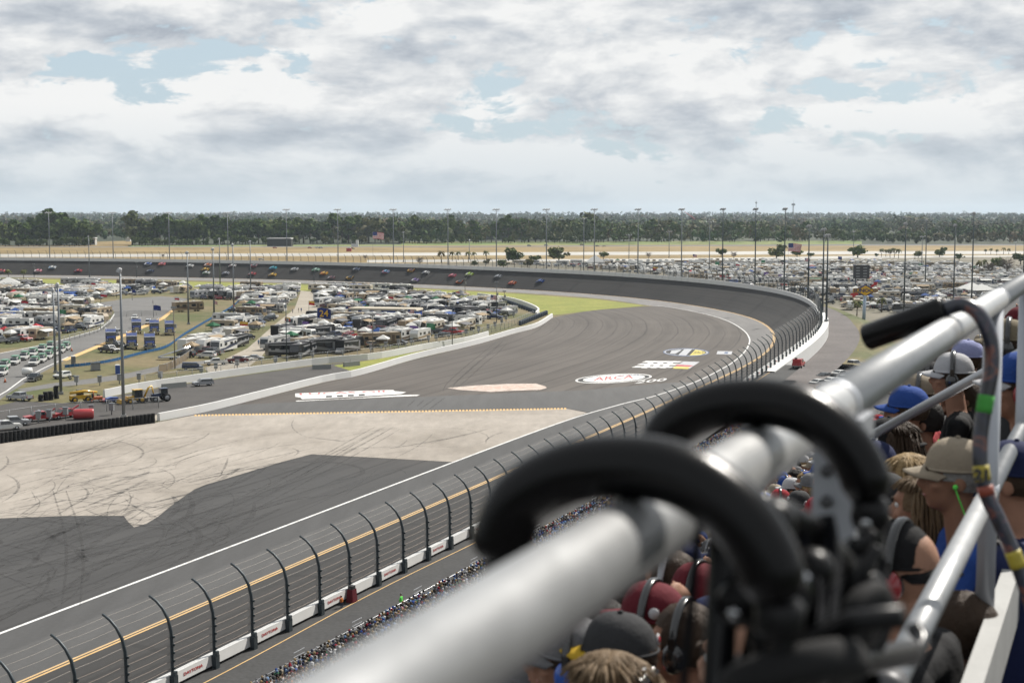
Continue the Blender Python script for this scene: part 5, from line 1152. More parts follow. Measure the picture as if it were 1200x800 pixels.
for i, (x, y) in enumerate(((372, 291), (376, 291), (363, 291), (306, 305), (413, 292), (322, 291), (620, 288.5), (682, 287.5), (700, 289), (708, 289.2), (640, 288))):
    suv(['white', 'silver', 'red', 'white', 'black', 'red', 'dark blue', 'black', 'grey', 'white', 'silver'][i]).make('distant_car', gp(x, y), R(5), f'small car on the road beyond the dry field, {nth(sorted((372, 376, 363, 306, 413, 322, 620, 682, 700, 708, 640)).index(x))} from the left', 'car', 'cars on the far road')
def lattice(x, ytop, depth, label, z0=0, c=None, w0=3.0):
    p = pd(x, 250, depth); h = H - (ytop - 248) * depth / FPX
    o = empty('radio_mast', (p[0], p[1], z0), .5, label=label, cat='mast'); m = c or m_grey
    for sx, sy in ((1, 0), (-.5, .87), (-.5, -.87)): MB().tube([(sx * w0, sy * w0, 0), (sx * w0 * .4, sy * w0 * .4, h)], .5, m, 4).obj('leg', o)
    br_ = MB(); n_ = 16
    for i in range(n_):
        f0, f1 = 1 - .6 * i / n_, 1 - .6 * (i + 1) / n_; z0_, z1_ = h * i / n_, h * (i + 1) / n_
        Q = lambda j, f, z: (((1, -.5, -.5)[j % 3]) * w0 * f, ((0, .87, -.87)[j % 3]) * w0 * f, z)
        for j in range(3): br_.tube([Q(j, f0, z0_), Q(j + 1, f1, z1_)], .22, m, 3)
    br_.obj('bracing', o, kind='stuff'); MB().tube([(0, 0, h), (0, 0, h + 12)], .25, m, 4).obj('antenna', o)
    MB().box((0, 0, h * .93), (w0 * 2.4, w0 * 2.4, 5), m).obj('dish_cluster', o)
lattice(929.5, 238, 4200, 'taller lattice radio mast on the horizon'); lattice(886, 236, 5200, 'thinner radio mast left of the taller one on the horizon', w0=1.8)
cr = empty('tower_crane', pd(810, 262, 3000), 0, label='red crane jib leaning above the far woods', cat='crane'); cr.location.z = 0
zc = 40 - (257 - 248) * 3000 / FPX
MB().tube([(8, 0, 0), (8, 0, zc)], .8, paint('red'), 4).obj('mast', cr); MB().tube([(8, 0, zc), (-14, 0, zc + 16)], [1.3, .6], paint('red'), 4).obj('jib', cr)
# ---------------------------------------------------------------- trees
def foliage(name, a, b, c, sc=0.25):
    m = bpy.data.materials.new(name); m.use_nodes = True; t = m.node_tree; bs = t.nodes['Principled BSDF']
    bs.inputs['Roughness'].default_value = .8; bs.inputs['Specular IOR Level'].default_value = .1
    oi = t.nodes.new('ShaderNodeObjectInfo'); pos = t.nodes.new('ShaderNodeNewGeometry').outputs['Position']
    k = ramp(t, noise(t, pos, sc, 4, .6), [(.35, 0.0), (.65, 1.0)]); col = mix_rgb(t, k, a, b)
    k2 = ramp(t, math_node(t, 'ADD', math_node(t, 'MULTIPLY', noise(t, pos, .006, 3, .5), .7), math_node(t, 'MULTIPLY', oi.outputs['Random'], .3)), [(.56, 0.0), (.74, 1.0)])
    t.links.new(mix_rgb(t, k2, col, c), bs.inputs['Base Color'])
    return m
F_pine = foliage('pine_foliage', (.020, .045, .008), (.085, .125, .028), (.10, .10, .036))
F_oak = foliage('oak_foliage', (.024, .046, .010), (.095, .12, .032), (.11, .09, .042))
F_wood = foliage('woodland_foliage', (.016, .042, .012), (.058, .095, .026), (.10, .078, .045), .05)
F_palm = foliage('palm_foliage', (.05, .06, .02), (.12, .12, .045), (.12, .1, .05), .8)
m_bark = mat('bark', (.13, .10, .075), .9, var=.2); m_twig = mat('bare_twig', (.16, .13, .11), .9, var=.2)
def crown_mesh(lobes, nq, q, m, seed):
    g_ = np.random.default_rng(seed); mb = MB()
    vol = np.array([l[1][0] * l[1][1] * l[1][2] for l in lobes]) ** .66; vol /= vol.sum()
    for i in range(nq):
        c, r_ = lobes[int(g_.choice(len(lobes), p=vol))]; d = g_.normal(size=3); d /= np.linalg.norm(d); f = g_.uniform(.55, 1.08) ** .6
        p = np.array(c) + d * np.array(r_) * f; nrm = d + g_.normal(0, .32, 3); nrm /= np.linalg.norm(nrm)
        a = np.cross(nrm, g_.normal(size=3)); a /= np.linalg.norm(a); b = np.cross(nrm, a); s = q * g_.uniform(.6, 1.3)
        bend = nrm * s * .25
        mb.add([p - a * s - b * s * .6 - bend, p + a * s - b * s * .6, p + a * s * .8 + b * s * .6 - bend, p - a * s * .8 + b * s * .6], [(0, 1, 2, 3)], m)
    return mb.mesh('crown')
def trunk_mesh(h, r, limbs, seed, m=m_bark):
    g_ = np.random.default_rng(seed); mb = MB(); mb.tube([(0, 0, 0), (.1, .05, h * .5), (0, 0, h)], [r, r * .75, r * .35], m, 6)
    for i in range(limbs):
        z = h * g_.uniform(.4, .9); a = g_.uniform(0, 6.3); l = h * g_.uniform(.18, .34); mb.tube([(0, 0, z), (math.cos(a) * l * .6, math.sin(a) * l * .6, z + l * .35), (math.cos(a) * l, math.sin(a) * l, z + l * .8)], [r * .35, r * .25, r * .1], m, 4)
    return mb.mesh('trunk')
TREES = {}
def lob(g_, n, r, z0, z1, s):
    return [((g_.uniform(-r, r), g_.uniform(-r, r), g_.uniform(z0, z1)), (s * g_.uniform(.7, 1.2), s * g_.uniform(.7, 1.2), s * g_.uniform(.5, .9))) for _ in range(n)]
for i in range(4):
    g_ = np.random.default_rng(100 + i)
    TREES['pine', i] = (trunk_mesh(19, .42, 9, i), crown_mesh(lob(g_, 9, 2.8, 8, 19, 3.2) + lob(g_, 4, 1.2, 18, 22, 2.2), 330, 1.15, F_pine, i))
    TREES['oak', i] = (trunk_mesh(8, .5, 8, 20 + i), crown_mesh(lob(g_, 10, 4.2, 4.5, 10, 3.4), 340, 1.05, F_oak, 20 + i))
for i in range(2):
    mb = MB(); g_ = np.random.default_rng(60 + i)
    for k in range(150):
        a = g_.uniform(0, 6.3); z = g_.uniform(2.5, 6.5); l = g_.uniform(1.5, 4.2); e_ = g_.uniform(.2, 1.1)
        p0 = np.array([0, 0, z]) + np.array([math.cos(a), math.sin(a), .6]) * l * .35; p1 = p0 + np.array([math.cos(a + g_.normal(0, .5)), math.sin(a), e_]) * l * .6
        mb.tube([p0, (p0 + p1) / 2 + g_.normal(0, .15, 3), p1], [.09, .06, .03], m_twig, 3)
    TREES['bare', i] = (trunk_mesh(6.5, .34, 14, 40 + i, m_twig), mb.mesh('crown'))
def palm_crown(seed):
    g_ = np.random.default_rng(seed); mb = MB()
    for k in range(26):
        a = g_.uniform(0, 6.28); up = g_.uniform(-.5, 1.2); pts = []
        for j in range(6):
            t = j / 5; pts.append(np.array([math.cos(a) * 3.1 * t, math.sin(a) * 3.1 * t, 7.6 + up * 2.2 * t - 2.8 * t * t]))
        sd_ = np.array([-math.sin(a), math.cos(a), 0])
        for j in range(5):
            w0, w1 = .55 * math.sin(math.pi * (.15 + .8 * j / 5)), .55 * math.sin(math.pi * (.15 + .8 * (j + 1) / 5))
            mb.add([pts[j] - sd_ * w0 - [0, 0, .25 * w0], pts[j], pts[j + 1], pts[j + 1] - sd_ * w1 - [0, 0, .25 * w1]], [(0, 1, 2, 3)], F_palm); mb.add([pts[j], pts[j] + sd_ * w0 - [0, 0, .25 * w0], pts[j + 1] + sd_ * w1 - [0, 0, .25 * w1], pts[j + 1]], [(0, 1, 2, 3)], F_palm)
    return mb.mesh('crown')
for i in range(2): TREES['palm', i] = (MB().tube([(0, 0, 0), (.12, 0, 4), (0, 0, 7.8)], [.3, .22, .2], m_bark, 7).mesh('trunk'), palm_crown(80 + i))
TH = {'pine': 22, 'oak': 12.5, 'bare': 9, 'palm': 9.2}
def tree(kind, i, p, h, label, group=None, wide=1.0):
    o = empty({'pine': 'pine_tree', 'oak': 'oak_tree', 'bare': 'bare_tree', 'palm': 'palm_tree'}[kind], p, rng.uniform(0, 6.3), label=label, cat='tree', group=group)
    s = h / TH[kind]; o.scale = (s * wide, s * wide, s); a, b = TREES[kind, i]; put('trunk', a, o); put('crown', b, o); return o
def tree_px(kind, x, yt, yb, label, group=None, wide=1.0):
    p = gp(x, yb, -.1); h = (yb - yt) * p[1] / FPX; return tree(kind, int(rng.integers(0, 4 if kind in ('pine', 'oak') else 2)), p, h, label, group, wide)
MID = [('oak', 655, 289, 307), ('oak', 601, 290, 308), ('oak', 845, 291, 301), ('bare', 760, 295, 304), ('oak', 707, 295, 304), ('bare', 860, 294, 304), ('oak', 910, 286, 303), ('oak', 934, 290, 301), ('oak', 1005, 285, 302), ('oak', 1101, 289, 301), ('bare', 1043, 292, 300),
       ('oak', 627, 299, 309), ('oak', 618, 303, 313), ('bare', 492, 300, 312), ('bare', 428, 298, 305), ('oak', 1076, 294, 302), ('oak', 1124, 297, 305), ('bare', 1180, 300, 324), ('bare', 1150, 312, 322), ('oak', 1196, 296, 310), ('oak', 1168, 302, 318), ('bare', 1160, 306, 323),
       ('oak', 1027, 296, 301), ('oak', 950, 296, 302), ('oak', 590, 304, 314), ('oak', 556, 304, 312), ('oak', 570, 303, 310), ('bare', 191, 297, 303)]
xs = sorted(m[1] for m in MID)
for k, x, yt, yb in MID:
    tree_px(k, x, yt, yb, f"{'dark round oak' if k == 'oak' else 'bare grey tree'} beyond the track, {nth(xs.index(x))} such tree from the left", 'single trees beyond the track', 1.25 if k == 'oak' else 1.1)
PALM = [(517, 292, 308), (530, 293, 306), (537, 293, 305), (549, 293, 307), (556, 294, 305), (570, 292, 306), (1033, 290, 301), (1038, 291, 301), (1043, 290, 302), (1048, 289, 302), (1053, 290, 303), (1072, 295, 304), (1155, 291, 298), (1161, 290, 298), (1168, 291, 299), (1176, 289, 298), (1182, 290, 298), (1147, 303, 320), (1153, 302, 318), (1004, 349, 372), (1033, 346, 366), (10, 314, 328), (28, 314, 328)]
xs = sorted(m[0] for m in PALM)
PIDX = {}; PALM.sort()
for x, yt, yb in PALM: tree_px('palm', x, yt, yb, f'palm tree with a shaggy crown, {nth(PIDX.setdefault((x, yt), len(PIDX)))} palm from the left', 'palm trees')
# the near edge of the woods: every tree a thing
EDGE = []
x = -50.0
while x < 1250:
    yb = float(np.interp(x, [-50, 150, 300, 560, 760, 1250], [288.3, 287.6, 286, 284.6, 283, 281.4])); top = float(np.interp(x, [-50, 110, 155, 220, 300, 430, 600, 760, 800, 1250], [256, 259, 258, 258, 259, 259, 261, 262, 266, 267]))
    gapz = 108 < x < 152 or (x > 780 and rng.random() < .3)
    if not gapz: EDGE.append((x, top + rng.normal(0, 3.0) + 3.2 * math.sin(x * .071) - (2 if x < 320 else 0) + 2.0 * math.sin(x * .19), yb - rng.uniform(0, .9)))
    if not gapz and rng.random() < (.5 if x > 300 else .75): EDGE.append((x + 3, yb - rng.uniform(6, 12), yb + .7))
    x += rng.uniform(4.2, 8.6)
for i, (x, yt, yb) in enumerate(EDGE):
    lowt = yb - yt < 14; k = 'oak' if lowt or rng.random() < .4 else 'pine'
    tree_px(k, x, yt, yb, f"{'round broadleaf' if k == 'oak' else 'tall dark pine'} at the near edge of the woods, {nth(i)} from the left", 'trees along the edge of the woods', 1.35 if k == 'pine' else 1.0)
# the woods behind, to the horizon
g_ = np.random.default_rng(5); n_ = 15000
dd = 1760 * (9500 / 1760) ** (g_.random(n_) ** .8); xx = g_.uniform(-.42, .42, n_) * dd
def rise(d): t = np.clip((d - 3200) / 5800, 0, 1); return t * t * (3 - 2 * t) * 16
ph = 260 * np.sin(xx * .0021) + 140 * np.sin(xx * .0063 + 1); bandw = np.sin(2 * math.pi * np.log((dd + ph) / 1700) / .42)
keep = (bandw > -.35) | (g_.random(n_) < .12); xx, dd = xx[keep], dd[keep]
V, Fc = [], []
for x_, d_ in zip(xx, dd):
    h = g_.uniform(11, 24) * (.95 if d_ > 2500 else 1.1) * (1 + .28 * math.sin(x_ * .006 + d_ * .004) + .16 * math.sin(x_ * .021)); z0 = rise(d_) - .1; near = d_ < 2600; nq = 26 if near else 12; s0 = 2.0 if near else 3.4
    r_ = h * .30
    dirs = g_.normal(size=(nq, 3)); dirs /= np.linalg.norm(dirs, axis=1)[:, None]
    c_ = np.array([x_, d_, z0 + h * .58]) + dirs * np.array([r_ * 1.25, r_ * 1.25, h * .42]) * g_.uniform(.6, 1.05, (nq, 1))
    nn = dirs + g_.normal(0, .28, (nq, 3)); nn /= np.linalg.norm(nn, axis=1)[:, None]
    aa = np.cross(nn, g_.normal(size=(nq, 3))); aa /= np.linalg.norm(aa, axis=1)[:, None] + 1e-9; bbv = np.cross(nn, aa); ssz = s0 * g_.uniform(.7, 1.3, (nq, 1))
    V.append(np.stack([c_ - aa * ssz - bbv * ssz * .7, c_ + aa * ssz - bbv * ssz * .7, c_ + aa * ssz * .7 + bbv * ssz * .7, c_ - aa * ssz * .7 + bbv * ssz * .7], 1).reshape(-1, 3))
V = np.concatenate(V); nf = len(V) // 4
me = bpy.data.meshes.new('woodland'); me.vertices.add(len(V)); me.vertices.foreach_set('co', V.astype(np.float32).ravel()); me.loops.add(nf * 4); me.loops.foreach_set('vertex_index', np.arange(nf * 4, dtype=np.int32))
me.polygons.add(nf); me.polygons.foreach_set('loop_start', np.arange(nf, dtype=np.int32) * 4); me.update(calc_edges=True); me.materials.append(F_wood)
put('woodland', me, kind='stuff', label='dense pine woods stretching away to the horizon')
# far low rise that carries the last trees
vs, fs = [], []
for i in range(13):
    d_ = 3200 + 6200 * i / 12
    for j in range(9): vs.append(((-.5 + j / 8) * d_ * 1.1, d_, float(rise(d_)) - .11))
fs = [(i * 9 + j, i * 9 + j + 1, (i + 1) * 9 + j + 1, (i + 1) * 9 + j) for i in range(12) for j in range(8)]
MB().add(vs, fs, G_forest, True).obj('hills', kind='structure')
# ---------------------------------------------------------------- grandstand
HD = R(23.5); EV = np.array([math.sin(HD), math.cos(HD)]); NV = np.array([math.cos(HD), -math.sin(HD)])
def rp(s, q=0.0, h=0.0):
    "s along the handrail, q metres behind it, h above it"
    p = np.array([0, .85]) + EV * s + NV * q; return np.array([p[0], p[1], H - .245 + h])
def row_p(k): return -.5 - .76 * k
def row_d(k): return .78 + .55 * k
m_conc2 = mat('stand_concrete', (.075, .075, .078), .9, var=.2, vs=2, bump=.1); m_alu = mat('bench_aluminium', (.50, .51, .53), .4, .5, var=.06)
stand = empty('grandstand', (*(EV * 0), 0), label='steep concrete grandstand full of seated spectators below the handrail', cat='grandstand')
S0, S1 = -60.0, 260.0
def stair(rows, name):
    mb = MB(); prof = []
    for p, z in rows: prof.append((p, z))
    a = [np.array([0, .85]) * 0 + EV * S0 + NV * (p + .33) for p, z in prof]; b = [EV * S1 + NV * (p + .33) for p, z in prof]
    n_ = len(prof); vs = [(*a[i], prof[i][1]) for i in range(n_)] + [(*b[i], prof[i][1]) for i in range(n_)]
    mb.add(vs, [(i, n_ + i, n_ + i + 1, i + 1) for i in range(n_ - 1)], m_conc2); return mb.obj(name, stand, kind='stuff')
prof = [(1.6, H - 1.33), (-.36, H - 1.33)]
NR = 36
for k in range(NR):
    z = H - row_d(k) - 1.32; prof += [(row_p(k) + .42, z), (row_p(k) - .36, z)]
stair(prof, 'terrace')
pe = row_p(NR - 1) - .36; ze = H - row_d(NR - 1) - 1.32
prof = [(pe, ze)]; NL = 30
LOW = [(-57.3 + .93 * j, 4.95 + .40 * j) for j in range(NL)]
for p, z in reversed(LOW): prof += [(p + .47, z), (p - .46, z)]
prof += [(-57.76, 4.4)]
stair(prof, 'lower_terrace')
def row_pt(s, p, z): q = EV * s + NV * (p + .33); return (q[0], q[1], z)
for k in range(14):
    z = H - row_d(k) - 1.32 + .40; p = row_p(k) - .12; a, b = row_pt(-2, p, z), row_pt(45, p, z)
    c = [(a[i] + b[i]) / 2 for i in range(3)]; MB().box((0, 0, 0), (.26, 47, .05), m_alu).obj('bench', stand, loc=c, rz=-HD)

# ---------------------------------------------------------------- people
SKIN = [mat(f'skin_{i}', c, .6, var=.12, vs=14, bump=.15, bscale=180) for i, c in enumerate([(.36, .19, .125), (.30, .155, .10), (.42, .235, .16), (.16, .08, .05)])]
CL = {k: mat('cloth_' + k.replace(' ', '_'), tuple(q * (.72 if k != 'lime' else 1) for q in c), .85, var=.10, vs=9, bump=.25, bscale=40) for k, c in {
    'white': (.66, .66, .68), 'black': (.016, .016, .018), 'dark grey': (.055, .056, .06), 'grey': (.22, .22, .23), 'red': (.40, .02, .035), 'maroon': (.17, .018, .03), 'navy': (.02, .03, .10), 'blue': (.035, .10, .40), 'light blue': (.22, .36, .60),
    'lime': (.15, .80, .12), 'green': (.03, .17, .07), 'beige': (.44, .37, .28), 'khaki': (.30, .25, .17), 'pink': (.60, .22, .30), 'yellow': (.72, .46, .04), 'orange': (.65, .20, .04), 'periwinkle': (.40, .43, .72), 'brown': (.14, .09, .06), 'denim': (.06, .09, .16), 'plum': (.20, .08, .13)}.items()}
HAIR = {k: mat('hair_' + k, c, .62, var=.25, vs=25, bump=.5, bscale=60) for k, c in {'blond': (.34, .235, .115), 'brown': (.045, .027, .016), 'black': (.018, .015, .014), 'grey': (.25, .24, .23), 'ash': (.17, .115, .065)}.items()}
def caps_mesh(caps, voxel, name, sm=3):
    mb = MB()
    for a, b, ra, rb, tag in caps:
        a, b = Vector(a), Vector(b)
        if (b - a).length > 1e-5: mb.tube([a, b], [ra, rb], m_black, 10)
        mb.ell(a, (ra,) * 3, m_black, 10, 8); mb.ell(b, (rb,) * 3, m_black, 10, 8)
    return mb
def bake(mb, voxel, caps, name, mats, extra=()):
    me = mb.mesh(name); o = bpy.data.objects.new(name, me); COL.objects.link(o)
    md = o.modifiers.new('r', 'REMESH'); md.mode = 'VOXEL'; md.voxel_size = voxel
    sm_ = o.modifiers.new('s', 'SMOOTH'); sm_.iterations = 3; sm_.factor = .5
    dg = bpy.context.evaluated_depsgraph_get(); dg.update(); nm = bpy.data.meshes.new_from_object(o.evaluated_get(dg)); bpy.data.objects.remove(o); nm.name = name
    nf = len(nm.polygons); c = np.empty(nf * 3, np.float32); nm.polygons.foreach_get('center', c); c = c.reshape(-1, 3)
    best = np.full(nf, 1e9); idx = np.zeros(nf, np.int32)
    for a, b, ra, rb, tag in list(caps) + list(extra):
        a, b = np.array(a, float), np.array(b, float); ab = b - a; l2 = ab @ ab
        t = np.clip(((c - a) @ ab) / l2, 0, 1) if l2 > 1e-9 else np.zeros(nf)
        d = np.linalg.norm(c - (a + t[:, None] * ab), axis=1) - (ra + (rb - ra) * t); k = d < best; best[k] = d[k]; idx[k] = tag
    nm.materials.clear()
    for m in mats: nm.materials.append(m)
    nm.polygons.foreach_set('material_index', idx); nm.polygons.foreach_set('use_smooth', np.ones(nf, bool)); nm.update(); return nm
HC = np.array([0, .05, 1.25])          # head centre of a seated body
def hand(w, d, up, side, curl=.5):
    "palm and five bent fingers from the wrist W along D; SIDE points to the thumb"
    w, d, up, side = (np.array(v, float) for v in (w, d, up, side)); c = []
    c.append((w, w + d * .075, .026, .030, 0)); c.append((w + d * .02 + side * .02, w + d * .08 + side * .026, .018, .016, 0)); c.append((w + d * .02 - side * .02, w + d * .078 - side * .024, .018, .015, 0))
    for i, (o, l) in enumerate(((.030, .070), (.010, .080), (-.010, .074), (-.029, .058))):
        b0 = w + d * .085 + side * o; b1 = b0 + (d * (1 - curl * .35) - up * curl * .4) * l * .55; b2 = b1 + (d * (1 - curl) - up * curl) * l * .5
        c += [(b0, b1, .0095, .0088, 0), (b1, b2, .0088, .0075, 0)]
    t0 = w + d * .03 + side * .03; t1 = t0 + side * .03 + d * .03; t2 = t1 + d * .03 + side * .005 - up * .008
    return c + [(t0, t1, .013, .011, 0), (t1, t2, .011, .009, 0)]
def body_caps(sh=.19, lean=.0, arms='thigh', sleeve=True, fem=False, turn=0.0):
    c = []; L_ = lean
    hip, ch, nk = np.array([0, 0, .50]), np.array([0, .02 + L_ * .5, .82]), np.array([0, .01 + L_, 1.04]); w = .92 if fem else 1.0
    for sx in (-1, 1):
        c.append(((sx * .08, 0, .50), (sx * .10 * w, .01 + L_ * .5, .80), .125 * w, .115 * w, 1)); c.append(((sx * .07, .01 + L_ * .4, .8), (sx * (sh - .07), .0 + L_ * .95, .985), .12 * w, .085 * w, 1)); c.append(((0, L_ * .9, 1.0), (sx * sh, L_, 1.0), .065, .062, 1))
        c.append(((sx * .09, .02, .50), (sx * .12, .43, .52), .092, .07, 2)); c.append(((sx * .12, .43, .52), (sx * .12, .46, .10), .065, .045, 2)); c.append(((sx * .12, .43, .06), (sx * .13, .63, .035), .045, .038, 3))
        S_ = np.array([sx * sh, L_, 1.0]); st = 1 if sleeve else 0
        if arms == 'thigh' or (arms == 'raise' and sx < 0) or (arms == 'chin' and sx < 0): E_, W_ = np.array([sx * (sh + .06), .06 + L_ * .6, .74]), np.array([sx * .14, .30, .645])
        elif arms == 'lean': E_, W_ = np.array([sx * .17, .34, .66]), np.array([sx * .05, .50, .80])
        elif arms == 'cross': E_, W_ = np.array([sx * (sh + .04), .10 + L_, .76]), np.array([-sx * .06, .24 + L_, .80])
        elif arms == 'raise': E_, W_ = np.array([sx * (sh + .13), .16 + L_, 1.10]), np.array([sx * .10, .17 + L_, 1.30])
        else: E_, W_ = np.array([sx * .20, .27 + L_, .80]), np.array([sx * .06, .19 + L_, 1.08])
        M_ = S_ + (E_ - S_) * .62; c += [(S_, M_, .058, .05, 1), (M_, E_, .047 if not sleeve else .049, .042, st), (E_, E_ + (W_ - E_) * .5, .042, .037, 0), (E_ + (W_ - E_) * .5, W_, .036, .027, 0)]
        d = (W_ - E_) / np.linalg.norm(W_ - E_); side = np.array([-sx, 0, .3]) - d * (np.array([-sx, 0, .3]) @ d); side /= np.linalg.norm(side); up = np.cross(side, d); up *= np.sign(up[2] + 1e-6); c += hand(W_, d, up, side, .55)
    c += [(nk + [0, 0, -.03], HC + [0, L_ - .015, -.08], .056, .052, 0)]
    return c, L_
def head_shapes(mb, hc):
    mb.ell(hc + [0, -.012, .02], (.076, .096, .098), m_black, 16, 12); mb.ell(hc + [0, .028, -.05], (.058, .066, .075), m_black, 14, 10); mb.ell(hc + [0, .062, -.098], (.028, .026, .020), m_black, 10, 8)
    mb.tube([hc + [0, .088, .005], hc + [0, .110, -.034]], [.009, .015], m_black, 8); mb.ell(hc + [0, .106, -.036], (.017, .014, .012), m_black, 8, 6); mb.ell(hc + [0, .088, -.068], (.024, .012, .009), m_black, 8, 6)
    mb.ell(hc + [0, .074, .024], (.055, .02, .014), m_black, 10, 6)
    for sx in (-1, 1): mb.ell(hc + [sx * .078, -.012, -.022], (.011, .022, .033), m_black, 8, 8); mb.ell(hc + [sx * .042, .06, -.03], (.024, .026, .022), m_black, 8, 6)
def head_caps(hc):
    f = lambda a, b, r: (hc + a, hc + b, r, r, 0)
    return [f([0, -.03, .03], [0, .02, .03], .075), f([0, .04, -.05], [0, .06, -.09], .05), f([-.07, -.01, -.03], [.07, -.01, -.03], .03)]
def seated(name, voxel=.0105, **kw):
    c, l = body_caps(**kw); hc = HC + [0, l, 0]; mb = caps_mesh(c, voxel, name); head_shapes(mb, hc)
    return bake(mb, voxel, c, name, [SKIN[0], CL['white'], CL['denim'], CL['black']], head_caps(hc)), hc
BODIES = [seated('body', arms='thigh'), seated('body', arms='lean', lean=.14), seated('body', sh=.165, fem=True, arms='cross'), seated('body', arms='raise', lean=.03), seated('body', sh=.20, lean=.05, arms='cross'), seated('body', sh=.15, fem=True, arms='chin', sleeve=False, lean=.10), seated('body', sh=.165, fem=True, arms='thigh', sleeve=False)]
def low_body(name, standing=False):
    c, l = body_caps(arms='thigh'); c = [q for q in c if q[2] > .03]
    if standing:
        c = [(np.array(a) + [0, 0, .38], np.array(b) + [0, 0, .38], ra, rb, t) for a, b, ra, rb, t in c if t not in (2, 3)]
        for sx in (-1, 1): c += [((sx * .09, 0, .90), (sx * .10, .01, .5), .095, .07, 2), ((sx * .10, .01, .5), (sx * .11, -.01, .07), .068, .05, 2), ((sx * .11, -.02, .05), (sx * .12, .14, .05), .05, .05, 3)]
    hc = HC + ([0, 0, .38] if standing else 0); c += [(hc + [0, -.01, .03], hc + [0, .02, -.04], .095, .08, 0), (hc + [0, -.02, .05], hc + [0, -.02, .06], .10, .10, 4)]
    return bake(caps_mesh(c, .05, name), .055, c, name, [SKIN[0], CL['white'], CL['denim'], CL['black'], HAIR['brown']])
LOWB, LOWS = low_body('body'), low_body('body', True)
# caps, headsets and hair, built about the centre of the head
def cap_meshes(m, m2, badge=None):
    mb = MB(); vs = []; sg_, rg = 24, 8
    for i in range(rg + 1):
        a = (i / rg) * math.pi / 2
        for k in range(sg_):
            w = 2 * math.pi * k / sg_; groove = 1 - .012 * (abs(math.sin(w * 3)) < .12); fr = 1 + .05 * max(0, math.sin(w)) * math.sin(a * 1.6)
            vs.append((.087 * math.cos(a) ** .8 * math.cos(w) * groove, (.106 * math.cos(a) ** .8 * math.sin(w)) * groove - .012, .022 + .102 * math.sin(a) * fr))
    fs = [(i * sg_ + k, i * sg_ + (k + 1) % sg_, (i + 1) * sg_ + (k + 1) % sg_, (i + 1) * sg_ + k) for i in range(rg) for k in range(sg_)]
    mb.add(vs, fs, m, True); mb.tube([(.0885 * math.cos(2 * math.pi * k / 24), .1075 * math.sin(2 * math.pi * k / 24) - .012, .024) for k in range(25)], .005, m, 5, cap=False); mb.ell((0, -.012, .128), (.009, .009, .005), m, 8, 4)
    bl_ = MB(); nx, ny = 10, 5; top = []
    for j in range(ny + 1):
        for i in range(nx + 1):
            u = -1 + 2 * i / nx; v = j / ny; x = .078 * u * (1 - .12 * v); ys = .094 * math.sqrt(max(0, 1 - (u * .9) ** 2)) ; y = ys + v * .078 * math.sqrt(max(0.02, 1 - (u * .97) ** 4)); top.append((x, y - .008, .030 - .022 * u * u - .016 * v))
    n1 = len(top); bot = [(x, y, z - .005) for x, y, z in top]; q = lambda i, j: j * (nx + 1) + i
    fs = [(q(i, j), q(i + 1, j), q(i + 1, j + 1), q(i, j + 1)) for j in range(ny) for i in range(nx)]; fb = [tuple(n1 + a for a in f[::-1]) for f in fs]
    rim = [(q(i, ny), q(i + 1, ny), n1 + q(i + 1, ny), n1 + q(i, ny)) for i in range(nx)] + [(q(0, j), q(0, j + 1), n1 + q(0, j + 1), n1 + q(0, j)) for j in range(ny)] + [(q(nx, j), q(nx, j + 1), n1 + q(nx, j + 1), n1 + q(nx, j)) for j in range(ny)]
    bl_.add(top + bot, fs + fb + rim, m2, True)
    return mb.mesh('cap'), bl_.mesh('bill')
CAPM = {}
def capm(c, c2):
    if (c, c2) not in CAPM: CAPM[c, c2] = cap_meshes(CL[c], CL[c2])
    return CAPM[c, c2]
def headset_meshes(mc, mb_):
    band = MB(); pts = [(.108 * math.cos(a), -.008, .138 * math.sin(a) * (1 if math.sin(a) > 0 else .3) - .005) for a in np.linspace(-.05, math.pi + .05, 17)]
    band.tube(pts, .013, mb_, 8, flat=.45); cup = MB(); cup.ell((0, 0, 0), (.026, .036, .046), mc, 12, 10).lathe([(.034, -.012), (.038, 0), (.034, .012)], m_black, 12, c=(-.014, 0, 0), axis='X'); cup.box((.012, 0, .04), (.014, .02, .05), mb_)
    return band.mesh('headband'), cup.mesh('ear_cup')
HS = {}
m_gloss = {k: mat('gloss_' + k, c, .25, var=.03, coat=.4) for k, c in {'black': (.015, .015, .016), 'red': (.30, .012, .02), 'blue': (.02, .09, .42), 'grey': (.32, .33, .35)}.items()}
def hsm(c):
    if c not in HS: HS[c] = headset_meshes(m_gloss[c], m_gloss['black'] if c != 'grey' else m_gloss['grey'])
    return HS[c]
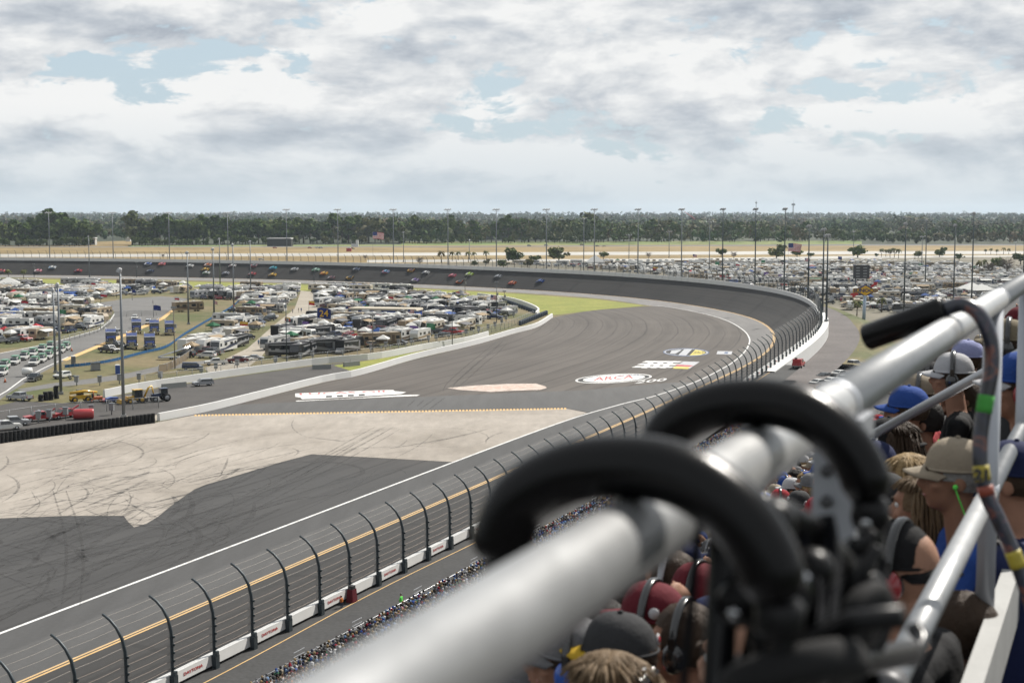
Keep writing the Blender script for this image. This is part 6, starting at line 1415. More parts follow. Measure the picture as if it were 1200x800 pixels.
def hair_mesh(kind, m, seed):
    g_ = np.random.default_rng(seed); mb = MB(); R_ = (.086, .108, .112); vs = []; sg_, rg = 22, 16
    for i in range(rg + 1):
        a = math.pi * i / rg - math.pi / 2; rr = max(math.cos(a), .03)
        for k in range(sg_):
            w = 2 * math.pi * k / sg_; n_ = 1 + g_.normal(0, .012); vs.append((R_[0] * rr * math.cos(w) * n_, R_[1] * rr * math.sin(w) * n_ - .016, R_[2] * math.sin(a) * n_ + .012))
    fs = []
    for i in range(rg):
        for k in range(sg_):
            f = (i * sg_ + k, i * sg_ + (k + 1) % sg_, (i + 1) * sg_ + (k + 1) % sg_, (i + 1) * sg_ + k); c = np.mean([vs[j] for j in f], axis=0)
            if (c[1] > .030 and c[2] < .060) or (c[2] < -.055) or (c[1] > -.02 and c[2] < -.005 and abs(c[0]) > .05): continue
            fs.append(f)
    mb.add(vs, fs, m, True)
    if kind != 'short':
        for k in range(300):
            w = g_.uniform(math.pi * .93, math.pi * 2.07); x, y = .088 * math.cos(w), .104 * math.sin(w) - .016; z = g_.uniform(-.03, .07); ln = g_.uniform(.16, .30) if kind == 'long' else g_.uniform(.04, .09)
            pts = []; off_ = g_.normal(0, .05)
            for j in range(6):
                t = j / 5; sw = 1 + .22 * math.sin(t * 2.6); pts.append((x * sw * (1 + off_) + g_.normal(0, .002), y * sw * (1 + off_) - .012 * t + g_.normal(0, .002), z - ln * t))
            mb.tube(pts, [.005, .0065, .0065, .006, .0045, .0015], m, 4, flat=.7)
        for k in range(150):
            w = g_.uniform(0, 6.3); r_ = g_.uniform(.0, 1.0); x, y = .05 * r_ * math.cos(w), .05 * r_ * math.sin(w) - .02; d = np.array([math.cos(w), math.sin(w) - .4, 0]); d /= np.linalg.norm(d)
            mb.tube([(x, y, .125 - .02 * r_), (x + d[0] * .04, y + d[1] * .05, .112 - .03 * r_), (x + d[0] * .062, y + d[1] * .078, .06)], [.003, .0045, .003], m, 4, flat=.7)
    return mb.mesh('hair')
HM = {}
def hm(kind, c):
    if (kind, c) not in HM: HM[kind, c] = hair_mesh(kind, HAIR[c], len(HM))
    return HM[kind, c]
eye_me = MB().ell((0, 0, 0), (.0125, .0125, .0125), mat('eye_white', (.75, .73, .70), .2, var=.02), 10, 8).ell((0, .0075, 0), (.0065, .0065, .0065), mat('iris', (.06, .04, .025), .2, var=.02), 8, 6).mesh('eye')
lip_me = MB().ell((0, 0, 0), (.022, .008, .0045), mat('lips', (.38, .13, .11), .5, var=.03), 10, 6).mesh('lips')
brow_me = MB().tube([(-.018, 0, -.002), (0, .004, .003), (.018, -.002, -.001)], [.003, .004, .002], HAIR['brown'], 5).mesh('eyebrow')
def person(hp, b, rz, label, shirt='white', pants='denim', skin=0, cap=None, bill=None, back=False, headset=None, hair=None, hc_='brown', sc=1.0, face=True, group=None, tilt=(0, 0), bald=False):
    me, hc = BODIES[b]; M_ = Matrix.Rotation(rz, 3, 'Z') @ Matrix.Rotation(tilt[0], 3, 'X') @ Matrix.Rotation(tilt[1], 3, 'Y')
    root = empty('person', Vector(hp) - (M_ @ Vector(hc)) * sc, label=label, cat='person', group=group); root.rotation_euler = M_.to_euler(); root.scale = (sc,) * 3
    o = put('body', me, root)
    for i, m in enumerate((SKIN[skin], CL[shirt], CL[pants], CL['dark grey'])): o.material_slots[i].link = 'OBJECT'; o.material_slots[i].material = m
    h = tuple(hc)
    if cap:
        a, b_ = capm(cap, bill or cap); c = put('cap', a, root, loc=h, rz=math.pi if back else 0); put('bill', b_, c)
    if headset:
        a, b_ = hsm(headset); q = put('headset', a, root, loc=h)
        put('ear_cup', b_, q, loc=(.098, -.008, -.022)); put('ear_cup', b_, q, loc=(-.098, -.008, -.022), rz=math.pi)
    if hair: put('hair', hm(hair, hc_), root, loc=h)
    elif cap and not bald: put('hair', hm('short', hc_), root, loc=h, scale=(.97, .97, .93))
    if face:
        for sx in (-1, 1): put('eye', eye_me, root, loc=(h[0] + sx * .031, h[1] + .070, h[2] + .002)); put('eyebrow', brow_me, root, loc=(h[0] + sx * .031, h[1] + .088, h[2] + .024))
        put('lips', lip_me, root, loc=(h[0], h[1] + .090, h[2] - .068))
    LASTP[0] = root; return root
LASTP = [None]
RZ = math.pi / 2 - HD                   # facing the track
def hero(x, y, d, b, label, turn=0.0, **kw): HEROES.append(pd(x, y, d)); return person(pd(x, y, d), b, RZ + R(turn), label, **kw)
HEROES = []
badge = MB().lathe([(.017, 0), (.017, .003), (.001, .004)], CL['white'], 14).mesh('badge'); badge2 = MB().lathe([(.010, .003), (.009, .006), (.001, .006)], CL['red'], 12).mesh('badge')
def add_badge(o, loc, rot, m2=True):
    c = [q for q in o.children if q.name.startswith('cap')][0]; put('badge', badge, c, loc=loc, rot=rot)
    if m2: put('badge', badge2, c, loc=loc, rot=rot)
p = hero(762, 728, 4.3, 0, 'person in a maroon cap with a round badge, black headset over the cap', -4, shirt='beige', cap='maroon', headset='black', hc_='ash'); add_badge(p, (-.083, -.045, .052), (0, R(-78), R(25)), False)
hero(785, 683, 5.1, 4, 'person in a maroon top wearing a grey banded headset behind the maroon cap', -8, shirt='maroon', headset='grey', hair='short', hc_='brown')
hero(792, 664, 5.9, 0, 'person in a navy cap farther along behind the grey banded headset', 0, shirt='black', cap='navy')
p = hero(722, 768, 3.9, 0, 'person in a charcoal cap with a round white and red badge', 6, shirt='dark grey', cap='dark grey', bill='yellow', hc_='brown'); add_badge(p, (.02, -.114, .052), (R(82), 0, 0))
p = hero(706, 822, 3.2, 2, 'person with ash blond hair held by a dark claw at the bottom edge', 0, shirt='grey', hair='bob', hc_='ash')
cl_ = MB().tube([(-.05, -.075, .075), (0, -.10, .085), (.05, -.075, .075)], .012, m_gloss['black'], 6)
for i in range(6): cl_.tube([(-.045 + .018 * i, -.09, .085), (-.045 + .018 * i, -.118, .075), (-.045 + .018 * i, -.112, .045)], .005, m_gloss['black'], 4)
cl_.obj('hair_claw', p, loc=tuple(BODIES[2][1]))
hero(668, 772, 4.0, 0, 'person in a grey and white cap with a bright blue headset', 10, shirt='white', cap='grey', headset='blue', skin=1)
hero(628, 800, 4.6, 4, 'person in a striped white shirt at the left end below the handrail', 0, shirt='white', cap='grey', hc_='grey')
hero(700, 738, 5.2, 1, 'person in a bright red shirt bending under the handrail', 20, shirt='red', hair='short', hc_='black')
hero(876, 776, 2.7, 0, 'bald person in a plum shirt behind the hanging stroller', -20, shirt='plum', skin=2)
hero(836, 742, 4.6, 3, 'person in a bright blue jacket seen between the stroller tubes', 0, shirt='blue', cap='navy')
hero(1060, 566, 5.6, 2, 'blond haired person leaning beside the beige cap, hair brushed back', 10, shirt='white', hair='bob', hc_='blond')
hero(1078, 592, 5.0, 6, 'person with long straight ash blond hair beside the beige cap', -6, shirt='light blue', hair='long', hc_='ash')
p = hero(1117, 556, 4.7, 0, 'person in a beige cap and blue shirt with a lime green earplug', 14, shirt='blue', cap='beige', hc_='grey', skin=1)
hp_ = Vector(BODIES[0][1]); ep = MB().ell((-.094, .005, -.025), (.009, .009, .009), CL['lime'], 8, 6); ep.tube([(-.094, .005, -.03), (-.093, -.01, -.07), (-.088, -.03, -.12), (-.10, -.06, -.16)], .0025, CL['lime'], 4); ep.obj('earplug', p, loc=tuple(hp_))
p = hero(1052, 668, 3.55, 4, 'child in a black cap turned backwards with red ear defenders', -10, shirt='black', cap='black', back=True, headset='red', sc=1.0, skin=2, bald=True)
hero(1122, 742, 3.9, 0, 'person in a pale blue shirt with yellow lettering and dark glasses on the head', -10, shirt='light blue', hair='short', hc_='brown')
p = hero(1126, 466, 7.7, 5, 'child in a neon green sleeveless shirt resting chin on hand', 22, shirt='lime', hair='short', hc_='brown', sc=.9, skin=1)
hero(1044, 520, 6.6, 6, 'person with long brown hair under a dark cap in front of the thin rail', 0, shirt='brown', hair='long', hc_='brown', cap='black', back=True)
hero(1062, 480, 7.3, 4, 'person in a royal blue cap just above the thin rail', 8, shirt='black', cap='blue')
hero(1076, 464, 7.9, 0, 'person in a beige cap with a black headset beside the royal blue cap', 0, shirt='red', cap='beige', headset='black')
hero(1088, 448, 8.3, 4, 'person in a dark grey cap with a black headset', -4, shirt='dark grey', cap='dark grey', headset='black')
hero(1115, 440, 7.6, 0, 'person in a white cap with a black headset strap across it', 4, shirt='black', cap='white', headset='black')
hero(1132, 421, 9.0, 0, 'person in a pale periwinkle cap beyond the white cap', 0, shirt='dark grey', cap='periwinkle')
hero(1110, 424, 10.2, 4, 'person in a brown cap left of the periwinkle cap', 0, shirt='black', cap='brown')
hero(1078, 492, 7.4, 1, 'person in a red top bending below the dark grey cap', 10, shirt='red', hair='short', hc_='black')
p = hero(1194, 452, 5.2, 4, 'person in a blue and white cap with shiny red ear defenders at the right edge', 8, shirt='black', cap='blue', bill='white', headset='red', hc_='brown')
hero(1180, 402, 7.3, 0, 'person in a khaki cap with a wide black headset at the right edge', 0, shirt='dark grey', cap='khaki', headset='black')
hero(1196, 384, 8.4, 0, 'person in a maroon cap with a yellow bill at the right edge', 4, shirt='maroon', cap='maroon', bill='yellow')
hero(944, 566, 14.0, 6, 'person with long blond hair seen in the gap under the handrail', 0, shirt='brown', hair='long', hc_='blond')
hero(957, 574, 12.6, 0, 'person in a red cap beside the flat rail post', 0, shirt='blue', cap='red')
hero(961, 556, 13.4, 4, 'person in a blue cap beyond the red cap at the flat post', 0, shirt='light blue', cap='blue')
hero(936, 590, 13.0, 1, 'person in a blue shirt low in the gap beside the flat post', 0, shirt='blue', hair='short', hc_='black')
hero(1015, 640, 4.6, 4, 'person in a dark jacket behind the second stroller handle', 0, shirt='black', hair='short', hc_='brown')
hero(1186, 560, 4.6, 4, 'person in a dark blue jacket and navy cap behind the round rail post', -14, shirt='navy', cap='navy', hc_='brown')
hero(742, 700, 5.4, 1, 'person in a black cap leaning forward beyond the maroon cap', 6, shirt='dark grey', cap='black')
hero(816, 700, 4.9, 4, 'person in a dark red cap right of the grey banded headset', -6, shirt='black', cap='maroon', headset='black')
hero(680, 748, 4.7, 4, 'person in a black cap just under the handrail left of the charcoal cap', 4, shirt='maroon', cap='black')
hero(655, 772, 4.4, 0, 'person in a red hood and cap low under the handrail', 12, shirt='red', cap='maroon')
hero(800, 752, 4.1, 2, 'person in a beige top with brown hair and black headset beside the maroon cap', -4, shirt='beige', hair='short', hc_='brown', headset='black')
hero(1030, 590, 5.3, 4, 'person in a black jacket with a dark grey cap left of the blond heads', 0, shirt='black', cap='dark grey')
hero(1020, 548, 6.2, 0, 'person in a navy top and navy cap above the dark grey cap', 0, shirt='navy', cap='navy')
# the rest of the near rows
SHC = ['white', 'black', 'dark grey', 'grey', 'red', 'navy', 'blue', 'light blue', 'maroon', 'green', 'beige', 'pink', 'orange', 'khaki']
hx = np.array(HEROES); used = {}; nfill = 0
for k in range(0, 7):
    s = {0: 7.6, 1: 9.6, 2: 6.6}.get(k, 6.0) + rng.uniform(0, .4); j = 0
    while s < (46 if k < 4 else 24):
        z = H - row_d(k); q = EV * s + NV * (row_p(k) + .33); hp = np.array([q[0], q[1], z + rng.normal(0, .05)]); s += rng.uniform(.50, .66); j += 1
        x, y = proj(hp)
        if rng.random() < .07 or np.min(np.linalg.norm(hx - hp, axis=1)) < .42: continue
        if not ((x > 905 or (x > 640 and k >= 2)) and y > 300 and x < 1225): continue
        ry = 705 - (x - 600) * .6364
        if y < ry - 6: continue
        shc = SHC[int(rng.integers(len(SHC)))]; cp = [None, 'white', 'black', 'navy', 'red', 'beige', 'grey', 'blue', 'dark grey'][int(rng.integers(9))]; hd = [None, 'black', 'grey', 'blue', 'red'][int(rng.choice(5, p=[.55, .25, .08, .06, .06]))]; hcc = ['brown', 'blond', 'black', 'grey', 'ash'][int(rng.integers(5))]
        hr = None if cp else ('long' if rng.random() < .4 else 'short'); b = int(rng.integers(7))
        lab = f"person in {shc} top" + (f" and {cp} cap" if cp else f" with {hr} {hcc} hair") + (f", {hd} headset" if hd else '') + f", {['nearest', 'second', 'third', 'fourth', 'fifth', 'sixth', 'seventh'][k]} row"
        used[lab] = used.get(lab, 0) + 1
        if used[lab] > 1: lab = lab + f', {nth(used[lab] - 1)} such'
        person(hp, b, RZ + rng.normal(0, .3), lab, shirt=shc, skin=int(rng.choice(4, p=[.35, .3, .25, .1])), cap=cp, headset=hd, hair=hr, hc_=hcc, face=False, group='spectators in the upper rows'); nfill += 1
        if cp and rng.random() < .7: add_badge(LASTP[0], (0, .094, .066), (R(-74), 0, 0), rng.random() < .5)
# lower deck crowd: front rows as persons, the rest as one mass
def tint(o, skin, shirt, hair, pants='denim'):
    for i, m in enumerate((SKIN[skin], CL[shirt], CL[pants], CL['black'], HAIR[hair])): o.material_slots[i].link = 'OBJECT'; o.material_slots[i].material = m
cand = []
for j, (p_, z) in enumerate(LOW[:22]):
    s = 70.0
    while s < 250:
        s += rng.uniform(.5, .75)
        if rng.random() < .22: continue
        q = EV * s + NV * (p_ + .33); cand.append((q[0], q[1], z + .02, j))
vis, mass = [], []
for c in cand:
    x, y = proj((c[0], c[1], c[2] + 1.2)); ok = (x < 640 and y < 640 - (x - 600) * .575 + 14) or (805 < x < 905 and 470 < y < 540)
    (vis if ok and x > 300 else mass).append((x, y, c))
vis.sort(key=lambda q: q[2][1]); near_ = [q for q in vis if q[0] < 640][:62]; far_ = [q for q in vis if q[0] > 700][:38]; chosen = {id(q) for q in near_ + far_}
mass += [q for q in vis if id(q) not in chosen]
seenl = {}
for q in near_ + far_:
    x, y, c = q; shc = pick(SHC, [6, 4, 2, 2, 1.6, 2, 2, 2.4, 1, .8, .8, .8, .5, .5]); hcc = ['brown', 'blond', 'black', 'grey', 'ash'][int(rng.integers(5))]; pn = ['denim', 'khaki', 'black'][int(rng.integers(3))]
    rk_ = sorted(q_[0] for q_ in near_ + far_).index(x); lab = f"distant spectator in {shc} top, {hcc} hair, {nth(rk_)} from the left, lower deck"
    seenl[lab] = seenl.get(lab, 0) + 1
    o = put('person', LOWB, None, loc=c[:3], rz=RZ + rng.normal(0, .35), label=lab, cat='person', group='spectators in the front rows of the lower deck'); tint(o, int(rng.integers(4)), shc, hcc, pn)
nv = len(LOWB.vertices); bv = np.empty(nv * 3, np.float32); LOWB.vertices.foreach_get('co', bv); bv = bv.reshape(-1, 3)
simple = MB().tube([(0, 0, .45), (0, .02, .8), (0, .0, 1.02), (0, .02, 1.1)], [.17, .2, .19, .06], m_black, 6).ell((0, .05, 1.26), (.10, .11, .13), m_black, 6, 5).box((0, .25, .5), (.34, .5, .16), m_black)
cm = MB()
for x, y, c in mass[::1]:
    if x > 1230 or x < 250: continue
    shm = CL[pick(SHC, [3, 6, 4, 3, 1.0, 3, 1.5, 1.6, 1, .6, .8, .4, .2, .5])]; a = RZ + rng.normal(0, .3); ca, sa = math.cos(a), math.sin(a)
    vv = [(c[0] + vx * ca - vy * sa, c[1] + vx * sa + vy * ca, c[2] + vz) for vx, vy, vz in simple.v]; hd = HAIR[['brown', 'blond', 'black', 'grey'][int(rng.integers(4))]] if rng.random() < .6 else CL[SHC[int(rng.integers(8))]]
    ntor = 24; cm.add(vv, [f for f in simple.f], shm, True)
    nf_t = 3 * 6 + 2; nf_h = 5 * 6 + 2; st = len(cm.f) - len(simple.f); hi, pi_ = cm.mi(hd), cm.mi(CL['denim'])
    for k in range(st + nf_t, st + nf_t + nf_h): cm.m[k] = hi
    for k in range(st + nf_t + nf_h, len(cm.f)): cm.m[k] = pi_
cm.obj('crowd', kind='stuff', label='packed crowd of spectators filling the lower deck of the grandstand')
# rail along the front of the lower deck
gr = empty('guard_rail', row_pt(60, -57.8, 4.75), label='low grey guard rail along the front row of the lower deck', cat='rail'); o0 = gr.location
for h in (1.0, .55): MB().tube([Vector(row_pt(s, -57.8, 4.95 + h)) - o0 for s in (60, 130, 190, 255)], .035, m_alu, 6).obj('rail', gr)
gp_m = MB().tube([(0, 0, 0), (0, 0, 1.02)], .035, m_alu, 5).mesh('post')
for s in np.arange(60, 255, 2.4): put('post', gp_m, gr, loc=Vector(row_pt(s, -57.8, 4.95)) - o0)
for i, s in enumerate((92, 101, 112, 124, 140, 158)):
    g_o = empty('aisle_gate', row_pt(s, -58.3, 4.75), -HD, label=f'pale aisle bars in the front rail, {nth(i)} from the near end', cat='gate', group='aisle bars of the lower deck')
    for h in (.75, 1.1, 1.45): MB().box((0, 0, h), (.06, 1.6, .07), m_alu).obj('bar', g_o)
# people and gear by the outer wall
o = put('person', LOWS, None, loc=row_pt(109, -58.4, 4.75), rz=RZ, label='person in a lime green vest standing at the front rail', cat='person'); tint(o, 0, 'lime', 'grey')
o = put('person', LOWS, None, loc=wall(s_at(403, 1.3, 0, S_STAND), 1.3, -.25), rz=RZ, label='person in an orange top crouching by the outer wall with dark gear', cat='person', scale=(1, 1, .62)); tint(o, 2, 'orange', 'brown')
gb = empty('camera_case', wall(s_at(411, 1.2, 0, S_STAND), 1.2, -.25), -HD, label='dark red camera case standing at the foot of the outer wall', cat='case'); MB().box((0, 0, .6), (.7, .9, 1.2), CL['maroon'], top=(.8, .8)).obj('case', gb); MB().box((0, 0, 1.35), (.5, .5, .35), m_black).obj('camera', gb)
# people standing about in the infield
PEO = []
for x, y in ((303, 405), (309, 405), (343, 367), (350, 366), (353, 366)): PEO.append((x, y))
for i in range(24): PEO.append((rng.uniform(470, 590), 0))
for i in range(26): PEO.append((rng.uniform(5, 470), 1))
ppl = {}
PX2 = sorted(q_[0] for q_ in PEO)
for i, (x, y) in enumerate(PEO):
    if y == 0: y = np.interp(x, [470, 545, 590], [341.5, 347, 354]) + abs(rng.normal(0, 4))
    elif y == 1: y = rng.uniform(333, 395) if x < 220 or x > 390 else rng.uniform(336, 405)
    shc = pick(SHC, [6, 3, 2, 2, 1.6, 2, 2, 2.4, 1, .8, .8, .8, .5, .5]); hcc = ['brown', 'blond', 'black', 'grey'][int(rng.integers(4))]; pn = ['denim', 'khaki', 'black'][int(rng.integers(3))]
    lab = f"person in {shc} top and {pn} trousers, {nth(PX2.index(x))} from the left, " + ('on the infield lane' if i < 5 else 'by the green wedge' if i < 29 else 'among the infield campers')
    o = put('person', LOWS, None, loc=gp(x, y), rz=rng.uniform(0, 6.3), scale=1.15, label=lab, cat='person', group='people standing in the infield'); tint(o, int(rng.integers(4)), shc, hcc, pn)
# ---------------------------------------------------------------- handrail in front of the camera
m_pipe = mat('rail_aluminium', (.50, .51, .52), .36, .7, var=.10, vs=9, bump=.03, bscale=140)
t_ = m_pipe.node_tree; b_ = t_.nodes['Principled BSDF']; oc = t_.nodes.new('ShaderNodeTexCoord').outputs['Object']      # weathered, handled metal
sc_ = noise(t_, mapping(t_, oc, rot=(0, 0, HD), scale=(60, 3, 60)), 1.0, 6, .65); bl_2 = noise(t_, oc, 14, 7, .68)
t_.links.new(ramp(t_, math_node(t_, 'ADD', math_node(t_, 'MULTIPLY', sc_, .5), math_node(t_, 'MULTIPLY', bl_2, .5)), [(.30, (.30, .305, .31)), (.5, (.335, .34, .345)), (.72, (.36, .365, .37))]), b_.inputs['Base Color'])
t_.links.new(ramp(t_, bl_2, [(.3, .36), (.7, .44)]), b_.inputs['Roughness'])
m_pipe2 = mat('post_aluminium', (.46, .48, .52), .45, .55, var=.06, vs=6)
m_bolt = mat('bolt_steel', (.10, .10, .105), .5, .6, var=.05)
hr = empty('handrail', rp(0), 0, label='thick grey tubular handrail running away along the top of the grandstand', cat='handrail'); O = hr.location.copy()
def loc(*a): return Vector(rp(*a)) - O
MB().tube([loc(-2.2), loc(1.03)], .0305, m_pipe, 40).obj('top_rail', hr)
MB().tube([loc(1.03), loc(3.42)], .0305, m_pipe, 40).obj('top_rail', hr); MB().tube([loc(3.42), loc(14)], .0305, m_pipe, 32).obj('top_rail', hr)
for s in (1.03, 3.42): MB().tube([loc(s - .012), loc(s + .012)], .0318, m_pipe2, 32).obj('joint_sleeve', hr)
# flat square post with two bolts
fp = MB().box((0, 0, -.55), (.055, .056, 1.06), m_pipe2, rz=-HD).obj('flat_post', hr, loc=loc(1.06))
MB().box((0, 0, -.03), (.075, .09, .03), m_pipe2, rz=-HD).obj('bracket', hr, loc=loc(1.06))
for h in (-.085, -.125): MB().lathe([(.008, -.004), (.008, .006), (.004, .008)], m_bolt, 12, axis='Y').obj('bolt', fp, loc=Vector((*( -EV * .030 - NV * .008), h)), rot=(0, 0, -HD + math.pi))
for s in (3.30, 4.62, 6.9, 9.2): MB().tube([loc(s, 0, -1.09), loc(s, 0, -.02)], .0255, m_pipe2, 24).obj('round_post', hr)
for s in (3.30,): MB().tube([loc(s, 0, -.545), loc(s, 0, -.505)], .029, m_pipe2, 24).obj('collar', hr); MB().tube([loc(s, 0, -1.07), loc(s, 0, -1.0)], .032, m_pipe2, 24).obj('base_sleeve', hr)
MB().tube([loc(1.55, -.0, -.53), loc(3.28, 0, -.53)], .026, m_pipe, 28).obj('mid_rail', hr); MB().tube([loc(3.32, 0, -.53), loc(14, 0, -.53)], .026, m_pipe, 24).obj('mid_rail', hr)
MB().tube([loc(1.50, 0, -.53), loc(1.56, 0, -.53)], .033, m_bolt, 24).obj('clamp', hr)
tb = MB().box((0, 0, 0), (.05, 16, .17), mat('kick_board', (.40, .40, .39), .6, .1, var=.12, vs=5, bump=.1), rz=-HD); tb.obj('kick_board', hr, loc=loc(5.8, .03, -.95))
# thin aisle rail going down towards the track
tr_ = empty('aisle_rail', pd(1200, 410, 5.7), 0, label='thin shiny aisle rail sloping down through the crowd below the handrail', cat='handrail'); o1 = tr_.location.copy()
A_, B_ = pd(1236, 391, 5.55), pd(1018, 512, 6.35)
MB().tube([Vector(A_) - o1, Vector(B_) - o1], .020, m_alu, 20).obj('rail', tr_)
for f in (.15, .97): q = Vector(A_).lerp(Vector(B_), f); MB().tube([q - o1, q - o1 - Vector((0, 0, .9))], .018, m_alu, 10).obj('post', tr_)
t2 = empty('aisle_rail', pd(1200, 355, 9.5), 0, label='second thin aisle rail farther back above the first one', cat='handrail'); o1 = t2.location.copy()
A_, B_ = pd(1240, 343, 9.3), pd(1165, 395, 9.9); MB().tube([Vector(A_) - o1, Vector(B_) - o1], .020, m_alu, 14).obj('rail', t2); MB().tube([Vector(B_) - o1, Vector(B_) - o1 - Vector((0, 0, .9))], .018, m_alu, 8).obj('post', t2)

# ---------------------------------------------------------------- stroller hung on the rail
m_foam = mat('black_foam', (.004, .004, .0045), .25, var=.25, vs=30, bump=.05, bscale=220, spec=.2); m_pl = mat('black_plastic', (.008, .008, .009), .35, var=.08, spec=.2); m_frame = mat('stroller_tube', (.010, .011, .013), .25, .0, var=.06, spec=.3); m_fab = mat('stroller_cloth', (.012, .013, .017), .9, var=.2, vs=20, bump=.4, bscale=80)
st = empty('stroller', rp(.42, .12, -.5), label='folded black umbrella stroller hung on the handrail by two curved foam handles', cat='stroller'); O2 = st.location.copy()
def hook(s):
    P_ = [(-.112, -.028), (-.103, -.002), (-.088, .025), (-.048, .047), (0, .0545), (.042, .049), (.078, .028), (.102, -.002), (.113, -.034)]
    pts = catmull([np.array(rp(s, q, h)) for q, h in P_], 6); n_ = len(pts); r_ = [.0245] * n_; r_[0] = .013; r_[1] = .019; r_[2] = .0225; r_[-3] = .023; r_[-2] = .021; r_[-1] = .018; return [Vector(p) - O2 for p in pts], r_
def lt2(s, q, h): return Vector(rp(s, q, h)) - O2
def lp(x, y, d): return Vector(pd(x, y, d)) - O2
for s in (.225, .62):
    pts, r_ = hook(s); h_ = MB().tube(pts, r_, m_foam, 28).obj('handle', st)
    MB().tube(catmull([np.array(lt2(s, .113, -.030)), np.array(lt2(s + .005, .116, -.08)), np.array(lt2(s + .01, .110, -.30)), np.array(lt2(s + .02, .10, -.9))], 5), .0105, m_frame, 14).obj('frame_tube', st)
    MB().lathe([(.0165, -.012), (.0185, -.008), (.0185, .008), (.014, .014)], m_pl, 18).obj('grip_collar', h_, loc=lt2(s, .114, -.048))
    MB().tube([lt2(s, -.110, -.022), lt2(s, -.115, -.040), lt2(s, -.114, -.062)], [.010, .008, .005], m_pl, 10).obj('end_cap', h_)
def bar(pts, r, m=None, name='frame_tube', seg=12): return MB().tube(catmull([np.array(p) for p in pts], 5), r, m or m_frame, seg).obj(name, st)
bar([lp(846, 585, 1.16), lp(848, 660, 1.15), lp(842, 800, 1.13), lp(838, 980, 1.10)], .0135)
bar([lp(905, 610, 1.14), lp(900, 700, 1.13), lp(912, 860, 1.12)], .0165)
bar([lp(1022, 600, 1.40), lp(1010, 690, 1.36), lp(985, 800, 1.30), lp(960, 950, 1.26)], .012)
bar([lp(860, 640, 1.2), lp(930, 700, 1.24), lp(1010, 770, 1.30)], .010, name='cross_brace'); bar([lp(1000, 640, 1.36), lp(930, 720, 1.25), lp(850, 800, 1.18)], .010, name='cross_brace')
bar([lp(985, 778, 1.22), lp(1030, 770, 1.32), lp(1068, 764, 1.46)], .0135, m_pl, 'axle_arm'); bar([lp(1066, 772, 1.46), lp(1080, 752, 1.5), lp(1072, 735, 1.52)], .009, m_frame, 'clamp_arm')
bar([lp(880, 592, 1.16), lp(935, 612, 1.2), lp(985, 660, 1.26)], .014, m_pl, 'side_lever')
# gathered seat cloth hanging between the frame tubes
for (x0, x1, y0, y1, d0, sd_) in ((872, 978, 618, 860, 1.19, 0.0), (960, 1030, 650, 830, 1.34, 1.7), (905, 960, 690, 900, 1.11, .8)):
    vs, fs = [], []; nx, ny = 34, 30
    for j in range(ny + 1):
        for i in range(nx + 1):
            u, v = i / nx, j / ny; fold = .022 * math.sin(u * 17 + sd_ + 2.6 * math.sin(v * 5 + sd_)) * (.5 + .5 * v) + .007 * math.sin(u * 43 + v * 11)
            vs.append(lp(x0 + (x1 - x0) * u + 9 * math.sin(v * 6 + sd_), y0 + (y1 - y0) * v + 16 * math.sin(u * 5 + sd_) * (1 - v), d0 + fold + .05 * (u - .5)))
    fs = [(j * (nx + 1) + i, j * (nx + 1) + i + 1, (j + 1) * (nx + 1) + i + 1, (j + 1) * (nx + 1) + i) for j in range(ny) for i in range(nx)]
    MB().add(vs, fs, m_fab, True).obj('seat_cloth', st)
for x, y, d in ((846, 588, 1.14), (905, 612, 1.1), (952, 668, 1.17), (1020, 604, 1.37), (1012, 688, 1.32), (935, 742, 1.14), (868, 706, 1.11)):
    hg = MB().lathe([(.016, -.012), (.020, 0), (.016, .012), (.006, .015)], m_pl, 16, axis='Y').obj('hinge', st, loc=lp(x, y, d), rot=(.3, 0, -.5)); MB().lathe([(.0065, -.016), (.005, -.020)], m_chrome, 10, axis='Y').obj('rivet', hg, loc=(0, 0, 0))
bar([lp(934, 668, 1.12), lp(948, 690, 1.12), lp(943, 712, 1.12)], .006, m_chrome, 'buckle', 10); bar([lp(962, 735, 1.13), lp(976, 742, 1.13), lp(984, 735, 1.13)], .006, m_chrome, 'buckle', 10)
for x, y, d, a, k in ((1012, 735, 1.27, .2, .62), (930, 790, 1.05, 1.1, .8), (992, 690, 1.32, .5, .5)):
    w = empty('wheel', lp(x, y, d), rot=(a, .3, .9)); w.parent = st; w.scale = (k,) * 3
    MB().lathe([(.045, -.016), (.066, -.016), (.072, -.008), (.072, .008), (.066, .016), (.045, .016)], m_tyre, 28, axis='Y').obj('tyre', w); MB().lathe([(.006, -.019), (.014, -.02), (.046, -.012), (.046, .012), (.014, .02), (.006, .019)], m_pl, 20, axis='Y').obj('hub', w)
    MB().tube([(0, .02, 0), (0, .03, .07), (.0, .02, .12)], .011, m_pl, 8).obj('fork', w)
bar([lp(985, 676, 1.36), lp(1006, 668, 1.38), lp(1024, 682, 1.4), lp(1012, 700, 1.38), lp(992, 694, 1.36)], .0045, m_chrome, 'metal_ring', 10)
for (x0, y0, x1, y1, d) in ((822, 560, 796, 830, 1.12), (1030, 560, 1036, 700, 1.45)):
    p0, p1 = lp(x0, y0, d), lp(x1, y1, d); d_ = Vector((*EV, 0)) * .009; nn_ = Vector((*NV, 0)) * .003
    MB().add([p0 - d_, p0 + d_, p1 + d_, p1 - d_, p0 - d_ + nn_, p0 + d_ + nn_, p1 + d_ + nn_, p1 - d_ + nn_], [(0, 1, 2, 3), (7, 6, 5, 4), (0, 4, 5, 1), (1, 5, 6, 2), (2, 6, 7, 3), (3, 7, 4, 0)], m_fab).obj('strap', st)

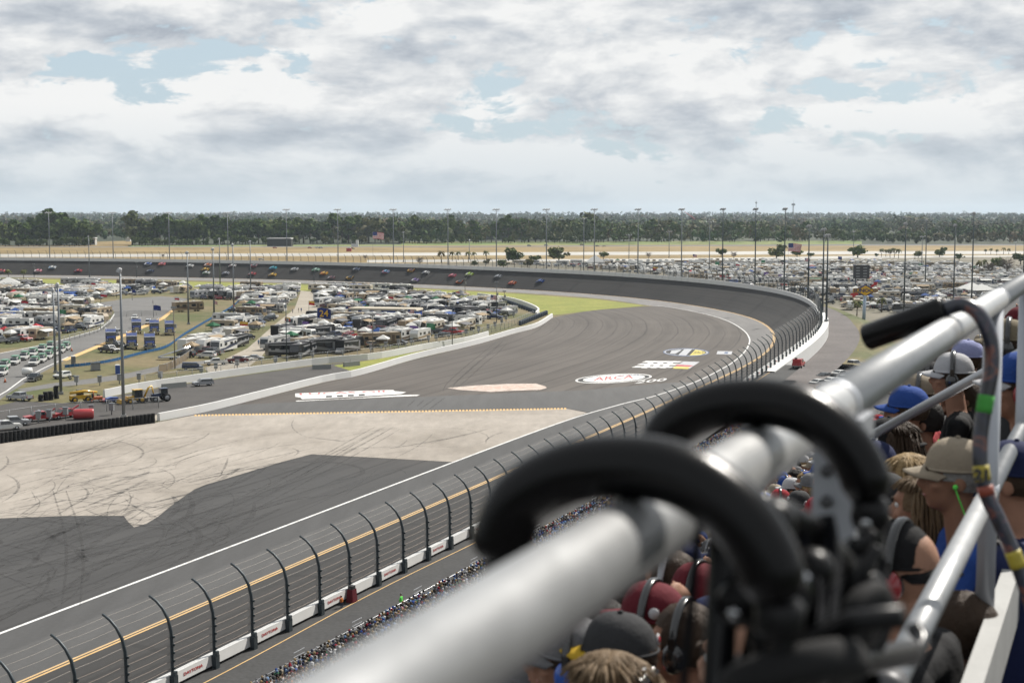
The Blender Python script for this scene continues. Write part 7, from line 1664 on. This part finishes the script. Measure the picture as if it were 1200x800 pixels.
# ---------------------------------------------------------------- second hook with a printed sleeve
cn = empty('walking_cane', rp(2.43, .1, -.4), label='black cane with a straight foam grip and printed colourful shaft hooked over the handrail', cat='cane'); O3 = cn.location.copy()
def l3(s, q, h): return Vector(rp(s, q, h)) - O3
g0, g1 = Vector(pd(1014, 396, 3.02)) - O3, Vector(pd(1108, 362, 2.93)) - O3
MB().tube([g0, g0.lerp(g1, .03), g0.lerp(g1, .97), g1], [.024, .0285, .0285, .024], m_foam, 28).obj('grip', cn)
m_print = mat('printed_shaft', (.03, .034, .05), .32, var=.05, coat=.3)
t_ = m_print.node_tree; b_ = t_.nodes['Principled BSDF']; oc = t_.nodes.new('ShaderNodeTexCoord').outputs['Object']
kk = ramp(t_, noise(t_, oc, 22, 4, .6, .8), [(.40, (.006, .007, .011)), (.55, (.014, .017, .036)), (.63, (.16, .05, .03)), (.68, (.02, .02, .03))]); t_.links.new(kk, b_.inputs['Base Color'])
path = [pd(1106, 362.5, 2.93), pd(1128, 357, 2.92), pd(1147, 368, 2.90), pd(1160, 395, 2.88), pd(1162, 430, 2.87), pd(1155, 470, 2.86), pd(1149, 510, 2.85), pd(1149, 545, 2.84), pd(1157, 580, 2.83), pd(1170, 608, 2.82), pd(1184, 640, 2.81), pd(1196, 670, 2.80), pd(1208, 705, 2.79), pd(1222, 750, 2.78)]
pts = catmull(path, 6); n_ = len(pts)
MB().tube([Vector(p) - O3 for p in pts], [.0155] * n_, m_print, 20).obj('shaft', cn)
def band(i0, i1, m, name, r=.0163): MB().tube([Vector(p) - O3 for p in pts[i0:i1]], r, m, 20).obj(name, cn)
band(29, 33, mat('sleeve_green', (.08, .40, .07), .6, var=.15, vs=30), 'green_band'); band(42, 46, mat('sleeve_yellow', (.46, .37, .03), .5, var=.2, vs=30), 'yellow_band'); band(61, 66, mat('sleeve_yellow', (.62, .50, .03), .5), 'yellow_band'); band(46, 49, mat('sleeve_red', (.30, .06, .03), .5), 'red_band')
tm = text_mesh('21', .030, m_black, .0005, .002); q = (Vector(pts[44]) - O3); tdir = (Vector((0, 0, H)) - Vector(pts[44])).normalized(); put('lettering', tm, cn, loc=q + tdir * .0168, rot=(tdir.to_track_quat('Z', 'Y')).to_euler())

# ---------------------------------------------------------------- air
HZ = bpy.data.materials.new('haze_air'); HZ.use_nodes = True; t_ = HZ.node_tree; t_.nodes.clear()
pv = t_.nodes.new('ShaderNodeVolumePrincipled'); pv.inputs['Density'].default_value = 0.000036; pv.inputs['Color'].default_value = (.74, .87, 1.0, 1); pv.inputs['Anisotropy'].default_value = .2
ou = t_.nodes.new('ShaderNodeOutputMaterial'); t_.links.new(pv.outputs[0], ou.inputs['Volume'])
MB().box((0, 3900, 44), (13000, 14000, 94), HZ).obj('haze', kind='stuff', label='thin pale haze lying over the land')
